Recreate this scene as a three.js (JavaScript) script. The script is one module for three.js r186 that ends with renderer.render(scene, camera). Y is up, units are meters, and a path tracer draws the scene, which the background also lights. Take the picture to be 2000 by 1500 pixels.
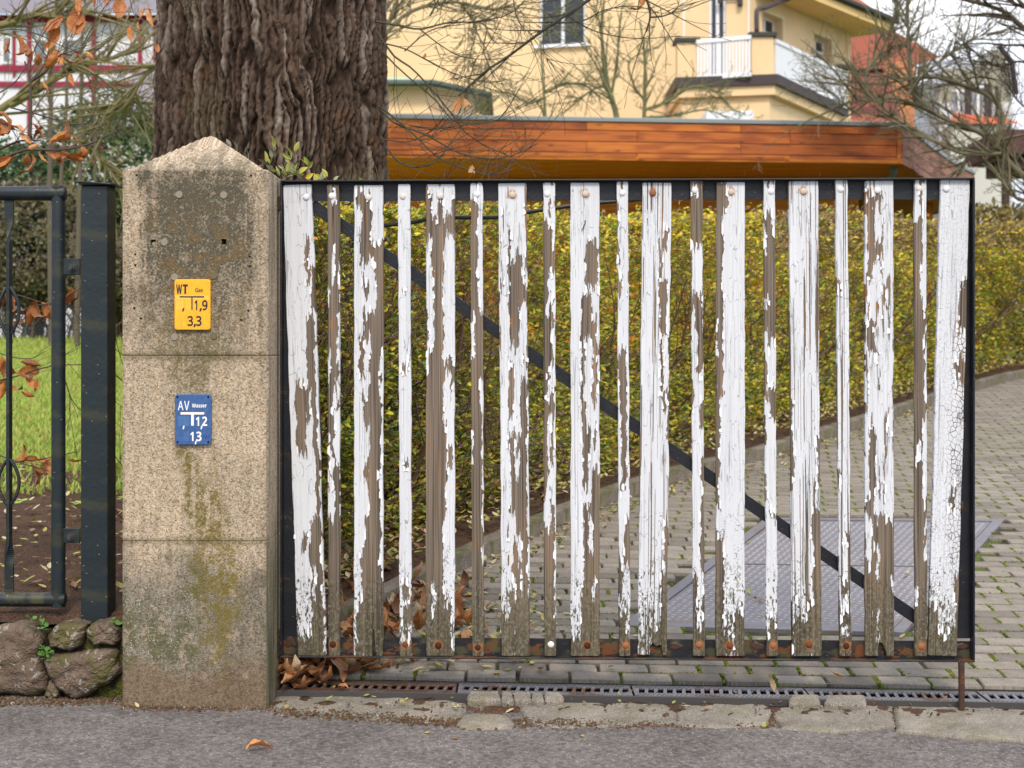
import * as THREE from 'three';
import { mergeGeometries, toCreasedNormals } from 'three/addons/utils/BufferGeometryUtils.js';
import { RoundedBoxGeometry } from 'three/addons/geometries/RoundedBoxGeometry.js';
import { Brush, Evaluator, SUBTRACTION } from 'three-bvh-csg';

// ---------------------------------------------------------------- camera, sky, sun, exposure
const EYE = 1.33, DIST = 5.3, FPX = 2600;
const scene = new THREE.Scene();
const camera = new THREE.PerspectiveCamera(2 * Math.atan(750 / FPX) * 180 / Math.PI, 4 / 3, 0.1, 900);
camera.position.set(0, EYE, DIST);
camera.lookAt(0, EYE, -10);
camera.setViewOffset(2000, 1500, 0, 60, 2000, 1500);
camera.focus = DIST + 0.1;
camera.userData.fStop = 3.8;

const renderer = new THREE.WebGLRenderer();
renderer.toneMapping = THREE.LinearToneMapping;
renderer.toneMappingExposure = 1.37;
renderer.shadowMap.enabled = true;

function mul32(a) { return function () { a |= 0; a = a + 0x6D2B79F5 | 0; let t = Math.imul(a ^ a >>> 15, 1 | a); t = t + Math.imul(t ^ t >>> 7, 61 | t) ^ t; return ((t ^ t >>> 14) >>> 0) / 4294967296; }; }
function hash2(x, y, s) { let h = Math.imul(x, 374761393) ^ Math.imul(y, 668265263) ^ Math.imul(s, 1442695041); h = Math.imul(h ^ h >>> 13, 1274126177); h = Math.imul(h ^ h >>> 15, 2246822519); return ((h ^ h >>> 16) >>> 0) / 4294967296; }
function vn(x, y, s = 0) {            // value noise 0..1
  const xi = Math.floor(x), yi = Math.floor(y); let fx = x - xi, fy = y - yi;
  fx = fx * fx * (3 - 2 * fx); fy = fy * fy * (3 - 2 * fy);
  const a = hash2(xi, yi, s), b = hash2(xi + 1, yi, s), c = hash2(xi, yi + 1, s), d = hash2(xi + 1, yi + 1, s);
  return a + (b - a) * fx + (c - a) * fy + (a - b - c + d) * fx * fy;
}
function fbm(x, y, s = 0, o = 4) { let v = 0, a = 0.5, t = 0; for (let i = 0; i < o; i++) { v += a * vn(x, y, s + i * 17); t += a; x *= 2.03; y *= 2.03; a *= 0.5; } return v / t; }
const clamp = (x, a = 0, b = 1) => Math.min(b, Math.max(a, x));
const sst = (a, b, x) => { const t = clamp((x - a) / (b - a)); return t * t * (3 - 2 * t); };
const mix = (a, b, t) => a + (b - a) * t;
const mix3 = (a, b, t) => [mix(a[0], b[0], t), mix(a[1], b[1], t), mix(a[2], b[2], t)];

{ // overcast sky: white cloud with a few thin bluish gaps
  const W = 512, H = 256, data = new Float32Array(W * H * 4);
  for (let y = 0; y < H; y++) for (let x = 0; x < W; x++) {
    const th = (y + 0.5) / H * Math.PI - Math.PI / 2, ph = x / W * 2 * Math.PI;      // row 0 is the bottom
    const cx = Math.cos(ph) * Math.cos(th), cz = Math.sin(ph) * Math.cos(th), cy = Math.sin(th);
    const n = fbm(cx * 3.1 + 11 + cy * 1.3, cz * 3.1 + 7 + cy * 2.1, 3, 5);
    const m = fbm(cx * 8 + 31 + cy * 5, cz * 8 + 17, 5, 4);
    const cl = sst(0.36, 0.66, n * 0.6 + m * 0.4);
    let c = mix3([0.66, 0.75, 0.95], [1.16, 1.17, 1.2], cl);
    const up = sst(-0.05, 0.5, cy);
    c = c.map((k) => k * mix(0.8, 1.2, up));
    if (cy < -0.02) c = [0.2, 0.19, 0.17];
    const i = (y * W + x) * 4; data[i] = c[0]; data[i + 1] = c[1]; data[i + 2] = c[2]; data[i + 3] = 1;
  }
  const t = new THREE.DataTexture(data, W, H, THREE.RGBAFormat, THREE.FloatType);
  t.mapping = THREE.EquirectangularReflectionMapping; t.magFilter = t.minFilter = THREE.LinearFilter; t.needsUpdate = true;
  scene.background = t; scene.environment = t;
}
const sun = new THREE.DirectionalLight(0xfff1dd, 1.9);
sun.position.set(0.6, 9.5, 8.5); sun.target.position.set(0, 0.8, 0);
sun.castShadow = true; sun.shadow.radius = 24; sun.shadow.mapSize.set(2048, 2048);
Object.assign(sun.shadow.camera, { left: -30, right: 30, top: 30, bottom: -30, near: 0.1, far: 120 });
scene.add(sun, sun.target);

// ---------------------------------------------------------------- helpers
const V3 = (x, y, z) => new THREE.Vector3(x, y, z);
const at = (px, py, d) => V3((px - 1000) * d / FPX, EYE - (py - 690) * d / FPX, DIST - d);   // survey of the photograph: a sight line and a distance give a place
const used = new Map();
function numbered(n) { const k = used.get(n) ?? 0; used.set(n, k + 1); return k ? n + '_' + String(k).padStart(3, '0') : n; }
function tag(o, label, category, group, kind) { if (label) o.userData.label = label; if (category) o.userData.category = category; if (group) o.userData.group = group; if (kind) o.userData.kind = kind; return o; }
function shade(o) { o.castShadow = o.receiveShadow = true; return o; }
function part(name, geo, m, parent, kind) { const o = shade(new THREE.Mesh(geo, m)); o.name = numbered(name); (parent ?? scene).add(o); if (kind) o.userData.kind = kind; return o; }
function thing(name, label, category, pos, group) { const g = new THREE.Group(); g.name = numbered(name); if (pos) g.position.set(...pos); scene.add(g); return tag(g, label, category, group); }
function structure(name, geo, m) { const o = part(name, geo, m); o.userData.kind = 'structure'; return o; }
function copies(name, geo, m, list, parent, colors) {      // uncountable stuff
  const im = shade(new THREE.InstancedMesh(geo, m, list.length)); list.forEach((k, i) => im.setMatrixAt(i, k)); if (colors) colors.forEach((c, i) => im.setColorAt(i, c));
  im.name = numbered(name); im.userData.kind = 'stuff'; (parent ?? scene).add(im); return im;
}
const lin = (r, g, b) => new THREE.Color().setRGB(r, g, b);
const Std = (o) => new THREE.MeshPhysicalMaterial({ specularIntensity: (o.roughness ?? 1) > 0.6 ? 0.3 : 0.8, ...o });
function mat(r, g, b, rough = 0.85, extra = {}) { return Std({ color: lin(r, g, b), roughness: rough, ...extra }); }
const enc = (v) => { v = clamp(v); return v <= 0.0031308 ? v * 12.92 : 1.055 * Math.pow(v, 1 / 2.4) - 0.055; };
function tex(W, H, fn, srgb = true, repeat = true) {      // fn(x, y) -> linear colour (or a number); row 0 is v = 0
  const data = new Uint8Array(W * H * 4);
  for (let y = 0, i = 0; y < H; y++) for (let x = 0; x < W; x++, i += 4) {
    const c = fn(x, y);
    if (typeof c === 'number') data[i] = data[i + 1] = data[i + 2] = clamp(c) * 255;
    else { data[i] = (srgb ? enc(c[0]) : clamp(c[0])) * 255; data[i + 1] = (srgb ? enc(c[1]) : clamp(c[1])) * 255; data[i + 2] = (srgb ? enc(c[2]) : clamp(c[2])) * 255; }
    data[i + 3] = 255;
  }
  const t = new THREE.DataTexture(data, W, H, THREE.RGBAFormat); t.magFilter = THREE.LinearFilter; t.minFilter = THREE.LinearMipmapLinearFilter;
  if (repeat) t.wrapS = t.wrapT = THREE.RepeatWrapping;
  if (srgb) t.colorSpace = THREE.SRGBColorSpace; t.needsUpdate = true; return t;
}
function loopNoise(x, y, N, f, s, o = 4) {                // tiling fbm, x and y in 0..N, f cells across
  let v = 0, a = 0.5, tt = 0;
  for (let k = 0; k < o; k++) {
    const X = x / N * f, Y = y / N * f, xi = Math.floor(X), yi = Math.floor(Y); let fx = X - xi, fy = Y - yi; fx = fx * fx * (3 - 2 * fx); fy = fy * fy * (3 - 2 * fy);
    const h = (i, j) => hash2(((i % f) + f) % f, ((j % f) + f) % f, s + k * 13);
    const p = h(xi, yi), q = h(xi + 1, yi), r = h(xi, yi + 1), w = h(xi + 1, yi + 1);
    v += a * (p + (q - p) * fx + (r - p) * fy + (p - q - r + w) * fx * fy); tt += a; a *= 0.55; f *= 2;
  }
  return v / tt;
}
class GB {                                                 // collects tubes and quads into one geometry
  constructor() { this.p = []; this.c = []; this.uv = []; this.i = []; this.n = 0; }
  v(x, y, z, c, u = 0, w = 0) { this.p.push(x, y, z); if (c) this.c.push(c[0], c[1], c[2]); this.uv.push(u, w); return this.n++; }
  tube(pts, rad, sides = 5, c) {
    let ref = V3(0.31, 0.87, 0.37), ring = [], len = 0; const m = pts.length;
    for (let k = 0; k < m; k++) {
      const t = V3().subVectors(pts[Math.min(m - 1, k + 1)], pts[Math.max(0, k - 1)]).normalize();
      const a = V3().crossVectors(t, ref); if (a.lengthSq() < 1e-6) a.crossVectors(t, V3(1, 0, 0)); a.normalize(); const b = V3().crossVectors(t, a); ref = V3().crossVectors(a, t);
      if (k) len += pts[k].distanceTo(pts[k - 1]);
      const row = []; for (let s = 0; s <= sides; s++) { const w = s / sides * Math.PI * 2, r = rad[k]; row.push(this.v(pts[k].x + (a.x * Math.cos(w) + b.x * Math.sin(w)) * r, pts[k].y + (a.y * Math.cos(w) + b.y * Math.sin(w)) * r, pts[k].z + (a.z * Math.cos(w) + b.z * Math.sin(w)) * r, c, s / sides * r * 6.3, len)); }
      if (k) for (let s = 0; s < sides; s++) this.i.push(ring[s], row[s], ring[s + 1], ring[s + 1], row[s], row[s + 1]);
      ring = row;
    }
    const e = this.v(pts[m - 1].x, pts[m - 1].y, pts[m - 1].z, c, 0, len); for (let s = 0; s < sides; s++) this.i.push(ring[s], e, ring[s + 1]);
    const f = this.v(pts[0].x, pts[0].y, pts[0].z, c); void f;
    return this;
  }
  quad(a, b, c, d, col) { const k = [a, b, c, d].map((q) => this.v(q.x, q.y, q.z, col)); this.i.push(k[0], k[1], k[2], k[0], k[2], k[3]); return this; }
  geo() {
    const g = new THREE.BufferGeometry(); g.setAttribute('position', new THREE.Float32BufferAttribute(this.p, 3)); g.setAttribute('uv', new THREE.Float32BufferAttribute(this.uv, 2));
    if (this.c.length) g.setAttribute('color', new THREE.Float32BufferAttribute(this.c, 3)); g.setIndex(this.i); g.computeVertexNormals(); return g;
  }
}
function smooth(pts, n) { return new THREE.CatmullRomCurve3(pts, false, 'centripetal').getPoints(n); }
function sweep(pts, r0, r1, n = 24, sides = 8) { const q = smooth(pts, n); return new GB().tube(q, q.map((_, i) => mix(r0, r1, i / n)), sides).geo(); }
function boxG(x0, x1, y0, y1, z0, z1, r = 0) {
  const g = r ? new RoundedBoxGeometry(x1 - x0, y1 - y0, z1 - z0, 2, r) : new THREE.BoxGeometry(x1 - x0, y1 - y0, z1 - z0);
  g.translate((x0 + x1) / 2, (y0 + y1) / 2, (z0 + z1) / 2); return g;
}
function worldUV(g, sx = 1, sy = 1) {                      // uv in metres by the dominant normal
  const p = g.attributes.position, n = g.attributes.normal, uv = new Float32Array(p.count * 2);
  for (let i = 0; i < p.count; i++) {
    const ax = Math.abs(n.getX(i)), ay = Math.abs(n.getY(i)), az = Math.abs(n.getZ(i)); let u, v;
    if (ay > ax && ay > az) { u = p.getX(i); v = p.getZ(i); } else if (ax > az) { u = p.getZ(i); v = p.getY(i); } else { u = p.getX(i); v = p.getY(i); }
    uv[i * 2] = u * sx; uv[i * 2 + 1] = v * sy;
  }
  g.setAttribute('uv', new THREE.BufferAttribute(uv, 2)); return g;
}
const join = (list) => mergeGeometries(list.map((g) => { const k = g.index ? g.toNonIndexed() : g; for (const n of Object.keys(k.attributes)) if (!['position', 'normal', 'uv'].includes(n)) k.deleteAttribute(n); return k; }));
function blob(outline, bulge, back, seed, rough = 0.012, rings = 9, N = 56, flat = 5, straight = 0) {      // a stone: outline in its own plane (x, y), face towards +z
  const crv = new THREE.CatmullRomCurve3(outline.map(([x, y]) => V3(x, y, 0)), true, 'centripetal').getPoints(N).slice(0, N);
  if (straight) {      // straight broken edges with slightly worn corners
    const per = outline.map((p, i) => Math.hypot(outline[(i + 1) % outline.length][0] - p[0], outline[(i + 1) % outline.length][1] - p[1])), tot = per.reduce((q, w) => q + w, 0);
    for (let j = 0; j < N; j++) { let s = j / N * tot, i = 0; while (s > per[i] && i < per.length - 1) s -= per[i++]; const p = outline[i], q = outline[(i + 1) % outline.length], t = s / per[i], x = mix(p[0], q[0], t), y = mix(p[1], q[1], t); crv[j].set(mix(crv[j].x, x, 0) * 0 + x + (fbm(x * 30, y * 30, seed + 3, 3) - 0.5) * straight, y + (fbm(x * 30 + 9, y * 30, seed + 4, 3) - 0.5) * straight, 0); }
  }
  const cx = crv.reduce((a, p) => a + p.x, 0) / N, cy = crv.reduce((a, p) => a + p.y, 0) / N, g = new GB();
  const row = [];
  for (let k = 0; k <= rings + 2; k++) {
    row.push([]);
    for (let j = 0; j <= N; j++) {
      const q = crv[j % N], t = k <= rings ? k / rings : 1, e = k <= rings ? 1 : k === rings + 1 ? 0.985 : 0.9;
      let x = cx + (q.x - cx) * t * e, y = cy + (q.y - cy) * t * e;
      let z = k <= rings ? bulge * Math.pow(1 - Math.pow(t, flat), 0.6) : k === rings + 1 ? -back * 0.5 : -back;
      const nz = (fbm(x * 14 + seed * 3.1, y * 14 + seed, seed, 4) - 0.5) * 2 * rough + (fbm(x * 60, y * 60 + seed, seed + 5, 2) - 0.5) * rough * 0.7;
      z += nz; const m = 1 + (fbm(x * 9 + seed, y * 9, seed + 9, 3) - 0.5) * (straight ? 0.012 : 0.06) * t; x = cx + (x - cx) * m; y = cy + (y - cy) * m;
      row[k].push(g.v(x, y, z, null, x, y - (k > rings ? z : 0)));
    }
    if (k) for (let j = 0; j < N; j++) g.i.push(row[k - 1][j], row[k][j], row[k - 1][j + 1], row[k - 1][j + 1], row[k][j], row[k][j + 1]);
  }
  return g.geo();
}
function leafG(L, Wd, curl, fold, ripple, seed, nu = 7) {  // a leaf along +y from its stalk, face +z
  const g = new GB(), R = mul32(seed), tw = (R() - 0.5) * 0.9; let rows = [], y = 0, z = 0, ang = -curl * 0.2;
  for (let k = 0; k <= nu; k++) {
    const t = k / nu, w = Wd * Math.pow(Math.sin(Math.PI * Math.pow(clamp(t, 0.015, 0.985), 0.85)), 0.85); const row = [];
    for (const s of [-1, -0.5, 0, 0.5, 1]) {
      const up = Math.abs(s) * w * fold + ripple * Math.sin(t * 17 + seed + s * 2) * Math.abs(s), a = ang + tw * s * 0.3;
      row.push(g.v(s * w * Math.cos(fold * 0.7), y - Math.sin(a) * up, z + Math.cos(a) * up, null, s * 0.5 + 0.5, t));
    }
    if (k) for (let j = 0; j < 4; j++) g.i.push(rows[j], rows[j + 1], row[j], rows[j + 1], row[j + 1], row[j]);
    rows = row; ang += curl / nu * (0.5 + R()); y += Math.cos(ang) * L / nu; z += Math.sin(ang) * L / nu;
  }
  return g.geo();
}
const M4 = (p, e, s) => new THREE.Matrix4().compose(p, new THREE.Quaternion().setFromEuler(e), typeof s === 'number' ? V3(s, s, s) : s);
const Eu = (x, y, z) => new THREE.Euler(x, y, z, 'YXZ');
function lookM(p, dir, roll, s) {                         // +y along dir
  const q = new THREE.Quaternion().setFromUnitVectors(V3(0, 1, 0), dir.clone().normalize()), r = new THREE.Quaternion().setFromAxisAngle(V3(0, 1, 0), roll);
  return new THREE.Matrix4().compose(p, q.multiply(r), V3(s, s, s));
}
function twigs(gb, p, dir, len, r, level, R, o) {          // a branch and what grows on it
  const n = Math.max(3, Math.round(len / (o.step ?? 0.25))), pts = [p.clone()], rad = [r], d = dir.clone().normalize();
  for (let k = 1; k <= n; k++) {
    d.x += (R() - 0.5) * o.bend; d.y += (R() - 0.5) * o.bend + (o.lift ?? 0) * (k / n); d.z += (R() - 0.5) * o.bend; d.normalize();
    pts.push(pts[k - 1].clone().addScaledVector(d, len / n)); rad.push(Math.max(o.min ?? 0.003, r * (1 - 0.75 * k / n)));
    if (o.ends && level === 0) o.ends.push([pts[k].clone(), d.clone()]);
  }
  gb.tube(pts, rad, r > 0.03 ? 7 : r > 0.01 ? 5 : 3, o.col ? o.col(level, R) : undefined);
  if (level > 0) for (let k = 1; k <= n; k++) for (let j = 0; j < o.per; j++) if (R() < o.chance) {
    const t = k / n, q = d.clone(); const loc = pts[k].clone().sub(pts[k - 1]).normalize(); q.copy(loc);
    const side = V3(R() - 0.5, (R() - 0.5) * (o.flat ?? 1) + (o.up ?? 0.1), (R() - 0.5) * (o.deep ?? 1)); side.addScaledVector(loc, -side.dot(loc)).normalize();
    const an = 0.5 + R() * 0.7; q.multiplyScalar(Math.cos(an)).addScaledVector(side, Math.sin(an));
    twigs(gb, pts[k - 1].clone().lerp(pts[k], R()), q, len * (0.35 + 0.35 * R()) * (1 - 0.35 * t), rad[k] * 0.62, level - 1, R, o);
  }
}
// height of the ground: the drive climbs away from the street, the garden lies higher behind its wall
const climb = (s, k) => s < 0 ? 0 : s < 12 ? k * s : k * 12 + (k * 0.35) * (s - 12);
const driveY = (x, z) => z > 0 ? -0.0165 * (x + 0.9) - 0.02 * z : climb(-z, 0.09) - 0.0165 * (x + 0.9) * Math.exp(z / 3);
const gardenY = (x, z) => 0.27 + (z > 0 ? 0 : -z < 22 ? -0.06 * z : 1.32 + 0.02 * (-z - 22));
const roadY = (x, z) => -0.035 - 0.022 * (x + 0.9) * sst(-3, 0, x + 2) - 0.01 * (z - 0.2);
const KERB = [[-0.78, 6.1], [-0.64, 6.4], [-0.3, 7.18], [0.86, 9.32], [1.97, 10.7], [3.7, 13.1], [5.2, 15.2], [6.4, 16.7], [7.6, 17.6], [10, 18.2]].map(([x, d]) => V3(x, 0, DIST - d));
const kerbCurve = new THREE.CatmullRomCurve3(KERB, false, 'centripetal'), kerbPts = kerbCurve.getSpacedPoints(400);
function kerbX(z) { if (z > kerbPts[0].z) return -0.93; for (let i = 1; i < kerbPts.length; i++) if (kerbPts[i].z <= z) return mix(kerbPts[i - 1].x, kerbPts[i].x, (kerbPts[i - 1].z - z) / Math.max(1e-6, kerbPts[i - 1].z - kerbPts[i].z)); return 30; }
function sheet(x0, x1, z0, z1, nx, nz, h, keep) {          // a ground sheet following a height, uv in metres
  const g = new GB(), id = [];
  for (let j = 0; j <= nz; j++) for (let i = 0; i <= nx; i++) { const x = mix(x0, x1, i / nx), z = mix(z0, z1, j / nz); id.push(g.v(x, h(x, z), z, null, x, -z)); }
  for (let j = 0; j < nz; j++) for (let i = 0; i < nx; i++) { const a = j * (nx + 1) + i, x = mix(x0, x1, (i + 0.5) / nx), z = mix(z0, z1, (j + 0.5) / nz); if (keep && !keep(x, z)) continue; g.i.push(id[a], id[a + 1], id[a + nx + 1], id[a + 1], id[a + nx + 2], id[a + nx + 1]); }
  const out = g.geo(), nn = out.attributes.normal; if (nn.getY(0) < 0) { const ix = out.index.array; for (let k = 0; k < ix.length; k += 3) { const t = ix[k]; ix[k] = ix[k + 1]; ix[k + 1] = t; } out.computeVertexNormals(); } return out;
}
// ---------------------------------------------------------------- ground, road, drive, garden
const asphaltT = tex(1024, 1024, (x, y) => {
  const n = loopNoise(x, y, 1024, 6, 1, 5), s = hash2(x >> 1, y >> 1, 3), c = hash2(x >> 2, y >> 2, 9), st = loopNoise(x, y, 1024, 90, 21, 2);
  let k = mix(0.1, 0.165, n) * (0.5 + 1.0 * st) * (0.8 + 0.4 * s); k *= 0.92; let r = k * 1.17, g = k * 1.06, b = k * 1.0;
  if (c > 0.95) { r *= 2.1; g *= 2.0; b *= 1.9; } if (c < 0.02) { r *= 1.5; g *= 1.1; b *= 0.8; }
  return [r, g, b];
});
const asphaltB = tex(1024, 1024, (x, y) => 0.55 * loopNoise(x, y, 1024, 110, 21, 3) + 0.3 * hash2(x >> 2, y >> 2, 9) + 0.15 * hash2(x >> 1, y >> 1, 4), false);
asphaltT.repeat.set(0.8, 0.8); asphaltB.repeat.set(0.8, 0.8);
structure('road', sheet(-14, 14, 0.05, 11, 160, 80, (x, z) => roadY(x, z) + (fbm(x * 3, z * 3, 8, 3) - 0.5) * 0.012), Std({ map: asphaltT, bumpMap: asphaltB, bumpScale: 0.006, roughness: 0.93 }));
// terrain under everything, out to the horizon
{
  const g = new THREE.PlaneGeometry(1, 1, 120, 120), p = g.attributes.position, uv = g.attributes.uv;
  for (let i = 0; i < p.count; i++) {
    const u = p.getX(i) * 2, v = p.getY(i) * 2, x = Math.sign(u) * (Math.abs(u) * 20 + Math.pow(Math.abs(u), 4) * 500), z = -Math.sign(v) * (Math.abs(v) * 20 + Math.pow(Math.abs(v), 4) * 500);
    const front = sst(0.3, 1.5, z + 0.6), s = Math.max(0, -z), right = sst(-0.5, 0.5, x - kerbX(z) - 0.2);
    const y = mix(mix(gardenY(x, z), driveY(x, Math.max(z, -40)), right) - 0.12 - 0.5 * sst(-3.5, -1.5, z), roadY(x, 0.5) - 0.6, front) + 0.6 * Math.sin(x * 0.04) * sst(30, 120, s);
    p.setXYZ(i, x, Math.min(y, 6), z); uv.setXY(i, x, z);
  }
  g.computeVertexNormals();
  const t = tex(512, 512, (x, y) => { const n = loopNoise(x, y, 512, 8, 4, 5); return [mix(0.05, 0.1, n), mix(0.075, 0.13, n), mix(0.025, 0.04, n)]; }); t.repeat.set(0.5, 0.5);
  structure('ground', g, Std({ map: t, roughness: 1, side: THREE.DoubleSide }));
}
// ---- garden: lawn, soil bed
const inGarden = (x, z) => x < Math.min(kerbX(z) - 1.5, -1.1);
const lawnT = tex(512, 512, (x, y) => { const n = loopNoise(x, y, 512, 10, 5, 5), m = loopNoise(x, y, 512, 60, 15, 2); return [mix(0.2, 0.4, n * 0.6 + m * 0.4), mix(0.34, 0.55, n * 0.5 + m * 0.5), 0.06]; }); lawnT.repeat.set(0.6, 0.6);
structure('lawn', sheet(-16, 3, -2.6, -30, 76, 110, (x, z) => gardenY(x, z) + 0.015 * fbm(x * 2, z * 2, 3, 3), inGarden), Std({ map: lawnT, roughness: 1 }));
const soilT = tex(1024, 1024, (x, y) => { const n = loopNoise(x, y, 1024, 7, 6, 6), c = hash2(x >> 2, y >> 2, 8), f = loopNoise(x, y, 1024, 140, 3, 2); const k = (0.55 + 0.9 * n) * (0.6 + 0.8 * f); let r = 0.085 * k, g = 0.05 * k, b = 0.032 * k; if (c > 0.985) { r *= 2.2; g *= 2.1; b *= 1.7; } return [r, g, b]; });
const soilB = tex(1024, 1024, (x, y) => 0.5 * loopNoise(x, y, 1024, 24, 6, 5) + 0.5 * loopNoise(x, y, 1024, 140, 3, 2), false);
const soilM = Std({ map: soilT, bumpMap: soilB, bumpScale: 0.02, roughness: 1 });
structure('soil_bed', sheet(-6, 0.8, 0.09, -4.5, 170, 120, (x, z) => gardenY(x, z) + 0.012 + 0.05 * (fbm(x * 6, z * 6, 4, 5) - 0.4) + (z > 0 ? -0.02 : 0), (x, z) => (x < kerbX(z) - 0.85 || (z > -0.75 && x < -1.2)) && (z > -0.5 ? x < -0.96 : true) && z > -4.1 + (fbm(x * 4, z * 4, 2, 4) - 0.5) * 2.6), soilM);
{ // planted strip between the kerb and the hedge
  const g = new GB(), N = 160; let rows = [];
  for (let i = 0; i <= N; i++) {
    const p = kerbCurve.getPointAt(i / N * 0.97), t = kerbCurve.getTangentAt(i / N * 0.97), nx = t.z, nz = -t.x, row = [];   // nx,nz points to the left (garden) side
    for (let j = 0; j <= 7; j++) { const o = 0.05 + j / 7 * 1.15, x = p.x + nx * o, z = p.z + nz * o; const y = mix(driveY(p.x, p.z) + 0.085, Math.max(driveY(p.x, p.z) + 0.16, gardenY(x, z) + 0.02), sst(0.1, 1.1, o)) + 0.05 * (fbm(x * 7, z * 7, 12, 4) - 0.5); row.push(g.v(x, y, z, null, x, z)); }
    if (i) for (let j = 0; j < 7; j++) g.i.push(rows[j], rows[j + 1], row[j], rows[j + 1], row[j + 1], row[j]);
    rows = row;
  }
  const G = g.geo(); if (G.attributes.normal.getY(20) < 0) { const ix = G.index.array; for (let k = 0; k < ix.length; k += 3) { const q = ix[k]; ix[k] = ix[k + 1]; ix[k + 1] = q; } G.computeVertexNormals(); }
  structure('hedge_bed', G, soilM);
}
{ // grass blades on the lawn
  const R = mul32(77), list = [], cols = [], b = new GB();
  const a0 = b.v(-0.012, 0, 0), a1 = b.v(0.012, 0, 0), a2 = b.v(-0.008, 0.05, 0.012), a3 = b.v(0.008, 0.05, 0.012), a4 = b.v(0, 0.09, 0.04); b.i.push(a0, a1, a2, a1, a3, a2, a2, a3, a4);
  for (let k = 0; k < 60000; k++) {
    const d = 8.2 + 18.7 * Math.pow(R(), 1.6), px = -60 + R() * 420, x = (px - 1000) * d / FPX, z = DIST - d; if (z > -4.1 + (fbm(x * 4, z * 4, 2, 4) - 0.5) * 2.6 && R() < 0.93) continue;
    list.push(M4(V3(x, gardenY(x, z), z), Eu((R() - 0.5) * 0.5, R() * 6.3, 0), (0.5 + 0.8 * R()) * (0.7 + d * 0.02))); const q = R(); cols.push(lin(0.27 + 0.2 * q, 0.36 + 0.15 * R(), 0.05 + 0.06 * q));
  }
  tag(copies('lawn_grass', b.geo(), new THREE.MeshPhysicalMaterial({ roughness: 0.9, side: THREE.DoubleSide, transmission: 0.3 }), list, null, cols), 'bright green short grass blades growing on the garden lawn', 'grass');
}
// ---- drive: joints, paving stones
const jointT = tex(512, 512, (x, y) => { const n = loopNoise(x, y, 512, 14, 9, 4), m = loopNoise(x, y, 512, 9, 19, 3), k = 0.6 + 0.8 * loopNoise(x, y, 512, 120, 2, 2); const g = sst(0.45, 0.62, m); return mix3([0.05 * k, 0.042 * k, 0.034 * k], [0.09 * k, 0.12 * k, 0.02 * k], g * (0.5 + 0.5 * n)); }); jointT.repeat.set(0.9, 0.9);
const drive = structure('driveway', sheet(-0.93, 14, -0.143, -19, 150, 190, (x, z) => driveY(x, z) - 0.016 + (fbm(x * 20, z * 20, 6, 2) - 0.5) * 0.006, (x, z) => x > kerbX(z) - 0.12), Std({ map: jointT, roughness: 1 }));
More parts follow.
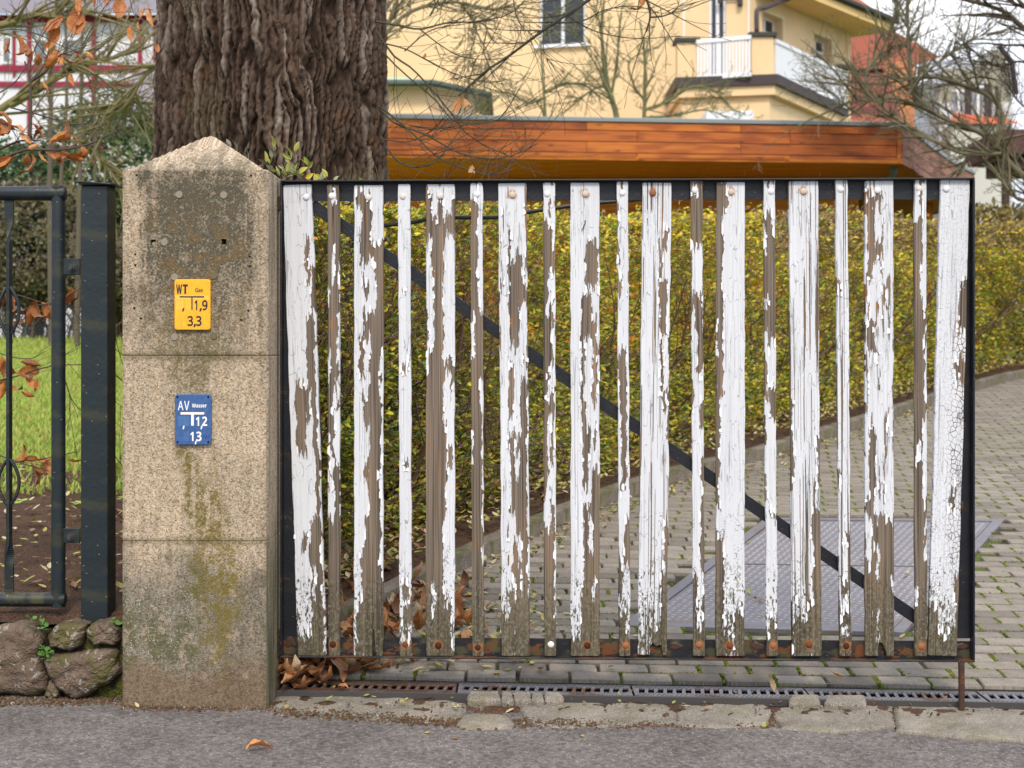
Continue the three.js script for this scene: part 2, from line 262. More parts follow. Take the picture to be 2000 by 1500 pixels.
// the steel cover: four corners on the ground
const onDrive = (px, py) => { let d = 6; for (let k = 0; k < 60; k++) { const x = (px - 1000) * d / FPX, y = EYE - (py - 690) * d / FPX, e = y - driveY(x, DIST - d); d += e * 4; } return V3((px - 1000) * d / FPX, driveY((px - 1000) * d / FPX, DIST - d), DIST - d); };
const cover = [onDrive(1212, 1222), onDrive(1765, 1236), onDrive(1963, 1014), onDrive(1497, 1011)];
const inCover = (x, z, m) => { for (let k = 0; k < 4; k++) { const a = cover[k], b = cover[(k + 1) % 4], ex = b.x - a.x, ez = b.z - a.z, L = Math.hypot(ex, ez); if ((ex * (z - a.z) - ez * (x - a.x)) / L > m) return false; } return true; };
{
  const R = mul32(5), PW = 0.212, PD = 0.106, mk = (w, d, s) => {      // a paving stone: worn top, sides into the bed
    const g = new GB(), q = mul32(s), J = () => (q() - 0.5) * 0.006, ring = (e, y) => [[-w / 2 + e, -d / 2 + e], [0, -d / 2 + e], [w / 2 - e, -d / 2 + e], [w / 2 - e, 0], [w / 2 - e, d / 2 - e], [0, d / 2 - e], [-w / 2 + e, d / 2 - e], [-w / 2 + e, 0]].map(([a, b], k) => { const cut = k % 2 === 0 ? 0.9 : 1; return g.v(a * (k % 2 === 0 ? 0.985 : 1) + J() * 0.6, y, b * (k % 2 === 0 ? 0.97 : 1) + J() * 0.5, null, a, b); });
    const a = ring(0.007, 0), b = ring(0.0015, -0.0045), c = ring(0.001, -0.034), m = g.v(0, 0.0015, 0, null, 0, 0);
    for (let k = 0; k < 8; k++) { const n = (k + 1) % 8; g.i.push(m, a[n], a[k], a[k], a[n], b[k], a[n], b[n], b[k], b[k], b[n], c[k], b[n], c[n], c[k]); }
    return g.geo();
  };
  const shapes = [1, 2, 3, 4].map((s) => mk(PW - 0.008, PD - 0.007, s * 31));
  const paveT = (s, tone) => tex(256, 256, (x, y) => { const n = loopNoise(x, y, 256, 5, s, 4), c = hash2(x >> 1, y >> 1, s + 2), e = hash2(x, y, s + 4), k = (0.8 + 0.4 * n) * (0.7 + 0.4 * c + 0.25 * e); let r = 0.228 * k * tone, g = 0.2 * k * tone, b = 0.168 * k * tone; if (c > 0.97) { r *= 1.6; g *= 1.6; b *= 1.5; } const mo = sst(0.6, 0.8, loopNoise(x, y, 256, 3, s + 30, 3)) * 0.25; return mix3([r, g, b], [0.11, 0.115, 0.04], mo); });
  const paveB = tex(256, 256, (x, y) => 0.5 * hash2(x >> 1, y >> 1, 2) + 0.5 * loopNoise(x, y, 256, 30, 6, 3), false);
  const mats = [0.96, 1.16, 0.78, 1.05].map((tone, k) => { const t = paveT(k * 7 + 3, tone); t.repeat.set(4, 4); const bb = paveB.clone(); bb.repeat.set(4, 4); return Std({ map: t, bumpMap: bb, bumpScale: 0.003, roughness: 0.95 }); });
  const spots = [];
  for (let row = 0; row < 150; row++) {
    const z = -0.145 - (row + 0.5) * PD, off = (row * 0.6 % 1) * PW;
    for (let c = -6; c < 62; c++) {
      const x = -0.93 + off + c * PW; if (x < kerbX(z) + (z > -0.85 ? 0.1 : 0.0) || x > 12.5) continue; if (inCover(x, z, 0.045)) continue;
      const d = DIST - z, px = 1000 + FPX * x / d, py = 690 + FPX * (EYE - driveY(x, z)) / d; if (px > 2500) continue;
      const hiddenBehindGate = py < 1283 && px < 1880;
      spots.push({ x, z, seen: px > -30 && px < 2030 && py < 1500, size: (hiddenBehindGate ? 0.55 : 1) / d / d });
    }
  }
  spots.sort((a, b) => (b.seen - a.seen) || (b.size - a.size));
  const tilt = (x, z) => Eu(Math.atan((driveY(x, z - 0.05) - driveY(x, z + 0.05)) / 0.1), 0, Math.atan((driveY(x + 0.05, z) - driveY(x - 0.05, z)) / 0.1));
  const rest = [[], [], [], []];
  spots.forEach((s, i) => {
    const k = Math.floor(R() * 4), e = tilt(s.x, s.z), flip = R() < 0.5 ? 0 : Math.PI, p = V3(s.x + (R() - 0.5) * 0.006, driveY(s.x, s.z) + (R() - 0.5) * 0.007, s.z + (R() - 0.5) * 0.005);
    e.x += (R() - 0.5) * 0.02; e.z += (R() - 0.5) * 0.02; e.y = (R() - 0.5) * 0.03; void flip;
    if (i < 300) { const o = part('paver', shapes[k], mats[Math.floor(R() * 4)], drive); o.position.copy(p); o.rotation.copy(e); }
    else rest[k].push(M4(p, e, 1));
  });
  // the stones beyond, joined into one part
  const list = rest.flat(), cols = list.map(() => { const t = 0.85 + 0.3 * R(); return lin(t, t * 0.99, t * 0.97); });
  copies('paver_field', shapes[0], mats[0], list, drive, cols);
  // moss in the joints
  const ms = [], mc = [], ball = new THREE.IcosahedronGeometry(0.012, 0);
  for (const s of spots) {
    if (!s.seen) continue; const d = DIST - s.z; if (d > 13) continue;
    const dens = fbm(s.x * 1.3 + 4, s.z * 1.1, 44, 3), right = sst(-0.5, 1.8, s.x); const want = dens + right * 0.34 > 0.52 ? 1 : 0.16;
    const put = (x, z, sc) => { ms.push(M4(V3(x, driveY(x, z) - 0.008 + R() * 0.005, z), Eu(R() * 3, R() * 3, R() * 3), V3(sc * (0.5 + 0.7 * R()), sc * (0.3 + 0.4 * R()), sc * (0.4 + 0.5 * R())))); const q = R(); mc.push(lin(0.06 + 0.1 * q, 0.095 + 0.1 * q, 0.01 + 0.012 * q)); };
    if (R() < want * 0.85) for (let j = 0; j < 7 + 6 * R(); j++) put(s.x + PW / 2 + (R() - 0.5) * 0.014, s.z + (R() - 0.5) * PD, 0.7 + 0.5 * R());
    if (R() < want * 0.6) for (let j = 0; j < 12; j++) put(s.x + (R() - 0.5) * PW, s.z - PD / 2 + (R() - 0.5) * 0.008, 0.5 + 0.4 * R());
  }
  tag(copies('moss', ball, mat(1, 1, 1, 1), ms, null, mc), 'green moss growing in the joints between the paving stones', 'moss');
}
// kerb along the hedge, in lengths
{
  const t = tex(512, 512, (x, y) => { const n = loopNoise(x, y, 512, 8, 3, 5), c = hash2(x >> 1, y >> 1, 4), m = sst(0.5, 0.7, loopNoise(x, y, 512, 5, 31, 4)); const k = (0.55 + 0.7 * n) * (0.7 + 0.6 * c); return mix3([0.2 * k, 0.17 * k, 0.135 * k], [0.1 * k, 0.11 * k, 0.03 * k], m * 0.7); });
  const b = tex(256, 256, (x, y) => 0.6 * loopNoise(x, y, 256, 20, 3, 4) + 0.4 * hash2(x >> 1, y >> 1, 7), false);
  const km = Std({ map: t, bumpMap: b, bumpScale: 0.006, roughness: 0.95 });
  const kerb = thing('kerb', 'curved grey concrete kerb between the paved drive and the hedge', 'kerb'); const L = kerbCurve.getLength(), n = Math.round(L / 1.0);
  for (let i = 0; i < n; i++) {
    const g = new GB(), a = (i * L / n + 0.006) / L, e = ((i + 1) * L / n - 0.006) / L, prof = [[0.05, -0.1], [0.05, 0.095], [0.035, 0.112], [-0.035, 0.112], [-0.05, 0.1], [-0.05, -0.1]]; let prev = null; const S = 6;
    for (let k = 0; k <= S; k++) {
      const u = mix(a, e, k / S), p = kerbCurve.getPointAt(u), tt = kerbCurve.getTangentAt(u), nx = -tt.z, nz = tt.x, y0 = driveY(p.x, p.z) - 0.012;
      const row = prof.map(([o, h], j) => { const w = (fbm(p.x * 9 + j, p.z * 9, 5, 3) - 0.5) * 0.014; return g.v(p.x + nx * (o + w), y0 + h + w, p.z + nz * (o + w), null, u * L, j * 0.08); });
      if (prev) for (let j = 0; j < prof.length - 1; j++) g.i.push(prev[j], prev[j + 1], row[j], prev[j + 1], row[j + 1], row[j]); prev = row;
      if (k === 0 || k === S) { const c = k ? [0, 1, 2, 3, 4, 5] : [5, 4, 3, 2, 1, 0]; for (let j = 1; j < 5; j++) g.i.push(row[c[0]], row[c[j]], row[c[j + 1]]); }
    }
    const gg = g.geo(); part('kerb_stone', gg, km, kerb);
  }
}


{ // chequered steel cover in the drive
  const g = thing('access_cover', 'large chequered steel cover plate set flush in the paved drive', 'cover');
  const steelT = tex(512, 512, (x, y) => { const n = loopNoise(x, y, 512, 6, 8, 5), c = hash2(x, y, 5), m = loopNoise(x, y, 512, 50, 4, 2), k = (0.75 + 0.5 * n) * (0.85 + 0.2 * c) * (0.9 + 0.2 * m); return mix3([0.31 * k, 0.3 * k, 0.335 * k], [0.24 * k, 0.19 * k, 0.16 * k], sst(0.55, 0.75, n) * 0.6); });
  const studM = mat(0.28, 0.27, 0.28, 0.4, { metalness: 0.3 }), sm = Std({ map: steelT, color: lin(0.62, 0.6, 0.6), roughness: 0.55, metalness: 0.2 }), bp = (u, v) => { const a = cover[0].clone().lerp(cover[1], u), b = cover[3].clone().lerp(cover[2], u); return a.lerp(b, v); };
  const W = cover[0].distanceTo(cover[1]), H = cover[0].distanceTo(cover[3]);
  const slab = (u0, u1, v0, v1, lift, th) => { const q = new GB(), t = [[u0, v0], [u1, v0], [u1, v1], [u0, v1]].map(([u, v]) => bp(u, v).add(V3(0, lift, 0))), f = t.map((p) => p.clone().add(V3(0, -th, 0))); const quad = (a, b, c, d) => { const id = [a, b, c, d].map((p) => q.v(p.x, p.y, p.z, null, p.x, p.z)); q.i.push(id[0], id[1], id[2], id[0], id[2], id[3]); }; quad(...t); for (let k = 0; k < 4; k++) quad(f[k], f[(k + 1) % 4], t[(k + 1) % 4], t[k]); return q.geo(); };
  const e = 0.045; part('frame', join([slab(0, 1, 0, e * 0.55, 0.002, 0.03), slab(0, 1, 1 - e * 0.55, 1, 0.002, 0.03), slab(0, e, e * 0.56, 1 - e * 0.56, 0.002, 0.03), slab(1 - e, 1, e * 0.56, 1 - e * 0.56, 0.002, 0.03)]), sm, g);
  for (const [v0, v1] of [[0.032, 0.495], [0.505, 0.968]]) part('plate', slab(e + 0.006, 1 - e - 0.006, v0, v1, -0.003, 0.02), sm, g);
  part('seat', slab(0.01, 0.99, 0.01, 0.99, -0.026, 0.01), mat(0.03, 0.028, 0.025), g);
  const lz = new THREE.OctahedronGeometry(1, 0), list = [], nu = Math.round(W / 0.04), nv = Math.round(H / 0.04);
  for (let i = 2; i < nu - 1; i++) for (let j = 2; j < nv - 1; j++) { const u = (i + 0.5) / nu, v = (j + 0.5) / nv; if (u < e + 0.02 || u > 1 - e - 0.02 || Math.abs(v - 0.5) < 0.014 || v < 0.045 || v > 0.955) continue; const p = bp(u, v); p.y -= 0.003; list.push(M4(p, Eu(0.085, (i + j) % 2 ? 0.25 : -0.25, 0), V3(0.0165, 0.006, 0.0058))); }
  copies('tread_stud', lz, studM, list, g);
}
// ---------------------------------------------------------------- stone gate pillar
const flakeM = mat(0.8, 0.81, 0.83, 0.7, { side: THREE.DoubleSide });
const PX0 = -1.495, PX1 = -0.936, PZ1 = 0.2, PZ0 = -0.34, pd = DIST - PZ1;      // left, right, front, back
const pX = (px) => (px - 1000) * pd / FPX, pY = (py) => EYE - (py - 690) * pd / FPX;
const pillar = thing('gate_pillar', 'tall weathered sandstone gate pillar with pyramid cap and two small signs', 'pillar', [PX0, 0, PZ1]);
{
  const W = 1024, H = 2048, mW = 1.12, mH = 2.3;         // metres covered; v = 0 is 15 cm below the street
  const col = (x, y) => {
    const u = x / W * mW, Y = y / H * mH - 0.15, fr = u < 0.559, px = 1000 + (PX0 + u) * FPX / pd, py = 690 + (EYE - Y) * FPX / pd;
    const n1 = fbm(u * 5, Y * 5, 1, 4), n2 = fbm(u * 26, Y * 26, 2, 3), g1 = hash2(x, y, 3), g2 = hash2(x >> 1, y >> 1, 4), g3 = hash2((x + 1) >> 2, (y + 2) >> 2, 5), str = fbm(u * 55, Y * 3.5, 6, 3);
    const sp = vn(u * 170, Y * 170, 60) * 0.6 + vn(u * 330, Y * 330, 61) * 0.4; let k = (0.78 + 0.42 * n1) * (0.7 + 0.3 * g2 + 0.3 * g1) * (0.9 + 0.2 * str) * (0.5 + 1.0 * sp); let c = [0.46 * k, 0.368 * k, 0.262 * k]; if (sp > 0.7) c = mix3(c, [0.52, 0.44, 0.33], 0.4); if (sp < 0.3) c = mix3(c, [0.15, 0.118, 0.08], 0.36); c = c.map((q) => q * (0.82 + 0.36 * fbm(u * 90, Y * 9, 66, 3)));
    if (g3 > 0.93) c = mix3(c, [0.5, 0.27, 0.1], 0.5); else if (g3 < 0.07) c = c.map((q) => q * 0.55); if (g2 > 0.96) c = mix3(c, [0.7, 0.62, 0.5], 0.6);
    const wob = (fbm(u * 11, Y * 9, 9, 4) - 0.5);
    if (fr) {
      const soft = (a, b, q, w) => sst(a - w, a + w, q) * (1 - sst(b - w, b + w, q));
      // grey-black grime in the head block, running down in the middle
      const gr = soft(275, 495, px + wob * 70 + (str - 0.5) * 90, 40) * soft(336, 690, py + wob * 120, 60) * (0.55 + 0.9 * n2); c = mix3(c, [0.075 + 0.06 * g2, 0.068 + 0.05 * g2, 0.05 + 0.03 * g2], clamp(gr * (1.15 - 0.6 * sst(480, 690, py)) * (0.35 + 1.1 * (1 - sp))));
      const och = soft(275, 490, px, 40) * soft(420, 640, py, 70) * sst(0.5, 0.68, n2) * 0.55; c = mix3(c, [0.3, 0.17, 0.05], och * g2);
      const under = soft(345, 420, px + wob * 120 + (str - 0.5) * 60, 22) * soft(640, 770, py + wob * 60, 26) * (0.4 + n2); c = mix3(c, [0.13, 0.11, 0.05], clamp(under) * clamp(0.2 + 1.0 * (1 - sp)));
      const run = soft(352, 418, px + wob * 110, 20) * soft(872, 1065, py, 25) * sst(0.35, 0.6, n2 * 0.5 + str * 0.5); c = mix3(c, [0.15, 0.115, 0.025], clamp(run) * clamp(0.25 + 1.1 * (1 - sp)));
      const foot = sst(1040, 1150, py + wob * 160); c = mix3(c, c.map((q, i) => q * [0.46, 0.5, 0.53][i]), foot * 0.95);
      const yel = soft(380, 452, px + wob * 90 - (py - 1060) * 0.1, 22) * soft(1060, 1330, py, 30) * sst(0.3, 0.55, n2); c = mix3(c, [0.17, 0.13, 0.025], clamp(yel) * clamp(0.15 + 1.1 * (1 - sp)));
      const grn = sst(1080, 1230, py + wob * 240) * (1 - sst(1290, 1350, py)) * sst(0.42, 0.62, n1 * 0.5 + n2 * 0.5); c = mix3(c, [0.1, 0.1, 0.045], clamp(grn) * (0.45 + 0.6 * (1 - sp)));
      const lic = sst(1050, 1200, py) * (1 - sst(1290, 1330, py)); if (hash2(x >> 2, y >> 2, 21) > 0.93 && n1 > 0.45) c = mix3(c, [0.42, 0.44, 0.4], 0.65 * lic);
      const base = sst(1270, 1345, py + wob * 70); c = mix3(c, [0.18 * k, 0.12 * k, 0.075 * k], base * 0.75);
      if (py > 1150 && py < 1330 && fbm(u * 26, Y * 20, 33, 4) > 0.7) c = mix3(c, [0.5, 0.38, 0.27], 0.5 * sp);
      const j = Math.min(Math.abs(py - 695), Math.abs(py - 1057)); c = mix3(c, [0.1, 0.08, 0.035], (1 - sst(1, 14 + wob * 16, j)) * 0.45);
    } else {
      const foot = sst(0.75, 0.35, Y + wob * 0.4), st = sst(0.45, 0.65, fbm(u * 30, Y * 2.2, 40, 4)); c = mix3(c, [0.09, 0.09, 0.06], clamp(foot * 0.55 + st * 0.4)); c = mix3(c, [0.13, 0.14, 0.05], foot * 0.4 * n2);
    }
    if (Y > 2.02) { const t = sst(0.5, 0.66, n2 * 0.6 + n1 * 0.4); c = mix3(c, [0.16, 0.13, 0.09], t * 0.55); }
    return c;
  };
  const T = tex(W, H, col, true, false), B = tex(W, H, (x, y) => { const u = x / W * mW, Y = y / H * mH; return 0.34 * hash2(x >> 1, y >> 1, 4) + 0.2 * hash2(x, y, 3) + 0.46 * fbm(u * 40, Y * 40, 12, 4) - (hash2(x >> 2, y >> 2, 55) > 0.992 ? 0.4 : 0); }, false, false);
  const stone = Std({ map: T, bumpMap: B, bumpScale: 0.006, roughness: 0.95 });
  const w = PX1 - PX0, dep = PZ1 - PZ0;
  const uvs = (g) => { const p = g.attributes.position, n = g.attributes.normal ?? (g.computeVertexNormals(), g.attributes.normal), uv = new Float32Array(p.count * 2); for (let i = 0; i < p.count; i++) { const side = Math.abs(n.getX(i)) > Math.abs(n.getZ(i)) * 1.3 && Math.abs(n.getX(i)) > 0.3; let u = p.getX(i); if (side) u = 0.56 + clamp(-p.getZ(i), 0, 0.54); else u = clamp(u, 0.002, 0.557); uv[i * 2] = u / mW; uv[i * 2 + 1] = (p.getY(i) + 0.15) / mH; } g.setAttribute('uv', new THREE.BufferAttribute(uv, 2)); return g; };
  const section = () => { const s = new THREE.Shape(), c = 0.028, l = 0.012; s.moveTo(l, 0); s.lineTo(w - c, 0); s.quadraticCurveTo(w - 0.006, 0.006, w, c); s.lineTo(w, dep - l); s.lineTo(w - l, dep); s.lineTo(l, dep); s.lineTo(0, dep - l); s.lineTo(0, l); s.lineTo(l, 0); return s; };
  const block = (y0, y1, bev) => { const g = new THREE.ExtrudeGeometry(section(), { depth: y1 - y0 - bev * 2, bevelEnabled: true, bevelThickness: bev, bevelSize: bev, bevelOffset: -bev, bevelSegments: 2, curveSegments: 5 }); g.rotateX(-Math.PI / 2); g.translate(0, y0 + bev, 0); return g; };      // shape y becomes -z
  const yA = pY(1057), yB = pY(695), yC = pY(330);
  part('stone_block', uvs(block(-0.15, yA, 0.004)), stone, pillar); part('stone_block', uvs(block(yA, yB, 0.004)), stone, pillar);
  // head block with its drilled holes
  const head = block(yB, yC, 0.006), ev = new Evaluator(); ev.attributes = ['position', 'normal', 'uv']; let br = new Brush(head, stone); br.updateMatrixWorld();
  const cut = (g) => { const b = new Brush(g, stone); b.updateMatrixWorld(); br = ev.evaluate(br, b, SUBTRACTION); };
  for (const [x, y] of [[299, 473], [437, 472]]) { const g = new THREE.BoxGeometry(0.021, 0.021, 0.09); g.translate(pX(x) - PX0, pY(y), 0); cut(g); }
  for (const [x, y] of [[267, 342], [490, 343], [264, 497], [264, 518], [487, 501], [487, 520], [262, 602], [485, 607], [275, 622], [471, 625]]) { const g = new THREE.CylinderGeometry(0.0055, 0.0045, 0.05, 7); g.rotateX(Math.PI / 2); g.translate(pX(x) - PX0, pY(y), 0); cut(g); }
  const hg = br.geometry; hg.clearGroups?.(); part('head_block', uvs(hg), stone, pillar);
  { // pyramid cap: small upright rim, then four slopes worn round at the edges
    const g = new GB(), N = 24, apex = V3(w / 2, EYE + 427 * (pd + dep / 2) / FPX, -dep / 2); const id = [];
    const P = (i, j) => { const a = i / N * 2 - 1, b = j / N * 2 - 1, m = Math.max(Math.abs(a), Math.abs(b)), hgt = 1 - Math.sqrt(m * m * 0.9985 + 0.0015); const x = w / 2 + a * (w / 2 - 0.012), z = -dep / 2 - b * (dep / 2 - 0.012); return [x, yC - 0.004 + hgt * (apex.y - yC) * 1.04 + (fbm(x * 22, z * 22, 2, 3) - 0.5) * 0.003, z]; };
    for (let j = 0; j <= N; j++) for (let i = 0; i <= N; i++) { const [x, y, z] = P(i, j); id.push(g.v(x, y, z)); }
    for (let j = 0; j < N; j++) for (let i = 0; i < N; i++) { const a = j * (N + 1) + i; g.i.push(id[a], id[a + 1], id[a + N + 1], id[a + 1], id[a + N + 2], id[a + N + 1]); }
    const cg = g.geo(), p = cg.attributes.position, uv = new Float32Array(p.count * 2); for (let i = 0; i < p.count; i++) { uv[i * 2] = clamp(p.getX(i), 0.002, 0.557) / mW; uv[i * 2 + 1] = (p.getY(i) + 0.15 + (p.getZ(i)) * 0.05) / mH; } cg.setAttribute('uv', new THREE.BufferAttribute(uv, 2));
    part('pyramid_cap', toCreasedNormals(cg, 0.3), stone, pillar);
  }
  const plugM = [mat(0.27, 0.235, 0.185, 0.95), mat(0.25, 0.175, 0.135, 0.95), mat(0.15, 0.125, 0.07, 0.95)]; const pg = new THREE.CylinderGeometry(0.0135, 0.015, 0.006, 11); pg.rotateX(Math.PI / 2);
  [[301, 381, 1], [350, 380, 0], [437, 381, 0], [321, 473, 0], [341, 541, 0], [418, 538, 2], [341, 658, 0], [417, 656, 2], [344, 380, 1], [417, 378, 1], [300, 476, 0]].forEach(([x, y, m], i) => { const o = part('mortar_plug', pg, plugM[m], pillar); o.position.set(pX(x) - PX0, pY(y), i > 9 ? -0.006 : 0.0005); o.rotation.z = i; if (i > 7) o.scale.setScalar(0.55); });
  { const R = mul32(3), sp = []; for (let i = 0; i < 9; i++) { const a = i / 9 * 6.28; sp.push([Math.cos(a) * 0.026 * (0.7 + 0.5 * R()), Math.sin(a) * 0.015 * (0.7 + 0.5 * R())]); } const g = blob(sp, 0.004, 0.004, 5, 0.002, 4, 30); g.rotateX(-Math.PI / 2 + 0.75); const o = part('lichen_patch', g, mat(0.5, 0.5, 0.4, 1), pillar); o.position.set(pX(440) - PX0, pY(300), -0.13); }
}
// ---------------------------------------------------------------- marker plates on the pillar
function markerPlate(name, label, x0, x1, y0, y1, base, ink, draw, screws) {
  const X0 = pX(x0), X1 = pX(x1), Y1 = pY(y0), Y0 = pY(y1), w = X1 - X0, h = Y1 - Y0, t = thing(name, label, 'sign', [(X0 + X1) / 2, (Y0 + Y1) / 2, PZ1 + 0.004]);
  const cv = document.createElement('canvas'); cv.width = 512; cv.height = Math.round(512 * h / w); const c = cv.getContext('2d'), CW = cv.width, CH = cv.height;
  c.fillStyle = base; c.fillRect(0, 0, CW, CH);
  const R = mul32(name.length * 7); for (let k = 0; k < 900; k++) { c.fillStyle = R() < 0.5 ? 'rgba(255,255,255,0.03)' : 'rgba(40,25,0,0.035)'; const s = 2 + R() * 26; c.fillRect(R() * CW, R() * CH, s, s * (1 + 2 * R())); }
  c.fillStyle = ink; c.strokeStyle = ink;
  const put = (s, x, y, hgt, wd, weight = 'bold', font = 'sans-serif') => { c.save(); c.font = weight + ' 200px ' + font; const m = c.measureText(s); const sx = wd * CW / m.width, sy = hgt * CH / (200 * 0.715); c.translate(x * CW, y * CH); c.scale(sx, sy); c.fillText(s, 0, 0); c.strokeStyle = c.fillStyle; c.lineWidth = weight === 'bold' ? 10 : 13; c.lineJoin = 'round'; c.strokeText(s, 0, 0); c.restore(); };
  draw(c, put, CW, CH);
  const T = new THREE.CanvasTexture(cv); T.colorSpace = THREE.SRGBColorSpace;
  const s = new THREE.Shape(), r = 0.009, a = w / 2 - 0.003, b = h / 2 - 0.003; s.moveTo(-a + r, -b); s.lineTo(a - r, -b); s.quadraticCurveTo(a, -b, a, -b + r); s.lineTo(a, b - r); s.quadraticCurveTo(a, b, a - r, b); s.lineTo(-a + r, b); s.quadraticCurveTo(-a, b, -a, b - r); s.lineTo(-a, -b + r); s.quadraticCurveTo(-a, -b, -a + r, -b);
  const g = new THREE.ExtrudeGeometry(s, { depth: 0.009, bevelEnabled: true, bevelSize: 0.003, bevelThickness: 0.003, bevelSegments: 3, curveSegments: 6 }), p = g.attributes.position, uv = g.attributes.uv; for (let i = 0; i < p.count; i++) uv.setXY(i, p.getX(i) / w + 0.5, p.getY(i) / h + 0.5);
  part('plate', g, new THREE.MeshPhysicalMaterial({ map: T, roughness: 0.45, clearcoat: 0.15, clearcoatRoughness: 0.4 }), t);
  for (const [sx, sy] of [[-1, -1], [1, -1], [-1, 1], [1, 1]]) { const q = new THREE.CylinderGeometry(screws.r, screws.r, screws.h, 14); q.rotateX(Math.PI / 2); const o = part(screws.name, q, screws.m, t); o.position.set(sx * (w / 2 - screws.in), sy * (h / 2 - screws.in), 0.0121 + screws.h * 0.3); }
  return t;
}
const boxes = (c, CW, CH, list, st) => { c.save(); c.lineWidth = 3; c.strokeStyle = st; for (const [x0, y0, x1, y1, f] of list) { if (f) { c.fillStyle = f; c.fillRect(x0 * CW, y0 * CH, (x1 - x0) * CW, (y1 - y0) * CH); } c.strokeRect(x0 * CW, y0 * CH, (x1 - x0) * CW, (y1 - y0) * CH); } c.restore(); };
markerPlate('gas_marker_sign', 'small yellow gas pipe marker plate lettered WT Gas on the stone pillar', 342.6, 412.6, 546, 644.5, '#f7b016', '#10131f', (c, put, CW, CH) => {
  boxes(c, CW, CH, [[0.05, 0.09, 0.39, 0.3], [0.03, 0.41, 0.26, 0.605, 'rgba(255,225,190,0.22)'], [0.3, 0.41, 0.5, 0.605, 'rgba(255,225,190,0.16)'], [0.52, 0.41, 0.69, 0.62], [0.76, 0.41, 0.945, 0.62], [0.18, 0.725, 0.355, 0.93], [0.355, 0.725, 0.54, 0.93], [0.59, 0.725, 0.77, 0.93]], 'rgba(150,95,0,0.45)');
  c.fillStyle = 'rgba(255,225,200,0.25)'; c.fillRect(0.02 * CW, 0.315 * CH, 0.95 * CW, 0.085 * CH); c.fillStyle = '#10131f';
  put('W', 0.055, 0.285, 0.178, 0.155); put('T', 0.232, 0.285, 0.178, 0.143); put('Gas', 0.575, 0.252, 0.075, 0.22, 'normal', 'sans-serif');
  c.fillStyle = '#1b2036'; c.fillRect(0.145 * CW, 0.332 * CH, 0.685 * CW, 0.03 * CH); c.fillRect(0.472 * CW, 0.36 * CH, 0.036 * CW, 0.243 * CH); c.fillStyle = '#10131f';
  put('1', 0.55, 0.602, 0.182, 0.13, 'normal'); put('9', 0.765, 0.602, 0.182, 0.165, 'normal'); put(',', 0.695, 0.602, 0.17, 0.08); put(',', 0.212, 0.602, 0.17, 0.08); put('3', 0.365, 0.915, 0.182, 0.165, 'normal'); put(',', 0.53, 0.915, 0.17, 0.08); put('3', 0.6, 0.915, 0.182, 0.165, 'normal');
}, { name: 'rivet', r: 0.0038, h: 0.0012, in: 0.0105, m: mat(0.85, 0.42, 0.02, 0.5) });
markerPlate('water_marker_sign', 'small blue water pipe marker plate lettered AV Wasser on the stone pillar', 343.5, 414, 769.8, 868.2, '#31578f', '#fdf0e4', (c, put, CW, CH) => {
  boxes(c, CW, CH, [[0.08, 0.115, 0.43, 0.32], [0.08, 0.43, 0.405, 0.632, 'rgba(120,160,205,0.22)'], [0.57, 0.43, 0.9, 0.632, 'rgba(120,160,205,0.12)'], [0.235, 0.73, 0.405, 0.93, 'rgba(120,160,205,0.16)'], [0.41, 0.73, 0.56, 0.93], [0.57, 0.73, 0.745, 0.93]], 'rgba(15,35,75,0.5)');
  put('A', 0.083, 0.315, 0.182, 0.15, 'normal'); put('V', 0.262, 0.315, 0.182, 0.14, 'normal'); put('A', 0.088, 0.315, 0.182, 0.15, 'normal'); put('V', 0.257, 0.315, 0.182, 0.14, 'normal'); put('Wasser', 0.475, 0.262, 0.075, 0.405, 'bold');
  c.fillRect(0.16 * CW, 0.355 * CH, 0.65 * CW, 0.045 * CH); c.fillRect(0.453 * CW, 0.39 * CH, 0.07 * CW, 0.23 * CH);
  put('1', 0.57, 0.625, 0.18, 0.14, 'bold'); put('2', 0.742, 0.625, 0.182, 0.16, 'bold'); put('1', 0.415, 0.925, 0.182, 0.14, 'bold'); put('3', 0.58, 0.925, 0.185, 0.17, 'bold'); for (const [x, y] of [[0.205, 0.655], [0.7, 0.655], [0.54, 0.955]]) put(',', x, y, 0.2, 0.085);
  c.fillStyle = 'rgba(20,45,95,0.75)'; put('QSI', 0.785, 0.865, 0.06, 0.16, 'normal');
}, { name: 'screw_hole', r: 0.0042, h: 0.0006, in: 0.0105, m: mat(0.006, 0.006, 0.008, 0.9) });

// ---------------------------------------------------------------- the gate leaf
const paintT = (seed, base, rust, alg) => tex(256, 512, (x, y) => { const n = loopNoise(x, y, 256, 5, seed, 5), m = loopNoise(x, y, 256, 40, seed + 3, 2), c = hash2(x >> 1, y >> 1, seed); let k = (0.8 + 0.4 * n) * (0.9 + 0.2 * c); let o = base.map((q) => q * k); o = mix3(o, [0.13, 0.045, 0.015], sst(1 - rust, 1.05 - rust, n * 0.75 + m * 0.25)); o = mix3(o, [0.07, 0.068, 0.03], sst(0.5, 0.75, loopNoise(x, y, 256, 7, seed + 9, 4)) * alg); if (c > 0.9988) o = [0.25, 0.25, 0.22]; return o; });
const ironB = tex(256, 256, (x, y) => 0.6 * loopNoise(x, y, 256, 9, 3, 4) + 0.4 * loopNoise(x, y, 256, 60, 8, 2), false);
const iron = (seed, base = [0.012, 0.014, 0.02], rust = 0.3, alg = 0.1, rep = 2) => { const t = paintT(seed, base, rust, alg), b = ironB.clone(); t.repeat.set(rep, rep); b.repeat.set(rep, rep); return Std({ map: t, bumpMap: b, bumpScale: 0.0015, roughness: 0.42 }); };
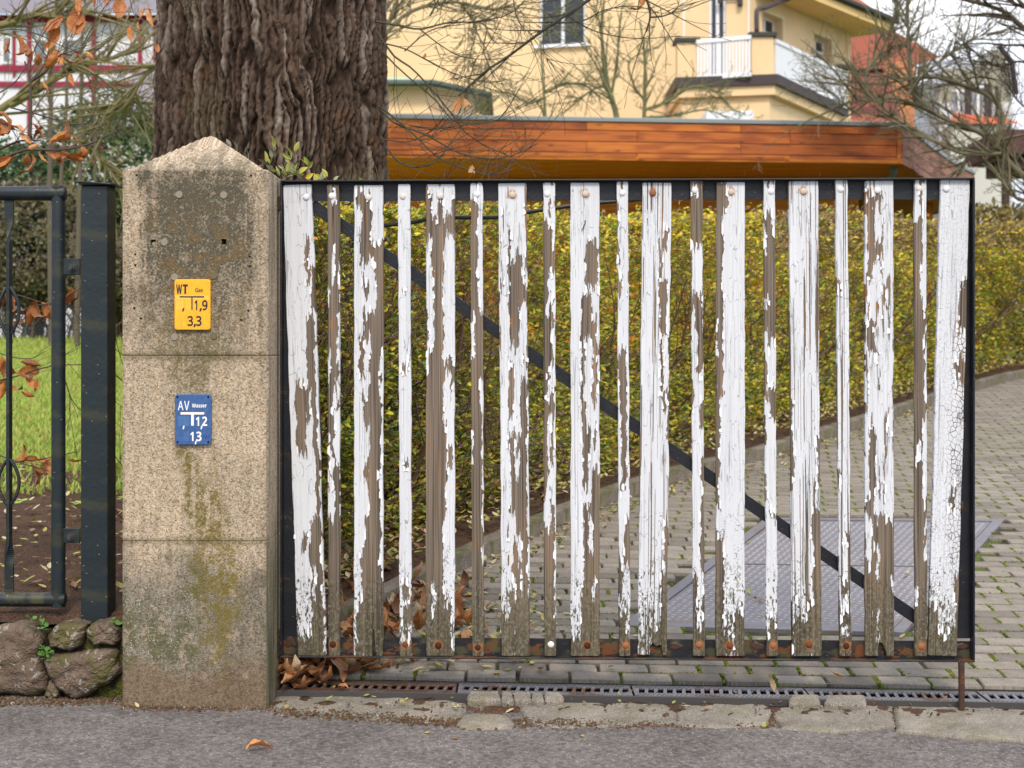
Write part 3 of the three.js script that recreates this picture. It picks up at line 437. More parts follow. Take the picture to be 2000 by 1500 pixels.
const gateIron = iron(11, [0.011, 0.012, 0.017], 0.3, 0.12), gateFoot = iron(12, [0.014, 0.015, 0.019], 0.47, 0.7), rustM = iron(13, [0.06, 0.031, 0.02], 0.42, 0.0, 3);
const gate = thing('garden_gate', 'black iron gate leaf hung with nineteen wooden pickets in peeling white paint', 'gate', [-0.92, 0, -0.04]); gate.rotation.y = -Math.atan(0.08 / 2.735);
const gU = (px) => { const k = (px - 1000) / FPX; return (k * 5.34 + 0.92) / (2.735 + 0.08 * k); }, gX = (px) => gU(px) * 2.7362, gY = (px, py) => EYE - (py - 690) / FPX * (5.34 - 0.08 * gU(px));
{
  const L = gX(551), Rr = gX(1898), T = gY(1200, 352), Bm = gY(1200, 1284.5), f = 0.042, bk = -0.006;
  const ell = (g) => worldUV(g);
  const lip = 0.0065;
  part('top_rail', ell(join([boxG(L, Rr, T - lip, T, bk, f, 0.002), boxG(L + 0.006, Rr - 0.006, gY(1200, 391), T - lip - 0.0005, bk, -0.0005)])), gateIron, gate);
  part('bottom_rail', ell(join([boxG(L, Rr, Bm, Bm + lip, bk, f, 0.002), boxG(L + 0.006, Rr - 0.006, Bm + lip + 0.0005, gY(1200, 1248), bk, -0.0005)])), gateFoot, gate);
  part('hinge_stile', ell(join([boxG(L, L + lip, Bm + lip + 0.001, T - lip - 0.001, bk, f, 0.002), boxG(L + lip + 0.0005, gX(590), gY(560, 1247), gY(560, 392), bk - 0.002, -0.0025)])), gateIron, gate);
  part('closing_stile', ell(join([boxG(Rr - lip, Rr, Bm + lip + 0.001, T - lip - 0.001, bk, f, 0.002), boxG(gX(1860), Rr - lip - 0.0005, gY(1880, 1247), gY(1880, 392), bk - 0.002, -0.0025)])), gateIron, gate);
  // corner rust
  { const rp = [[566, 1255, 0.05], [1720, 1262, 0.05], [1480, 1262, 0.04], [1320, 1262, 0.035], [1878, 1262, 0.04], [1879, 985, 0.016], [1882, 830, 0.012], [1660, 1266, 0.03]]; const R = mul32(9); for (const [x, y, s] of rp) { const o = []; for (let i = 0; i < 10; i++) { const a = i / 10 * 6.28; o.push([Math.cos(a) * s * 0.8 * (0.35 + 0.8 * R()), Math.sin(a) * s * (s > 0.03 ? 0.5 : 1.6) * (0.35 + 0.7 * R())]); } const q = part('rust_scab', blob(o, 0.0012, 0.001, x, 0.001, 4, 26), rustM, gate); q.position.set(gX(x), gY(x, y), s > 0.03 ? 0.0004 : 0.0004); } }
  // diagonal flat bar behind the pickets
  { const a = [gX(612), gY(612, 402)], b = [gX(1800), gY(1800, 1214)], dx = b[0] - a[0], dy = b[1] - a[1], ln = Math.hypot(dx, dy), g = boxG(-0.01, ln, -0.024, 0.024, -0.006, 0, 0.0012); const o = part('diagonal_brace', worldUV(g), gateIron, gate); o.position.set(a[0], a[1], -0.0095); o.rotation.z = Math.atan2(dy, dx); }
  // hinges on the pillar side, drop bolt at the free end
  for (const [y0, y1] of [[1228, 1278], [385, 412]]) part('hinge', boxG(gX(545), gX(552) + 0.002, gY(552, y1), gY(552, y0), -0.02, 0.03, 0.003), gateFoot, gate);
  part('drop_bolt', sweep([V3(gX(1873), Bm + 0.004, 0.03), V3(gX(1873), 0, 0.033), V3(gX(1872.5), -0.1, 0.034)], 0.0122, 0.0122, 6, 12), rustM, gate);

  // pickets: [width class, top left, top right, bottom left, bottom right, top y, bottom y, style, [paint areas: left, right (parts of the width), top, bottom (rows in the photograph), +1 paint / -1 bare]]
  const w1 = 1, b1 = -1;
  const PK = [
    [553, 612, 585, 638, 362, 1279, 0, .6, [[.72, .84, 470, 560, b1], [.88, 1, 520, 620, b1], [.64, .94, 615, 760, b1], [.2, .55, 745, 885, b1], [.55, .7, 745, 820, b1], [.78, 1, 760, 900, b1], [.82, 1, 900, 1000, b1], [.55, 1, 1010, 1250, b1], [.62, .72, 1098, 1165, w1], [.3, .42, 1040, 1075, b1], [0, 1, 1243, 1285, b1], [.93, 1, 600, 1270, w1]]],
    [641, 665, 643, 666, 362, 1279, 1, -.6, [[.25, .7, 372, 394, w1], [.35, .6, 488, 548, w1], [0, .18, 550, 585, w1], [.65, 1, 650, 703, w1], [0, .22, 690, 740, w1], [.3, .6, 755, 795, w1], [.65, 1, 738, 780, w1], [.55, 1, 795, 900, w1], [0, .3, 865, 880, w1], [.05, .45, 888, 906, w1], [0, .35, 910, 935, w1], [.0, .5, 945, 1010, w1], [.9, 1, 500, 1000, w1]]],
    [694, 749, 692, 750, 363, 1279, 0, .6, [[.1, .3, 370, 405, b1], [.24, .58, 385, 520, b1], [.6, 1, 478, 700, b1], [.3, .75, 512, 615, w1], [.3, .5, 545, 578, b1], [.32, .7, 612, 660, b1], [.2, .35, 655, 740, b1], [.55, 1, 690, 1280, b1], [.3, .6, 775, 830, b1], [.35, .6, 895, 930, b1], [.42, 1, 1000, 1285, b1], [.25, .5, 1080, 1285, b1], [.14, .5, 1170, 1285, b1], [.93, 1, 690, 1130, w1], [.1, .9, 1262, 1284, b1]]],
    [779, 802, 782, 806, 361, 1279, 1, .72, [[.2, .8, 566, 574, b1], [.25, .85, 708, 728, b1], [.5, .9, 900, 916, b1], [.2, 1, 1180, 1225, b1], [0, 1, 1255, 1285, b1], [.3, .9, 1130, 1170, b1]]],
    [833, 889, 833, 888, 361, 1279, 0, -.6, [[.05, 1, 356, 385, w1], [.2, .42, 380, 432, w1], [.6, .9, 380, 428, w1], [.0, .2, 470, 600, w1], [.64, 1, 465, 560, w1], [.72, .9, 520, 555, w1], [.6, 1, 550, 710, w1], [.05, .28, 540, 692, w1], [0, .1, 690, 720, w1], [.6, 1, 735, 830, w1], [.72, 1, 820, 1010, w1], [.62, 1, 1010, 1180, w1], [.75, .9, 875, 920, b1], [.85, .93, 700, 770, b1], [.18, .32, 1140, 1205, w1], [.9, 1, 1170, 1275, w1]]],
    [920, 943, 923, 946, 359, 1279, 1, -.6, [[0, 1, 356, 392, w1], [.6, 1, 390, 560, w1], [.7, 1, 560, 615, w1], [0, .25, 630, 702, w1], [.75, 1, 740, 800, w1], [.9, 1, 800, 1100, w1], [0, .15, 850, 905, w1]]],
    [974, 1028, 980, 1036, 359, 1279, 2, .55, [[.3, .38, 450, 520, b1], [.35, .8, 520, 610, b1], [.6, .8, 490, 560, b1], [.38, .72, 570, 680, b1], [.7, 1, 590, 690, w1], [.7, 1, 560, 590, b1], [.3, .45, 720, 800, b1], [.72, 1, 745, 930, b1], [.35, .5, 760, 820, b1], [.35, .95, 850, 1000, b1], [.5, .7, 885, 930, w1], [.45, 1, 1000, 1285, b1], [.6, .72, 1045, 1100, w1], [.35, .6, 1010, 1060, w1], [.33, .5, 1150, 1285, b1], [0, .35, 1205, 1285, b1], [.95, 1, 690, 1150, w1]]],
    [1061, 1084, 1063, 1086, 358, 1279, 1, -.6, [[0, 1, 354, 395, w1], [0, 1, 395, 432, w1], [.45, .6, 390, 432, b1], [.3, .6, 430, 446, w1], [.7, 1, 430, 475, w1], [.4, 1, 528, 575, w1], [.3, .6, 570, 620, w1], [.85, 1, 575, 600, w1], [.7, 1, 632, 668, w1], [.6, 1, 710, 750, w1], [.25, .6, 742, 785, w1], [.4, .8, 808, 840, w1], [.4, .75, 842, 874, w1], [.35, .55, 875, 890, w1], [.5, 1, 898, 935, w1], [.2, .9, 925, 975, w1], [.0, .6, 975, 1030, w1], [.92, 1, 560, 1200, w1]]],
    [1114, 1170, 1115, 1171, 358, 1279, 0, .6, [[.38, .47, 435, 450, b1], [.5, .95, 472, 560, b1], [.36, 1, 575, 660, b1], [.72, .9, 565, 620, w1], [.36, .46, 660, 790, b1], [.76, 1, 660, 790, b1], [.4, .55, 790, 850, b1], [.45, .7, 838, 900, b1], [.8, 1, 830, 870, b1], [.45, .62, 900, 955, b1], [.75, 1, 910, 1010, b1], [.45, 1, 985, 1285, b1], [.78, .9, 1125, 1165, w1], [.6, .75, 1010, 1080, w1], [.36, .5, 1160, 1285, b1], [0, .5, 1240, 1285, b1], [.9, 1, 560, 900, w1]]],
    [1204, 1226, 1209, 1230, 356, 1279, 1, .6, [[.3, .6, 358, 375, b1], [0, .14, 400, 500, b1], [0, .35, 540, 566, b1], [.1, .8, 680, 765, b1], [.25, .8, 765, 800, b1], [.3, .8, 800, 880, b1], [.25, .7, 880, 950, b1], [.5, 1, 1010, 1100, b1], [0, .3, 1080, 1160, b1], [.2, .7, 1150, 1175, w1], [0, .7, 1190, 1285, b1], [.7, 1, 1240, 1285, b1]]],
    [1254, 1310, 1245, 1302, 358, 1277, 3, .75, [[.75, .92, 450, 492, b1], [.7, .9, 548, 655, b1], [.62, .7, 470, 600, b1], [.66, .74, 620, 770, b1], [.78, .9, 765, 808, b1], [.95, 1, 640, 860, b1], [.85, 1, 1020, 1100, b1], [.8, 1, 1120, 1285, b1], [.55, .8, 1225, 1285, b1]]],
    [1348, 1370, 1353, 1376, 352, 1279, 1, -.6, [[.1, .6, 364, 380, w1], [.1, 1, 484, 572, w1], [0, .3, 600, 650, w1], [0, .45, 650, 730, w1], [.1, 1, 730, 790, w1], [0, .75, 790, 1000, w1], [.1, 1, 840, 900, w1], [.0, .6, 1000, 1120, w1], [.3, .8, 1120, 1215, w1], [.95, 1, 560, 760, w1]]],
    [1398, 1454, 1397, 1452, 357, 1279, 0, .68, [[0, .4, 355, 420, b1], [0, .22, 420, 620, b1], [0, .24, 620, 770, b1], [0, .06, 640, 710, w1], [0, .12, 770, 1000, b1], [0, .28, 1050, 1285, b1], [.7, 1, 1190, 1285, b1], [.0, .5, 1235, 1285, b1]]],
    [1490, 1511, 1495, 1517, 352, 1279, 1, -.6, [[0, 1, 350, 418, w1], [.4, .6, 352, 375, b1], [.65, 1, 415, 442, w1], [0, .22, 440, 494, w1], [.0, .5, 575, 600, w1], [0, .3, 640, 700, w1], [.5, 1, 660, 700, w1], [.1, 1, 690, 755, w1], [.0, .35, 780, 815, w1], [.05, 1, 815, 1000, w1], [0, .35, 1000, 1230, w1], [.05, 1, 1010, 1205, w1]]],
    [1538, 1596, 1546, 1602, 355, 1279, 3, .74, [[.94, 1, 560, 640, b1], [.0, .07, 760, 940, b1], [.88, 1, 840, 940, b1], [.72, 1, 985, 1285, b1], [.55, 1, 1175, 1285, b1], [.1, .6, 1205, 1285, b1], [.75, .82, 930, 985, b1]]],
    [1630, 1652, 1637, 1661, 352, 1279, 3, .7, [[0, .3, 550, 572, b1], [0, .2, 920, 950, b1], [.3, .8, 1040, 1056, b1], [.2, .7, 1130, 1160, b1], [.3, 1, 1190, 1220, b1], [0, 1, 1240, 1285, b1]]],
    [1686, 1744, 1689, 1742, 354, 1279, 2, .34, [[.0, 1, 352, 362, w1], [.05, .68, 378, 545, b1], [.3, .55, 395, 470, w1], [.6, 1, 370, 540, w1], [0, .1, 500, 560, w1], [.3, .55, 500, 550, w1], [.15, .35, 620, 680, b1], [.1, .35, 840, 1010, b1], [.0, .12, 820, 970, w1], [.6, .72, 560, 600, b1], [.2, .6, 1000, 1285, b1], [0, .2, 1005, 1095, w1], [.55, 1, 1020, 1285, b1], [.4, .52, 1065, 1130, w1], [.88, 1, 1120, 1150, w1], [.45, .52, 1180, 1240, w1], [0, .3, 1100, 1285, b1]]],
    [1783, 1806, 1784, 1808, 350, 1279, 1, -.6, [[0, .45, 350, 430, w1], [.7, 1, 350, 400, w1], [.6, 1, 385, 520, w1], [.45, 1, 520, 575, w1], [.75, 1, 570, 610, w1], [.75, 1, 640, 660, w1], [.82, 1, 680, 780, w1], [.6, 1, 815, 900, w1], [.1, .5, 865, 898, w1], [.65, 1, 900, 975, w1], [.8, 1, 1010, 1035, w1], [.75, 1, 1055, 1085, w1], [.0, .2, 1140, 1175, w1]]],
    [1834, 1892, 1811, 1865, 352, 1279, 4, .72, [[.75, 1, 560, 645, b1], [.9, 1, 535, 565, b1], [.68, 1, 700, 745, b1], [.6, .8, 955, 990, b1], [0, .3, 1180, 1285, b1], [.3, 1, 1232, 1285, b1], [.88, 1, 1120, 1285, b1]]],
  ];
  const bolts = [[600, 386, 0], [650, 384, 0], [721, 387, 1], [788, 385, 1], [860, 384, 1], [932, 381, 0], [1001, 382, 2], [1069, 380, 0], [1143, 380, 2], [1215, 378, 0], [1274, 378, 3], [1356, 373, 0], [1426, 376, 2], [1504, 375, 0], [1567, 375, 2], [1639, 371, 0], [1711, 373, 0], [1792, 370, 1], [1845, 370, 0]];
  const feet = [[652, 1256, 4], [793, 1256, 5], [857, 1258, 4], [934, 1262, 4], [1076, 1256, 0], [1147, 1258, 4], [1221, 1258, 3], [1364, 1257, 3], [1424, 1258, 5], [1508, 1258, 3], [1578, 1256, 5], [1650, 1259, 4], [1796, 1260, 3]];
  PK.forEach(([tl, tr, bl, br, ty, by, style, bias, areas], i) => {
    const wide = tr - tl > 40, yT = gY(tl, ty), yB = gY(tl, by), h = yT - yB, xt = (gX(tl) + gX(tr)) / 2, xb = (gX(bl) + gX(br)) / 2, w = ((gX(tr) - gX(tl)) + (gX(br) - gX(bl))) / 2, seed = 100 + i * 37, R = mul32(seed);
    const W = wide ? 140 : 64, H = 1200, fld = new Float32Array(W * H), seedN = seed;
    const notch = [];
    for (let y = 0; y < H; y++) for (let x = 0; x < W; x++) {
      const uu = (x + 0.5) / W * w, vv = (1 - (y + 0.5) / H) * h;            // vv from the top
      const cu = uu * 300 + vn(uu * 40, vv * 8, seedN) * 1.2, cw = uu * 110 + vn(uu * 30, vv * 6, seedN + 12) * 0.8, rag = (hash2(Math.floor(cu), 3, seedN) - 0.5) * 0.03 + (hash2(Math.floor(cw), 7, seedN + 1) - 0.5) * 0.045 + (vn(uu * 700, vv * 9, seedN + 1) - 0.5) * 0.012;
      const cv = vv * 62 + hash2(Math.floor(cw), 9, seedN) * 3, ch = vv * 24 + 4 * vn(vv * 3, 1, seedN), side = (hash2(Math.floor(cv), 5, seedN + 2) - 0.5) * 0.0055 + (vn(ch, 3, seedN + 2) - 0.5) * 0.013 + (vn(uu * 60, vv * 120, seedN + 3) - 0.5) * 0.002;
      const U = (uu + side) / w, P = ty + (vv + rag) / h * (by - ty); let c = bias;
      for (const [u0, u1, y0, y1, val] of areas) { const e = 0.05, m = (u0 <= 0 ? 1 : sst(u0 - e, u0 + e, U)) * (u1 >= 1 ? 1 : 1 - sst(u1 - e, u1 + e, U)) * sst(y0 - 9, y0 + 9, P) * (1 - sst(y1 - 9, y1 + 9, P)); if (m > 0) c = mix(c, val * 0.75, m); }
      const ns = (vn(cu * 0.45, vv * 5, seedN + 4) - 0.5) * 0.75 + (hash2(Math.floor(cu), Math.floor(vv * 22 + hash2(Math.floor(cu), 1, seedN) * 9), seedN + 5) - 0.5) * 0.42 + (vn(uu * 60, vv * 20, seedN + 6) - 0.5) * 0.4;
      const loose = style === 2 ? 1.45 : style === 3 ? 0.75 : 0.9; let f = c + ns * loose;
      const edge = Math.min(uu, w - uu); f -= (1 - sst(0, 0.005, edge)) * 0.55 * vn(vv * 14, uu * 3, seedN + 8);
      if (style === 3) { const gl = vn(uu * 420, vv * 2.2, seedN + 7) * 0.6 + vn(uu * 190, vv * 3.3, seedN + 17) * 0.4; if (gl > 0.7 - 0.07 * sst(900, 1200, P)) f -= 1.1; }
      if (P > 1110) { const wq = fbm(uu * 190, vv * 60, seedN + 11, 3); f -= wq > 0.74 - 0.24 * sst(1110, 1290, P) ? 1.6 : 0; }
      fld[y * W + x] = f;
    }
    // cracked paint: cell borders
    const crack = (uu, vv) => { const s = 0.017, X = uu / s, Y = vv / s * 0.8, xi = Math.floor(X), yi = Math.floor(Y); let a = 9, b = 9; for (let q = -1; q <= 1; q++) for (let r = -1; r <= 1; r++) { const dx = xi + q + hash2(xi + q, yi + r, 1) - X, dy = yi + r + hash2(xi + q, yi + r, 2) - Y, dd = Math.hypot(dx, dy); if (dd < a) { b = a; a = dd; } else if (dd < b) b = dd; } return b - a; };
    const hgt = new Float32Array(W * H), colr = new Array(W * H); const myBolts = [...bolts, ...feet].filter(([bx]) => bx >= Math.min(tl, bl) - 3 && bx <= Math.max(tr, br) + 3);
    for (let y = 0; y < H; y++) for (let x = 0; x < W; x++) {
      const k = y * W + x, uu = (x + 0.5) / W * w, vv = (1 - (y + 0.5) / H) * h, P = ty + vv / h * (by - ty); let f = fld[k];
      const grain = vn(uu * 900, vv * 5, seed + 20) * 0.45 + vn(uu * 350 + vn(uu * 20, vv * 4, 3) * 4, vv * 2.4, seed + 21) * 0.55, tone = fbm(uu * 30, vv * 2.5, seed + 22, 3);
      let cr = 1; if (style === 4 && f > 0) { const s = crack(uu, vv), z = sst(0.35, 0.75, uu / w) * sst(520, 700, P) * (1 - sst(1020, 1180, P)), th = 0.02 + 0.13 * z * vn(uu * 40, vv * 30, 5); if (s < th) { cr = z > 0.45 && s < th * 0.6 ? 0 : 0.55; } }
      if (cr === 0) f = -0.2;
      let c, z; const low = sst(1060, 1250, P);
      if (f > 0) {
        const dirt = vn(uu * 500, vv * 3, seed + 30), hair = Math.abs(vn(uu * 90, vv * 14, seed + 31) - 0.5), vh = Math.abs(vn(uu * 260, vv * 2.2, seed + 32) - 0.5), big = fbm(uu * 20, vv * 3, seed + 35, 3);
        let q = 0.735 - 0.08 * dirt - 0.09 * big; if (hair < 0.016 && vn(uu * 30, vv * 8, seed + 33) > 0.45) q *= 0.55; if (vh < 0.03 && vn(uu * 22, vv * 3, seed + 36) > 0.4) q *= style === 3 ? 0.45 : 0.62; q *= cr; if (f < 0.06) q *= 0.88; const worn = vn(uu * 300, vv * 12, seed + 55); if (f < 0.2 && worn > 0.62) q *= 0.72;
        c = [q * 0.975, q * 0.995, q * 1.045];
        if (hash2(x >> 1, y >> 1, seed) > 0.9985) c = c.map((v) => v * 0.35);
        const li = vn(uu * 210, vv * 190, seed + 40) * 0.5 + fbm(uu * 35, vv * 22, seed + 42, 3) * 0.5; if (P > 1000 && li > 0.79 - 0.2 * sst(1000, 1280, P) - (style === 4 || i === 12 ? 0.07 : 0)) c = mix3(c, [0.2, 0.215, 0.17], 0.7);
        z = 0.62 + 0.38 * Math.exp(-f * 9) + 0.05 * grain - (cr < 1 ? 0.35 : 0);
      } else {
        let q = (0.3 + 1.25 * grain) * (0.65 + 0.7 * tone); c = [0.192 * q, 0.152 * q, 0.118 * q];
        if (vn(uu * 300, vv * 1.6, seed + 25) > 0.76) c = c.map((v) => v * 0.5); if (tone > 0.6) c = mix3(c, [0.2 * q, 0.135 * q, 0.09 * q], 0.5);
        const fresh = fbm(uu * 24, vv * 7, seed + 26, 3); if (f > -0.35 && fresh > 0.6) c = mix3(c, [0.3 * q, 0.135 * q, 0.05 * q], 0.75); else if (f > -0.22) c = mix3(c, [0.21 * q, 0.15 * q, 0.115 * q], 0.6);
        c = mix3(c, [0.098 * q, 0.082 * q, 0.052 * q], 0.25 * sst(600, 1000, P) * tone + low * 0.75);
        if (P > 1130) { const li = fbm(uu * 170, vv * 110, seed + 41, 3); if (li > 0.69 - 0.05 * low) c = mix3(c, [0.2, 0.205, 0.165], 0.5); if (li < 0.34) c = c.map((v) => v * 0.7); }
        z = 0.12 * grain + 0.1 * tone;
      }
      for (const [bx, byy, kind] of myBolts) { const ux = (gX(bx) - mix(xt, xb, vv / h)) + w / 2, r = Math.hypot(uu - ux, (vv - (yT - gY(bx, byy))) * 0.8); const st = kind >= 2 ? 0.022 : 0.012; if (kind && r < st) { const t = sst(st, 0.006, r + (vn(uu * 200, vv * 60, 3) - 0.5) * 0.012) * (kind === 1 ? 0.45 : 0.85); c = mix3(c, [0.36, 0.125, 0.03], t); } }
      hgt[k] = z; colr[k] = c;
    }
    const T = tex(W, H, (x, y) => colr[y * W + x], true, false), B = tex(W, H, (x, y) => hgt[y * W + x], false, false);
    // outline with worn edges, splits and rot
    const s = new THREE.Shape(), N = 46, jig = (v, q) => (vn(v * 12, q, seed + 50) - 0.5) * 0.004 + (vn(v * 50, q, seed + 51) - 0.5) * 0.0022, rc = 0.004;
    s.moveTo(-w / 2 + rc, -h); 
    if (i === 2) { s.lineTo(w * 0.14, -h); s.lineTo(w * 0.13, -h + 0.06); s.lineTo(w * 0.165, -h + 0.19); s.lineTo(w * 0.215, -h + 0.06); s.lineTo(w * 0.26, -h); }
    if (i === 10) { s.lineTo(-w * 0.1, -h); s.lineTo(-w * 0.08, -h + 0.035); s.lineTo(w * 0.0, -h + 0.05); s.lineTo(w * 0.12, -h + 0.035); s.lineTo(w * 0.3, -h + 0.04); s.lineTo(w * 0.36, -h); }
    if (i === 16) { s.lineTo(-w * 0.03, -h); s.lineTo(-w * 0.05, -h + 0.02); s.lineTo(-w * 0.02, -h + 0.055); s.lineTo(w * 0.1, -h + 0.05); s.lineTo(w * 0.24, -h + 0.015); s.lineTo(w * 0.26, -h); }
    if (!wide && i % 3 === 0) { s.lineTo(-0.001, -h); s.lineTo(0, -h + 0.035); s.lineTo(0.0015, -h); }
    s.lineTo(w / 2 - rc, -h); for (let k = 0; k <= N; k++) { const v = k / N; s.lineTo(w / 2 + jig(v * h, 1) * (k ? 1 : 0), -h + rc + v * (h - 2 * rc)); } s.lineTo(w / 2 - rc, 0); s.lineTo(-w / 2 + rc, 0); for (let k = N; k >= 0; k--) { const v = k / N; s.lineTo(-w / 2 + jig(v * h, 9), -h + rc + v * (h - 2 * rc)); }
    const g = new THREE.ExtrudeGeometry(s, { depth: 0.018, bevelEnabled: true, bevelSize: 0.0018, bevelThickness: 0.0018, bevelOffset: -0.0018, bevelSegments: 1 }), p = g.attributes.position, uv = g.attributes.uv; for (let k = 0; k < p.count; k++) uv.setXY(k, clamp(p.getX(k) / w + 0.5, 0.01, 0.99), clamp((p.getY(k) + h) / h, 0.002, 0.998));
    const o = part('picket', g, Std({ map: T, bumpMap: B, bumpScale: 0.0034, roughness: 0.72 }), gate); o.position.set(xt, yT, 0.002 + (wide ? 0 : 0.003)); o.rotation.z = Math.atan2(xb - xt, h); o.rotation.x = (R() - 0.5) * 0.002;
    // lifted flakes along the paint edge
    const fl = new GB(); let made = 0; for (let tries = 0; tries < 2600 && made < (wide ? 46 : 26); tries++) {
      const x = 3 + Math.floor(R() * (W - 8)), y = 8 + Math.floor(R() * (H - 16)), f = fld[y * W + x]; if (f < 0.01 || f > 0.3) continue; const dir = fld[y * W + x + 3] < 0 ? 1 : fld[y * W + x - 3] < 0 ? -1 : 0; if (!dir) continue;
      const X = (x + 0.5) / W * w - w / 2, Y = (y + 0.5) / H * h - h, hh = 0.006 + R() * 0.02, ww = 0.003 + R() * 0.005, up = 0.001 + R() * 0.0035; const a = V3(X - dir * ww, Y - hh, 0.0221), b = V3(X + dir * ww * 0.5, Y - hh * 0.5, 0.0221 + up), c = V3(X + dir * ww * 0.4, Y + hh * 0.6, 0.0221 + up * 0.8), d = V3(X - dir * ww, Y + hh, 0.0221); fl.quad(a, b, c, d); made++;
    }
    if (made) part('paint_flakes', fl.geo(), flakeM, o, 'stuff');
  });
  const dome = new THREE.SphereGeometry(0.0135, 14, 7, 0, Math.PI * 2, 0, Math.PI / 2); dome.scale(1, 0.55, 1); dome.rotateX(Math.PI / 2);
  const bm = [mat(0.74, 0.74, 0.77, 0.5), mat(0.66, 0.6, 0.55, 0.6), mat(0.6, 0.48, 0.38, 0.7), mat(0.27, 0.115, 0.06, 0.65), mat(0.055, 0.024, 0.016, 0.9), mat(0.16, 0.055, 0.022, 0.8)];
  for (const [x, y, k] of [...bolts, ...feet]) { const o = part('bolt', dome, bm[k], gate); o.position.set(gX(x), gY(x, y), bolts.find((q) => q[0] === x) && [1, 3, 5, 7, 9, 11, 13, 15, 17].includes(bolts.findIndex((q) => q[0] === x)) ? 0.0245 : 0.0235); }
}
// black cable slung behind the gate
{ const pts = [[640, 442], [700, 443], [750, 440], [800, 435], [850, 426], [920, 425], [975, 424], [1040, 413], [1100, 404], [1170, 396], [1230, 391], [1290, 384]].map(([x, y]) => at(x, y, 5.43)); tag(part('cable', sweep(pts, 0.0085, 0.0085, 60, 10), iron(31, [0.02, 0.021, 0.02], 0.25, 0.3)), 'black cable slung along the back of the picket gate near its top', 'cable'); }
// ---------------------------------------------------------------- fence left of the pillar, on its rubble wall
{
  const fm = iron(41, [0.013, 0.021, 0.025], 0.25, 0.35, 1.4), post = thing('fence_post', 'square dark blue grey steel fence post with a bent cap beside the stone pillar', 'post', [at(184, 1213, 5.27).x, 0.22, DIST - 5.27]);
  const h = 1.995 - 0.22; part('tube', worldUV(boxG(-0.054, 0.054, 0, h, -0.11, 0, 0.006)), fm, post);
  { const g = worldUV(boxG(-0.074, 0.07, 0, 0.006, -0.13, 0.02, 0.002)); const o = part('cap_plate', g, iron(42, [0.03, 0.028, 0.027], 0.45, 0.2), post); o.position.set(0, h + 0.006, 0); o.rotation.set(0.04, 0, -0.075); const q = part('cap_plate', worldUV(boxG(-0.062, 0.078, 0, 0.008, -0.12, 0.014, 0.002)), fm, post); q.position.set(0.003, h + 0.001, 0); }
  const fd = 5.3, X = (px) => (px - 1000) * fd / FPX, Y = (py) => EYE - (py - 690) * fd / FPX, fence = thing('metal_fence', 'dark steel fence panel with a twisted bar and leaf shaped rings', 'fence', [X(114), 0, DIST - fd]);
  const x0 = X(114), sx = (px) => X(px) - x0, r = 0.0275, legs = (pts, rad) => new GB().tube(pts, pts.map(() => rad), 14).geo();
  const fmLow = iron(43, [0.015, 0.021, 0.022], 0.25, 0.75, 1.4);
  part('stile', legs([V3(0, Y(1186) + 0.002, 0), V3(0, Y(800), 0), V3(0, Y(364), 0)], r), fm, fence);
  const xl = sx(-720); part('stile', legs([V3(xl, Y(1186), 0), V3(xl, Y(364), 0)], r), fm, fence);
  part('top_rail', legs([V3(xl, Y(378), 0.0006), V3(sx(40), Y(378), 0.0006), V3(0.0268, Y(378), 0.0006)], 0.0292), fm, fence); part('bottom_rail', legs([V3(xl, Y(1171), 0.0006), V3(0.0268, Y(1171), 0.0006)], 0.0278), fmLow, fence);
  const flat = (segs, wd, th) => { const g = new GB(); let prev; segs.forEach(([x, y, a]) => { const c = Math.cos(a), s = Math.sin(a), row = [[-wd, -th], [wd, -th], [wd, th], [-wd, th], [-wd, -th]].map(([p, q], i) => g.v(x + p * c - q * s, y, p * s + q * c, null, i * 0.02, y)); if (prev) for (let i = 0; i < 4; i++) g.i.push(prev[i], row[i], prev[i + 1], prev[i + 1], row[i], row[i + 1]); prev = row; }); const k = g.geo(); return k.toNonIndexed(); };
  for (const bx of [18, -100, -218, -336, -454, -572, -690]) {
    const segs = [], bxx = sx(bx); for (let py = 392; py <= 1158; py += 4) { const a = py < 800 ? sst(425, 482, py) * Math.PI / 2 : Math.PI / 2 + sst(1055, 1112, py) * Math.PI / 2; segs.push([bxx, Y(py), a]); }
    const g = flat(segs, 0.0172, 0.0062); g.computeVertexNormals(); const bar = part('twisted_bar', g, bx === 18 ? fmLow : fm, fence);
    for (const [ya, yb] of [[559, 656], [895, 989]]) { const ring = new GB(); for (const s of [-1, 1]) { const pts = []; for (let k = 0; k <= 18; k++) { const t = k / 18; pts.push(V3(bxx + s * 0.041 * Math.pow(Math.sin(Math.PI * t), 0.8), mix(Y(ya), Y(yb), t), 0.004)); } ring.tube(pts, pts.map(() => 0.0066), 8); } part('leaf_ring', ring.geo(), fm, bar); }
  }
  const hexg = new THREE.CylinderGeometry(0.0125, 0.0125, 0.012, 6); hexg.rotateX(Math.PI / 2); const stud = new THREE.CylinderGeometry(0.0065, 0.0065, 0.012, 10); stud.rotateX(Math.PI / 2); stud.translate(0, 0, 0.01); const wash = new THREE.CylinderGeometry(0.017, 0.017, 0.003, 18); wash.rotateX(Math.PI / 2); wash.translate(0, 0, -0.006);
  const bolt = join([hexg, stud, wash]), bm2 = iron(44, [0.045, 0.047, 0.05], 0.35, 0.1);
  for (const [y0, y1, bx] of [[505, 537, 144], [1031, 1060, 141]]) { const o = part('fixing_bracket', worldUV(boxG(sx(122), sx(158), Y(y1), Y(y0), 0.002, 0.012, 0.003)), fm, fence); const b = part('bolt', bolt, bm2, o); b.position.set(sx(bx), Y((y0 + y1) / 2 + 3), 0.02); }
}
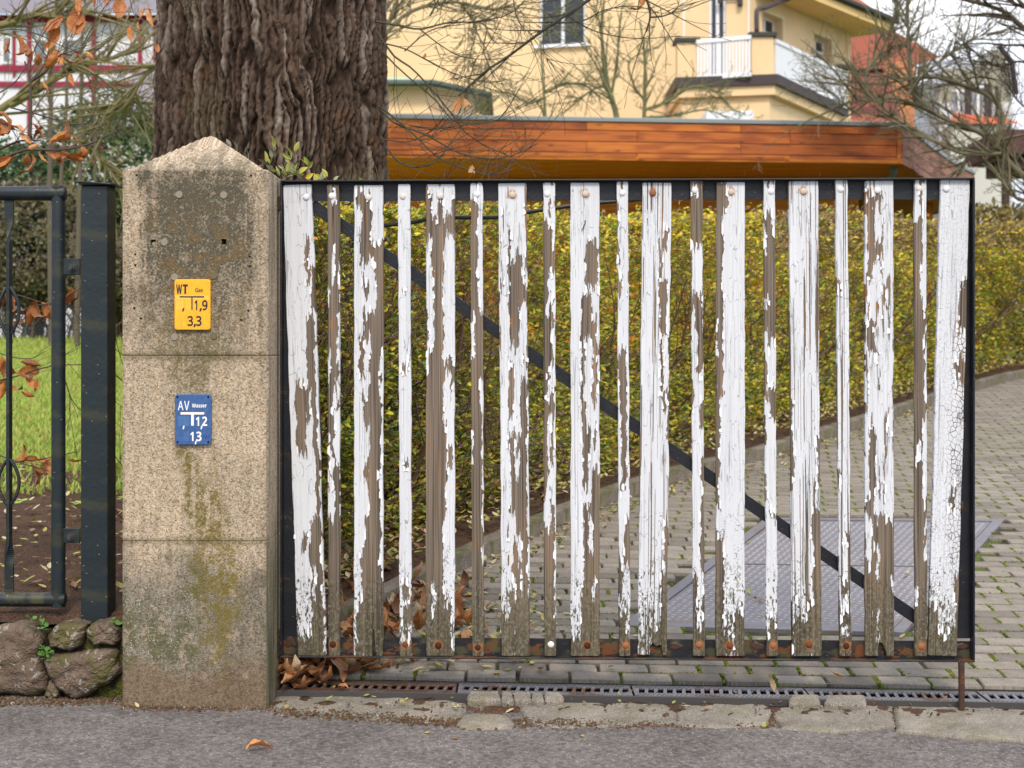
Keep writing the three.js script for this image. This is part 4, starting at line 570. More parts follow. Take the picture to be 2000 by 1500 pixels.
{
  const wd = 5.18, X = (px) => (px - 1000) * wd / FPX, Y = (py) => EYE - (py - 690) * wd / FPX, wall = thing('rubble_wall', 'low brown rubble stone wall under the metal fence with mossy joints', 'wall', [X(110), 0, DIST - wd]);
  const ox = X(110);
  const stT = (s) => tex(512, 512, (x, y) => { const n = loopNoise(x, y, 512, 6, s, 5), m = loopNoise(x, y, 512, 5, s + 7, 4), c = hash2(x >> 1, y >> 1, s), f = loopNoise(x, y, 512, 70, s + 2, 2); const k = (0.6 + 0.7 * n) * (0.7 + 0.35 * c + 0.35 * f); let o = [0.152 * k, 0.112 * k, 0.082 * k]; o = mix3(o, [0.1, 0.092, 0.03], sst(0.52, 0.68, m) * 0.75); if (loopNoise(x, y, 512, 26, s + 15, 3) > 0.7) o = mix3(o, [0.3, 0.29, 0.25], 0.75); return o; });
  const stB = tex(512, 512, (x, y) => 0.6 * loopNoise(x, y, 512, 16, 3, 5) + 0.4 * loopNoise(x, y, 512, 90, 8, 2), false); stB.repeat.set(2.2, 2.2);
  const stM = [3, 50].map((s) => { const t = stT(s); t.repeat.set(2.2, 2.2); return Std({ map: t, bumpMap: stB, bumpScale: 0.014, roughness: 0.97 }); });
  const moss = tex(256, 256, (x, y) => { const n = loopNoise(x, y, 256, 8, 3, 4); return mix3([0.04, 0.03, 0.02], [0.09, 0.095, 0.02], sst(0.4, 0.65, n)); }); moss.repeat.set(3, 3);
  part('mortar_core', worldUV(boxG(X(-760) - ox, X(241) - ox, -0.2, 0.252, -0.34, -0.035, 0.01)), Std({ map: moss, roughness: 1, bumpMap: stB, bumpScale: 0.03 }), wall);
  const S = [
    [[[-70, 1228], [0, 1221], [45, 1218], [66, 1227], [82, 1250], [76, 1285], [86, 1318], [92, 1348], [72, 1362], [0, 1357], [-70, 1362]], 0.05],
    [[[94, 1240], [108, 1222], [150, 1217], [167, 1224], [164, 1242], [156, 1262], [140, 1272], [124, 1267], [97, 1263]], 0.05],
    [[[168, 1232], [180, 1219], [210, 1217], [228, 1231], [232, 1252], [227, 1262], [180, 1260], [170, 1246]], 0.045],
    [[[84, 1288], [100, 1278], [140, 1276], [185, 1268], [224, 1266], [230, 1290], [235, 1318], [212, 1336], [186, 1348], [150, 1369], [138, 1365], [110, 1341], [96, 1320]], 0.06],
    [[[92, 1332], [101, 1326], [117, 1348], [113, 1362], [94, 1367], [84, 1361]], 0.03],
    [[[192, 1351], [236, 1324], [241, 1358], [215, 1364], [186, 1366]], 0.0],
    [[[-205, 1228], [-80, 1222], [-74, 1290], [-80, 1362], [-205, 1362]], 0.05], [[[-330, 1226], [-214, 1226], [-211, 1300], [-215, 1362], [-330, 1364]], 0.05], [[[-480, 1226], [-338, 1222], [-336, 1300], [-340, 1362], [-480, 1364]], 0.05], [[[-640, 1226], [-488, 1222], [-486, 1300], [-490, 1362], [-640, 1364]], 0.05], [[[-760, 1226], [-650, 1222], [-648, 1300], [-650, 1362], [-760, 1364]], 0.05],
  ];
  S.forEach(([o, bl], i) => { const q = part('stone', blob(o.map(([x, y]) => [X(x) - ox, Y(y)]), bl * 0.75, 0.13, i * 11 + 3, 0.02, 16, 110, 7, 0.014), stM[i % 2], wall); q.position.z = i === 5 ? -0.05 : -0.015; });
  // weeds in the joint
  const wl = leafG(0.012, 0.006, 0.5, 0.2, 0, 3, 4), wm = new THREE.MeshPhysicalMaterial({ color: lin(0.1, 0.26, 0.03), roughness: 0.7, side: THREE.DoubleSide, transmission: 0.3 });
  const R = mul32(4), L = []; for (const [px, py, n, sp] of [[84, 1272, 16, 9], [86, 1222, 14, 9], [66, 1216, 12, 12], [90, 1284, 8, 8], [225, 1214, 9, 8]]) for (let k = 0; k < n; k++) L.push(M4(at(px + (R() - 0.5) * sp * 2, py + (R() - 0.5) * sp * 2, 5.12 + R() * 0.05), Eu(R() * 2 - 0.4, R() * 6.3, R()), 0.8 + R()));
  tag(copies('weed', wl, wm, L), 'small bright green weeds growing in the joints of the rubble wall', 'weeds');
}
// ---------------------------------------------------------------- drain channel, threshold
const flatStone = (outline, bulge, seed, thick = 0.06, rough = 0.006, lift = 0, flat = 8, straight = 0.012) => { const g = blob(outline.map((p) => [p.x, -p.z]), bulge, thick, seed, rough, 14, 120, flat, straight); g.rotateX(-Math.PI / 2); const p = g.attributes.position; for (let i = 0; i < p.count; i++) p.setY(i, p.getY(i) + driveY(p.getX(i), 0) + lift - 0.06 * Math.max(0, p.getZ(i) - 0.1)); g.computeVertexNormals(); return g; };
const onLow = (px, py, lift = 0) => { let d = 5.2; for (let k = 0; k < 60; k++) { const x = (px - 1000) * d / FPX, y = EYE - (py - 690) * d / FPX; d += (y - driveY(x, 0) - lift) * 3; } return V3((px - 1000) * d / FPX, driveY((px - 1000) * d / FPX, 0) + lift, DIST - d); };
const onRoad = (px, py) => { let d = 5.2; for (let k = 0; k < 60; k++) { const x = (px - 1000) * d / FPX, y = EYE - (py - 690) * d / FPX; d += (y - roadY(x, DIST - d)) * 3; } return V3((px - 1000) * d / FPX, roadY((px - 1000) * d / FPX, DIST - d), DIST - d); };
{
  const drain = thing('drain_channel', 'long slotted iron drain channel across the drive in front of the gate', 'drain', [-0.93, 0, 0]); const tiltZ = Math.atan(-0.0165);
  const dT = (s, base, rust) => tex(256, 256, (x, y) => { const n = loopNoise(x, y, 256, 6, s, 5), c = hash2(x >> 1, y >> 1, s), k = (0.7 + 0.6 * n) * (0.8 + 0.35 * c); return mix3(base.map((q) => q * k), [0.1 * k, 0.05 * k, 0.03 * k], sst(0.55, 0.75, loopNoise(x, y, 256, 5, s + 4, 4) + rust)); });
  const dm = [[1, [0.17, 0.165, 0.185], 0], [2, [0.15, 0.12, 0.11], 0.3], [3, [0.16, 0.155, 0.172], 0.08]].map(([s, b, r]) => { const t = dT(s, b, r); t.repeat.set(3, 3); return Std({ map: t, roughness: 0.55, metalness: 0.3, bumpMap: ironB, bumpScale: 0.001 }); });
  const edgeM = mat(0.05, 0.047, 0.045, 0.6);
  const run = (x0, x1, z0, z1, y0, y1) => { const g = boxG(x0, x1, y0, y1, z0, z1, 0.0015); g.rotateZ(tiltZ); return worldUV(g); };
  part('channel_edge', run(-0.02, 5.2, 0.027, 0.038, -0.08, -0.003), edgeM, drain); part('channel_edge', run(-0.02, 5.2, -0.142, -0.132, -0.08, -0.003), edgeM, drain);
  part('channel_floor', run(-0.02, 5.2, -0.131, 0.0265, -0.26, -0.2), mat(0.01, 0.009, 0.008), drain);
  const n = 18, Lg = 0.695, s = new THREE.Shape(); s.moveTo(0, 0); s.lineTo(Lg, 0); s.lineTo(Lg, 0.155); s.lineTo(0, 0.155); s.lineTo(0, 0);
  for (let k = 0; k < n; k++) { const x = 0.018 + k * (Lg - 0.02) / n, p = new THREE.Path(); p.moveTo(x, 0.042); p.lineTo(x + 0.0235, 0.042); p.lineTo(x + 0.0315, 0.113); p.lineTo(x + 0.008, 0.113); p.lineTo(x, 0.042); s.holes.push(p); }
  const g0 = new THREE.ExtrudeGeometry(s, { depth: 0.006, bevelEnabled: false }).translate(0, 0, 0.014), ribs = []; for (let k = 0; k < n * 2 - 1; k++) { const x = 0.014 + k * (Lg - 0.02) / n / 2; for (const [y0, y1] of [[0.004, 0.038], [0.117, 0.151]]) { const b = new THREE.BoxGeometry(0.0045, (y1 - y0) * 1.0, 0.003); b.applyMatrix4(new THREE.Matrix4().makeShear(0, 0, 0.55, 0, 0, 0)); b.translate(x + 0.006, (y0 + y1) / 2, 0.0212); ribs.push(b); } }
  const grate = join([g0, ...ribs]); grate.rotateX(-Math.PI / 2); worldUV(grate);
  for (let k = 0; k < 7; k++) { const o = part('grate', grate, dm[k === 0 ? 1 : k % 2 ? 2 : 0], drain); const x = 0.01 + k * 0.704; o.position.set(x, -0.022 + Math.tan(tiltZ) * x, 0.0262); o.rotation.z = tiltZ + (k % 3 - 1) * 0.003; }
}
{
  const t = tex(1024, 1024, (x, y) => { const n = loopNoise(x, y, 1024, 7, 3, 5), c = hash2(x >> 2, y >> 2, 4), c1 = hash2(x >> 1, y >> 1, 14), m = sst(0.5, 0.68, loopNoise(x, y, 1024, 5, 31, 5)); const k = (0.6 + 0.65 * n) * (0.65 + 0.4 * c + 0.3 * c1); let o = [0.29 * k, 0.255 * k, 0.21 * k]; if (c > 0.95) o = [0.45, 0.42, 0.38]; if (c < 0.05) o = o.map((q) => q * 0.5); return mix3(o, [0.17 * k, 0.155 * k, 0.075 * k], m * (0.1 + 0.5 * c1)); }); t.repeat.set(1.6, 1.6);
  const b = tex(512, 512, (x, y) => 0.4 * loopNoise(x, y, 512, 20, 3, 5) + 0.6 * hash2(x >> 2, y >> 2, 7), false); b.repeat.set(2.4, 2.4); const cm = Std({ map: t, bumpMap: b, bumpScale: 0.006, roughness: 0.96 });
  const th = thing('threshold', 'broken concrete threshold slabs between the drain and the asphalt street', 'threshold', [0, 0, 0]);
  const P = (l) => l.map(([x, y]) => onLow(x, y, -0.015));
  const grow = (l) => { const cx = l.reduce((q, p) => q + p[0], 0) / l.length, cy = l.reduce((q, p) => q + p[1], 0) / l.length; return l.map(([x, y]) => [x + (x > cx ? 5 : -5), y + (y > cy ? 2 : cx > 900 ? -8 : -1)]); };
  const slabs = [[[530, 1384], [546, 1350], [565, 1345], [640, 1351], [760, 1357], [880, 1362], [908, 1368], [902, 1389], [862, 1402], [800, 1398], [700, 1393], [600, 1389]], [[1016, 1378], [1030, 1372], [1120, 1373], [1240, 1376], [1318, 1378], [1320, 1400], [1200, 1404], [1090, 1409], [1040, 1402]], [[1325, 1377], [1420, 1376], [1490, 1378], [1505, 1388], [1494, 1402], [1400, 1407], [1326, 1402]], [[1512, 1392], [1530, 1384], [1640, 1379], [1738, 1376], [1744, 1404], [1640, 1413], [1530, 1408]], [[1750, 1377], [1870, 1380], [1990, 1386], [2090, 1392], [2110, 1432], [1900, 1424], [1755, 1410]], [[2098, 1390], [2400, 1402], [2420, 1440], [2118, 1432]]];
  slabs.forEach((o, i) => part('slab', flatStone(P(grow(o)), 0.005, i * 7 + 2, 0.07, 0.006, -0.031, 40, 0.016), cm, th));
  for (const [a, e] of [[913, 976], [979, 1000], [1003, 1036], [1038, 1060], [1063, 1099], [1540, 1600], [1610, 1690]]) part('cobble', flatStone(P([[a, 1355 + (a - 913) * 0.011], [e, 1355 + (a - 913) * 0.011], [e + 3, 1371 + (a - 913) * 0.011], [(a + e) / 2, 1373 + (a - 913) * 0.011], [a, 1370 + (a - 913) * 0.011]]), 0.014, a, 0.05, 0.005, -0.012, 5, 0.006), cm, th);
  const bed = sheet(-0.97, 3, -0.02, 0.32, 200, 24, (x, z) => mix(driveY(x, 0) - 0.03, roadY(x, z) - 0.012, sst(0.1, 0.3, z)) + (fbm(x * 22, z * 22, 5, 4) - 0.5) * 0.035 - (z < 0.045 ? 0.05 : 0)); part('dirt_bed', bed, soilM, th);
  const o = [[889, 1411], [900, 1399], [930, 1396], [990, 1396], [1008, 1410], [1000, 1419], [940, 1421], [893, 1419]].map(([x, y]) => onLow(x, y, -0.03)); const ls = part('loose_stone', flatStone(o, 0.024, 77, 0.05, 0.006, -0.03, 4), cm); tag(ls, 'flat grey stone lying loose in the gap at the edge of the street', 'stone');
  // crumbs of earth and grit along the wall foot and the threshold
  const R = mul32(21), list = [], cols = []; const crumb = new THREE.IcosahedronGeometry(0.006, 0);
  for (let k = 0; k < 5200; k++) {
    let px = -20 + R() * 2060, q; const gs = (R() + R() + R() - 1.5) / 1.5; if (px < 535) { const p = onRoad(px, 1371 + (px > 236 ? 11 : 0) + gs * 12); q = p; } else { q = onRoad(px, (px < 900 ? mix(1390, 1412, (px - 535) / 365) : 1414) + gs * 15); if (R() < 0.03) q = onLow(px, 1366 + R() * 30, -0.016); }
    q.y += 0.002; list.push(M4(q, Eu(R() * 6, R() * 6, R() * 6), V3(0.3 + R() * R() * 2.2, 0.3 + R() * R() * 1.6, 0.3 + R() * R() * 2.2))); const c = R(); cols.push(c < 0.7 ? lin(0.075 + 0.05 * R(), 0.047 + 0.025 * R(), 0.03) : c < 0.97 ? lin(0.15, 0.12, 0.095) : lin(0.3, 0.27, 0.23));
  }
  tag(copies('grit', crumb, mat(1, 1, 1, 1), list, null, cols), 'brown crumbs of earth and grit along the edge of the asphalt', 'grit');
}
// ---------------------------------------------------------------- hedge
const HP = [[-1.32, 6.35], [-0.95, 6.55], [-0.72, 6.95], [-0.42, 7.65], [0.55, 9.5], [1.62, 10.95], [3.32, 13.3], [4.85, 15.4], [6.05, 16.9], [7.3, 17.9], [9.5, 18.6]].map(([x, d]) => V3(x, 0, DIST - d)), hedgeCurve = new THREE.CatmullRomCurve3(HP, false, 'centripetal'), hedgeL = hedgeCurve.getLength();
const leafGeos = [leafG(1, 0.23, 0.7, 0.35, 0.02, 3, 4), leafG(1, 0.26, -0.4, 0.3, 0.02, 8, 4), leafG(1, 0.2, 1.0, 0.4, 0.03, 15, 4)];
const hedge = thing('hedge', 'long clipped privet hedge with yellow green leaves following the kerb of the drive', 'hedge');
{
  const R = mul32(101), lm = new THREE.MeshPhysicalMaterial({ roughness: 0.62, side: THREE.DoubleSide, transmission: 0.16, specularIntensity: 0.6 }), lists = [[], [], []], colors = [[], [], []], near = [];
  const surf = (s, hgt) => (fbm(s * 2.1, hgt * 2.6, 71, 4) - 0.5) * 0.34;
  for (let k = 0; k < 230000; k++) {
    const u = Math.pow(R(), 1.4), s = u * hedgeL, p = hedgeCurve.getPointAt(u), t = hedgeCurve.getTangentAt(u); let nx = t.z, nz = -t.x;   // towards the garden
    const d0 = DIST - p.z; const g = driveY(p.x, p.z), H = 1.97 + (fbm(s * 1.6, 3, 5, 4) - 0.5) * 0.22 + (R() < 0.06 ? R() * 0.12 : 0);
    const top = R() < 0.16; let h = top ? H - R() * R() * 0.15 : 0.06 + R() * (H - 0.06), inn = top ? R() * 0.55 : Math.min(0.6, -Math.log(1 - R()) * 0.13); inn -= surf(s, h); if (h > H - 0.18) inn += (h - H + 0.18) * 0.5; if (h < 0.3) inn += (0.3 - h) * 0.2;
    const thin = fbm(s * 3.6, h * 3.8, 91, 3); if (thin < 0.41 && R() < 0.72) continue; if (h < 0.42 && R() < 0.25) continue;
    const pos = V3(p.x + nx * inn, g + h, p.z + nz * inn), d = DIST - pos.z, size = (0.022 + 0.027 * R()) * (d < 8 ? 1 : Math.pow(d / 8, 0.3));
    const out = V3(-nx, 0, -nz).multiplyScalar(0.5 + R()).add(V3((R() - 0.5) * 1.6, (R() - 0.35) * 1.5, (R() - 0.5) * 1.6));
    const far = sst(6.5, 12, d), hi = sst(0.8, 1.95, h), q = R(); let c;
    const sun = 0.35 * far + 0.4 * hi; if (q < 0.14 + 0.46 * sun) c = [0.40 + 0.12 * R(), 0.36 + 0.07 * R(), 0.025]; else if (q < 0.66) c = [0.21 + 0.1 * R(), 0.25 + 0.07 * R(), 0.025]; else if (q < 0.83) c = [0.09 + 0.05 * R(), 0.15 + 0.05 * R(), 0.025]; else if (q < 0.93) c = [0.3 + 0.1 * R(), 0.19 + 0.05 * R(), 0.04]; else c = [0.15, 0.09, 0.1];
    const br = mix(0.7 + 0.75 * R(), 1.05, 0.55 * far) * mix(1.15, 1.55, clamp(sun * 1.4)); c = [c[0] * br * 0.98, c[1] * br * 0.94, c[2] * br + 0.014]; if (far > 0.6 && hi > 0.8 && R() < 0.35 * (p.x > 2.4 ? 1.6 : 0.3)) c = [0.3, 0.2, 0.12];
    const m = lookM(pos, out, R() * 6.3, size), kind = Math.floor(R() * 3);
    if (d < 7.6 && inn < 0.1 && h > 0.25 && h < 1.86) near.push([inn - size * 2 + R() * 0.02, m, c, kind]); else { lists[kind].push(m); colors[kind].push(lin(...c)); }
  }
  near.sort((a, b) => a[0] - b[0]); const pal = [[0.62, 0.54, 0.035], [0.46, 0.46, 0.035], [0.34, 0.39, 0.035], [0.15, 0.24, 0.035], [0.46, 0.3, 0.05]].map((c) => { const m = lm.clone(); m.color = lin(...c); return [m, c]; });
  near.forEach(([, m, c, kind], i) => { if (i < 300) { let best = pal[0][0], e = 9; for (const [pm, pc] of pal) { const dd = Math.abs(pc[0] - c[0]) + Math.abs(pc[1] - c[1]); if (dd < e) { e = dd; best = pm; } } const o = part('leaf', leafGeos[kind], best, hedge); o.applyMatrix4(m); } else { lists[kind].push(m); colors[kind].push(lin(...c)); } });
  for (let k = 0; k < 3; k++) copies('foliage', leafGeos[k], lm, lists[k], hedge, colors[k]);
  // stems and twigs
  const gb = new GB(), opts = { bend: 0.35, per: 2, chance: 0.5, step: 0.14, min: 0.0016, up: 0.5 };
  for (let k = 0; k < 115; k++) { const u = Math.pow(k / 115, 1.35), p = hedgeCurve.getPointAt(u), t = hedgeCurve.getTangentAt(u), inn = 0.2 + R() * 0.32; const b = V3(p.x + t.z * inn, driveY(p.x, p.z) - 0.02, p.z - t.x * inn); twigs(gb, b, V3((R() - 0.5) * 0.7 - t.z * 0.25, 1, (R() - 0.5) * 0.7 + t.x * 0.25), 1.5 + 0.4 * R(), 0.011 + 0.01 * R(), DIST - p.z < 9 ? 2 : 1, R, opts); }
  part('twigs', gb.geo(), mat(0.115, 0.075, 0.05, 0.95), hedge, 'stuff');
}
// loose shoots of the hedge beside the pillar head
{
  const R = mul32(63), shoots = thing('privet_shoots', 'thin leafy privet shoots rising above the gate beside the pillar head', 'shoots'); const stem = new GB(), pal = [[0.3, 0.36, 0.06], [0.42, 0.44, 0.1], [0.5, 0.45, 0.06], [0.2, 0.2, 0.13], [0.33, 0.36, 0.2]].map((c) => new THREE.MeshPhysicalMaterial({ color: lin(...c), roughness: 0.55, side: THREE.DoubleSide, transmission: 0.3 }));
  for (const [x0, y0, x1, y1, n] of [[560, 352, 512, 312, 5], [515, 330, 538, 282, 7], [540, 352, 575, 296, 8], [590, 352, 570, 330, 8], [575, 356, 605, 320, 6], [600, 356, 640, 345, 7], [520, 350, 440, 278, 4], [552, 350, 560, 335, 9], [640, 357, 652, 352, 2], [690, 357, 682, 350, 2], [712, 357, 714, 350, 1]]) {
    const a = at(x0, y0 + 25, 5.55 + R() * 0.1), b = at(x1, y1, 5.5 + R() * 0.15), m = a.clone().lerp(b, 0.5).add(V3(0.01, 0.02, 0)); const pts = smooth([a, m, b], 8); stem.tube(pts, pts.map((_, i) => 0.0022 - i * 0.00014), 4);
    for (let k = 0; k < n; k++) { const p = pts[Math.min(8, 3 + Math.floor(k / n * 6))].clone(); const o = part('leaf', leafGeos[Math.floor(R() * 3)], pal[Math.floor(R() * 5)], shoots); o.applyMatrix4(lookM(p, V3((R() - 0.5) * 2, 0.2 + R() * 0.9, 0.3 * R()), R() * 6.3, 0.03 + 0.026 * R())); }
  }
  part('stem', stem.geo(), mat(0.12, 0.07, 0.045, 0.9), shoots);
}
// ---------------------------------------------------------------- fallen leaves
const dryGeo = [1, 2, 3, 4, 5, 6].map((k) => leafG(1, 0.2 + 0.025 * (k % 3), [1.6, -1.2, 2.6, 0.7, -2.2, 1.9][k - 1], [0.5, 0.7, 0.3, 0.9, 0.4, 0.6][k - 1], 0.035, k * 5, 8));
const dryT = (c, s) => tex(128, 256, (x, y) => { const n = fbm(x / 18, y / 18, s, 4), v = Math.abs((x - 64) / 64), rib = v < 0.05 ? 0.7 : 1, side = Math.abs(((y / 256 * 11 + v * 1.6) % 1) - 0.5) < 0.07 ? 0.78 : 1, k = (0.7 + 0.6 * n) * rib * side; let o = c.map((q) => q * k); if (fbm(x / 7, y / 7, s + 9, 3) > 0.68) o = o.map((q) => q * 0.5); return o; }, true, false);
const dryG = dryT([0.9, 0.9, 0.9], 60);
const dryM = [[0.4, 0.16, 0.045], [0.29, 0.115, 0.036], [0.46, 0.235, 0.095], [0.17, 0.07, 0.03], [0.42, 0.31, 0.18]].map((c, i) => new THREE.MeshPhysicalMaterial({ color: lin(c[0] / 0.9, c[1] / 0.9, c[2] / 0.9), map: dryG, roughness: 0.7, side: THREE.DoubleSide, transmission: 0.12 }));
{
  const R = mul32(301), pile = thing('leaf_pile', 'heap of large dry brown leaves against the pillar foot under the gate', 'leaf pile'), pile2 = thing('leaf_pile', 'drift of dry brown leaves behind the gate by the kerb end and hedge foot', 'leaf pile');
  const lay = (px, py, lift, size, par) => { const p = onDrive(px, py); p.y += lift; const o = part('leaf', dryGeo[Math.floor(R() * 6)], dryM[Math.floor(R() * 4.6)], par); o.applyMatrix4(M4(p, Eu(-Math.PI / 2 + (R() - 0.5) * 1.7, R() * 6.3, (R() - 0.5) * 1.2), size)); };
  for (let k = 0; k < 130; k++) { const q = R(), px = 562 + Math.pow(q, 1.5) * 150, amt = 1 - sst(560, 720, px); lay(px, 1292 + R() * (18 + 36 * amt), 0.012 + R() * 0.085 * amt, 0.085 + R() * 0.08, pile); }
  for (let k = 0; k < 46; k++) lay(650 + R() * 200, 1266 + R() * 34, 0.008 + R() * 0.02, 0.035 + R() * 0.045, pile);
  for (let k = 0; k < 190; k++) { const px = 600 + R() * 330, py = 1140 + R() * 130; if (py < 1190 - (px - 740) * 0.45 && px > 745) continue; lay(px, py, 0.015 + R() * 0.07, 0.08 + R() * 0.07, pile2); }
  for (let k = 0; k < 60; k++) { const t = R(), p = kerbCurve.getPointAt(0.02 + 0.3 * t * t), tg = kerbCurve.getTangentAt(0.02 + 0.3 * t * t), o = part('leaf', dryGeo[Math.floor(R() * 6)], dryM[Math.floor(R() * 4)], pile2), off = 0.12 + R() * 0.45; o.applyMatrix4(M4(V3(p.x + tg.z * off, driveY(p.x, p.z) + 0.12 + R() * 0.06, p.z - tg.x * off), Eu(-1.57 + (R() - 0.5) * 1.4, R() * 6.3, (R() - 0.5)), 0.05 + R() * 0.06)); }
  // small yellow leaves of the hedge, everywhere on the drive
  const list = [], cols = [], ym = new THREE.MeshPhysicalMaterial({ roughness: 0.6, side: THREE.DoubleSide, transmission: 0.2 });
  const drop = (p, s) => { list.push(M4(p, Eu(-1.57 + (R() - 0.5) * 0.9, R() * 6.3, (R() - 0.5) * 0.7), s)); const q = R(); cols.push(q < 0.42 ? lin(0.45, 0.37, 0.07) : q < 0.62 ? lin(0.3, 0.32, 0.07) : q < 0.85 ? lin(0.55, 0.48, 0.27) : lin(0.26, 0.13, 0.06)); };
  for (let k = 0; k < 700; k++) { const u = R() * 0.6, p = kerbCurve.getPointAt(u), tg = kerbCurve.getTangentAt(u), off = 0.06 + Math.abs(R() + R() + R() - 1.5) * 0.28; const x = p.x - tg.z * off, z = p.z + tg.x * off; drop(V3(x, driveY(x, z) + 0.012, z), 0.03 + 0.02 * R()); }
  for (let k = 0; k < 3000; k++) { const u = R() * 0.8, p = kerbCurve.getPointAt(u), tg = kerbCurve.getTangentAt(u), off = 0.08 + R() * 0.4; drop(V3(p.x + tg.z * off, driveY(p.x, p.z) + 0.14 + 0.13 * off, p.z - tg.x * off), 0.038 + 0.026 * R()); }
  for (let k = 0; k < 150; k++) { const p = onDrive(870 + R() * 180, 1165 + R() * 110); p.y += 0.012 + R() * 0.012; drop(p, 0.03 + 0.025 * R()); }
  for (let k = 0; k < 200; k++) { const p = onDrive(620 + Math.pow(R(), 1.6) * 480, 1186 + R() * 135); p.y += 0.012; drop(p, 0.03 + 0.025 * R()); }
  for (let k = 0; k < 60; k++) { const p = onDrive(1000 + R() * 1000, 1010 + R() * 330); p.y += 0.01; drop(p, 0.025 + 0.025 * R()); }
  for (let k = 0; k < 60; k++) { const p = onLow(620 + R() * 1380, 1335 + R() * 50, -0.014); p.y += 0.004; drop(p, 0.016 + 0.02 * R()); }
  for (let k = 0; k < 22; k++) { const p = onRoad(R() * 2000, 1372 + R() * R() * 120); p.y += 0.004; drop(p, 0.02 + 0.02 * R()); }
  for (let k = 0; k < 240; k++) { const px = -20 + R() * 270, d = 5.5 + R() * 4.4, x = (px - 1000) * d / FPX; drop(V3(x, gardenY(x, DIST - d) + 0.04, DIST - d), 0.035 + 0.025 * R()); }
  tag(copies('leaf_litter', leafG(1, 0.27, 0.9, 0.4, 0.02, 4, 4), ym, list, null, cols), 'scattered small yellow leaves on the paving, the kerb and the soil', 'leaf litter');
  // leaves that lie alone
  const lone = (name, label, px, py, size, gi, m, e, fn) => { const p = fn(px, py); const o = part(name, dryGeo[gi], m); o.applyMatrix4(M4(p, e, size)); tag(o, label, 'leaf'); return o; };
  lone('fallen_leaf', 'large orange brown leaf lying alone on the asphalt in front of the pillar', 482, 1470, 0.098, 1, new THREE.MeshPhysicalMaterial({ color: lin(0.68, 0.29, 0.08), map: dryG, roughness: 0.6, side: THREE.DoubleSide, transmission: 0.15 }), Eu(-1.2, -1.35, 0.3), (x, y) => { const p = onRoad(x, y); p.y += 0.012; return p; });
  lone('fallen_leaf', 'curled pale brown leaf standing on the drain grate', 1512, 1352, 0.075, 3, dryM[4], Eu(-0.5, 0.4, 0.2), (x, y) => onLow(x, y, 0.004));
  lone('fallen_leaf', 'flat pinkish leaf lying on the paving stones right of the drain leaf', 1648, 1328, 0.05, 3, dryM[2], Eu(-1.5, 1.2, 0), (x, y) => { const p = onDrive(x, y); p.y += 0.012; return p; });
  lone('fallen_leaf', 'small yellow leaf on the asphalt at the foot of the pillar', 357, 1382, 0.032, 0, new THREE.MeshPhysicalMaterial({ color: lin(0.62, 0.5, 0.16), roughness: 0.6, side: THREE.DoubleSide }), Eu(-0.9, 0.5, 0), (x, y) => { const p = onRoad(x, y); p.y += 0.006; return p; });
  lone('fallen_leaf', 'brown leaf caught in the slots at the left end of the drain', 680, 1344, 0.055, 4, dryM[0], Eu(-0.8, 1.2, 0.3), (x, y) => onLow(x, y, 0.01));
}
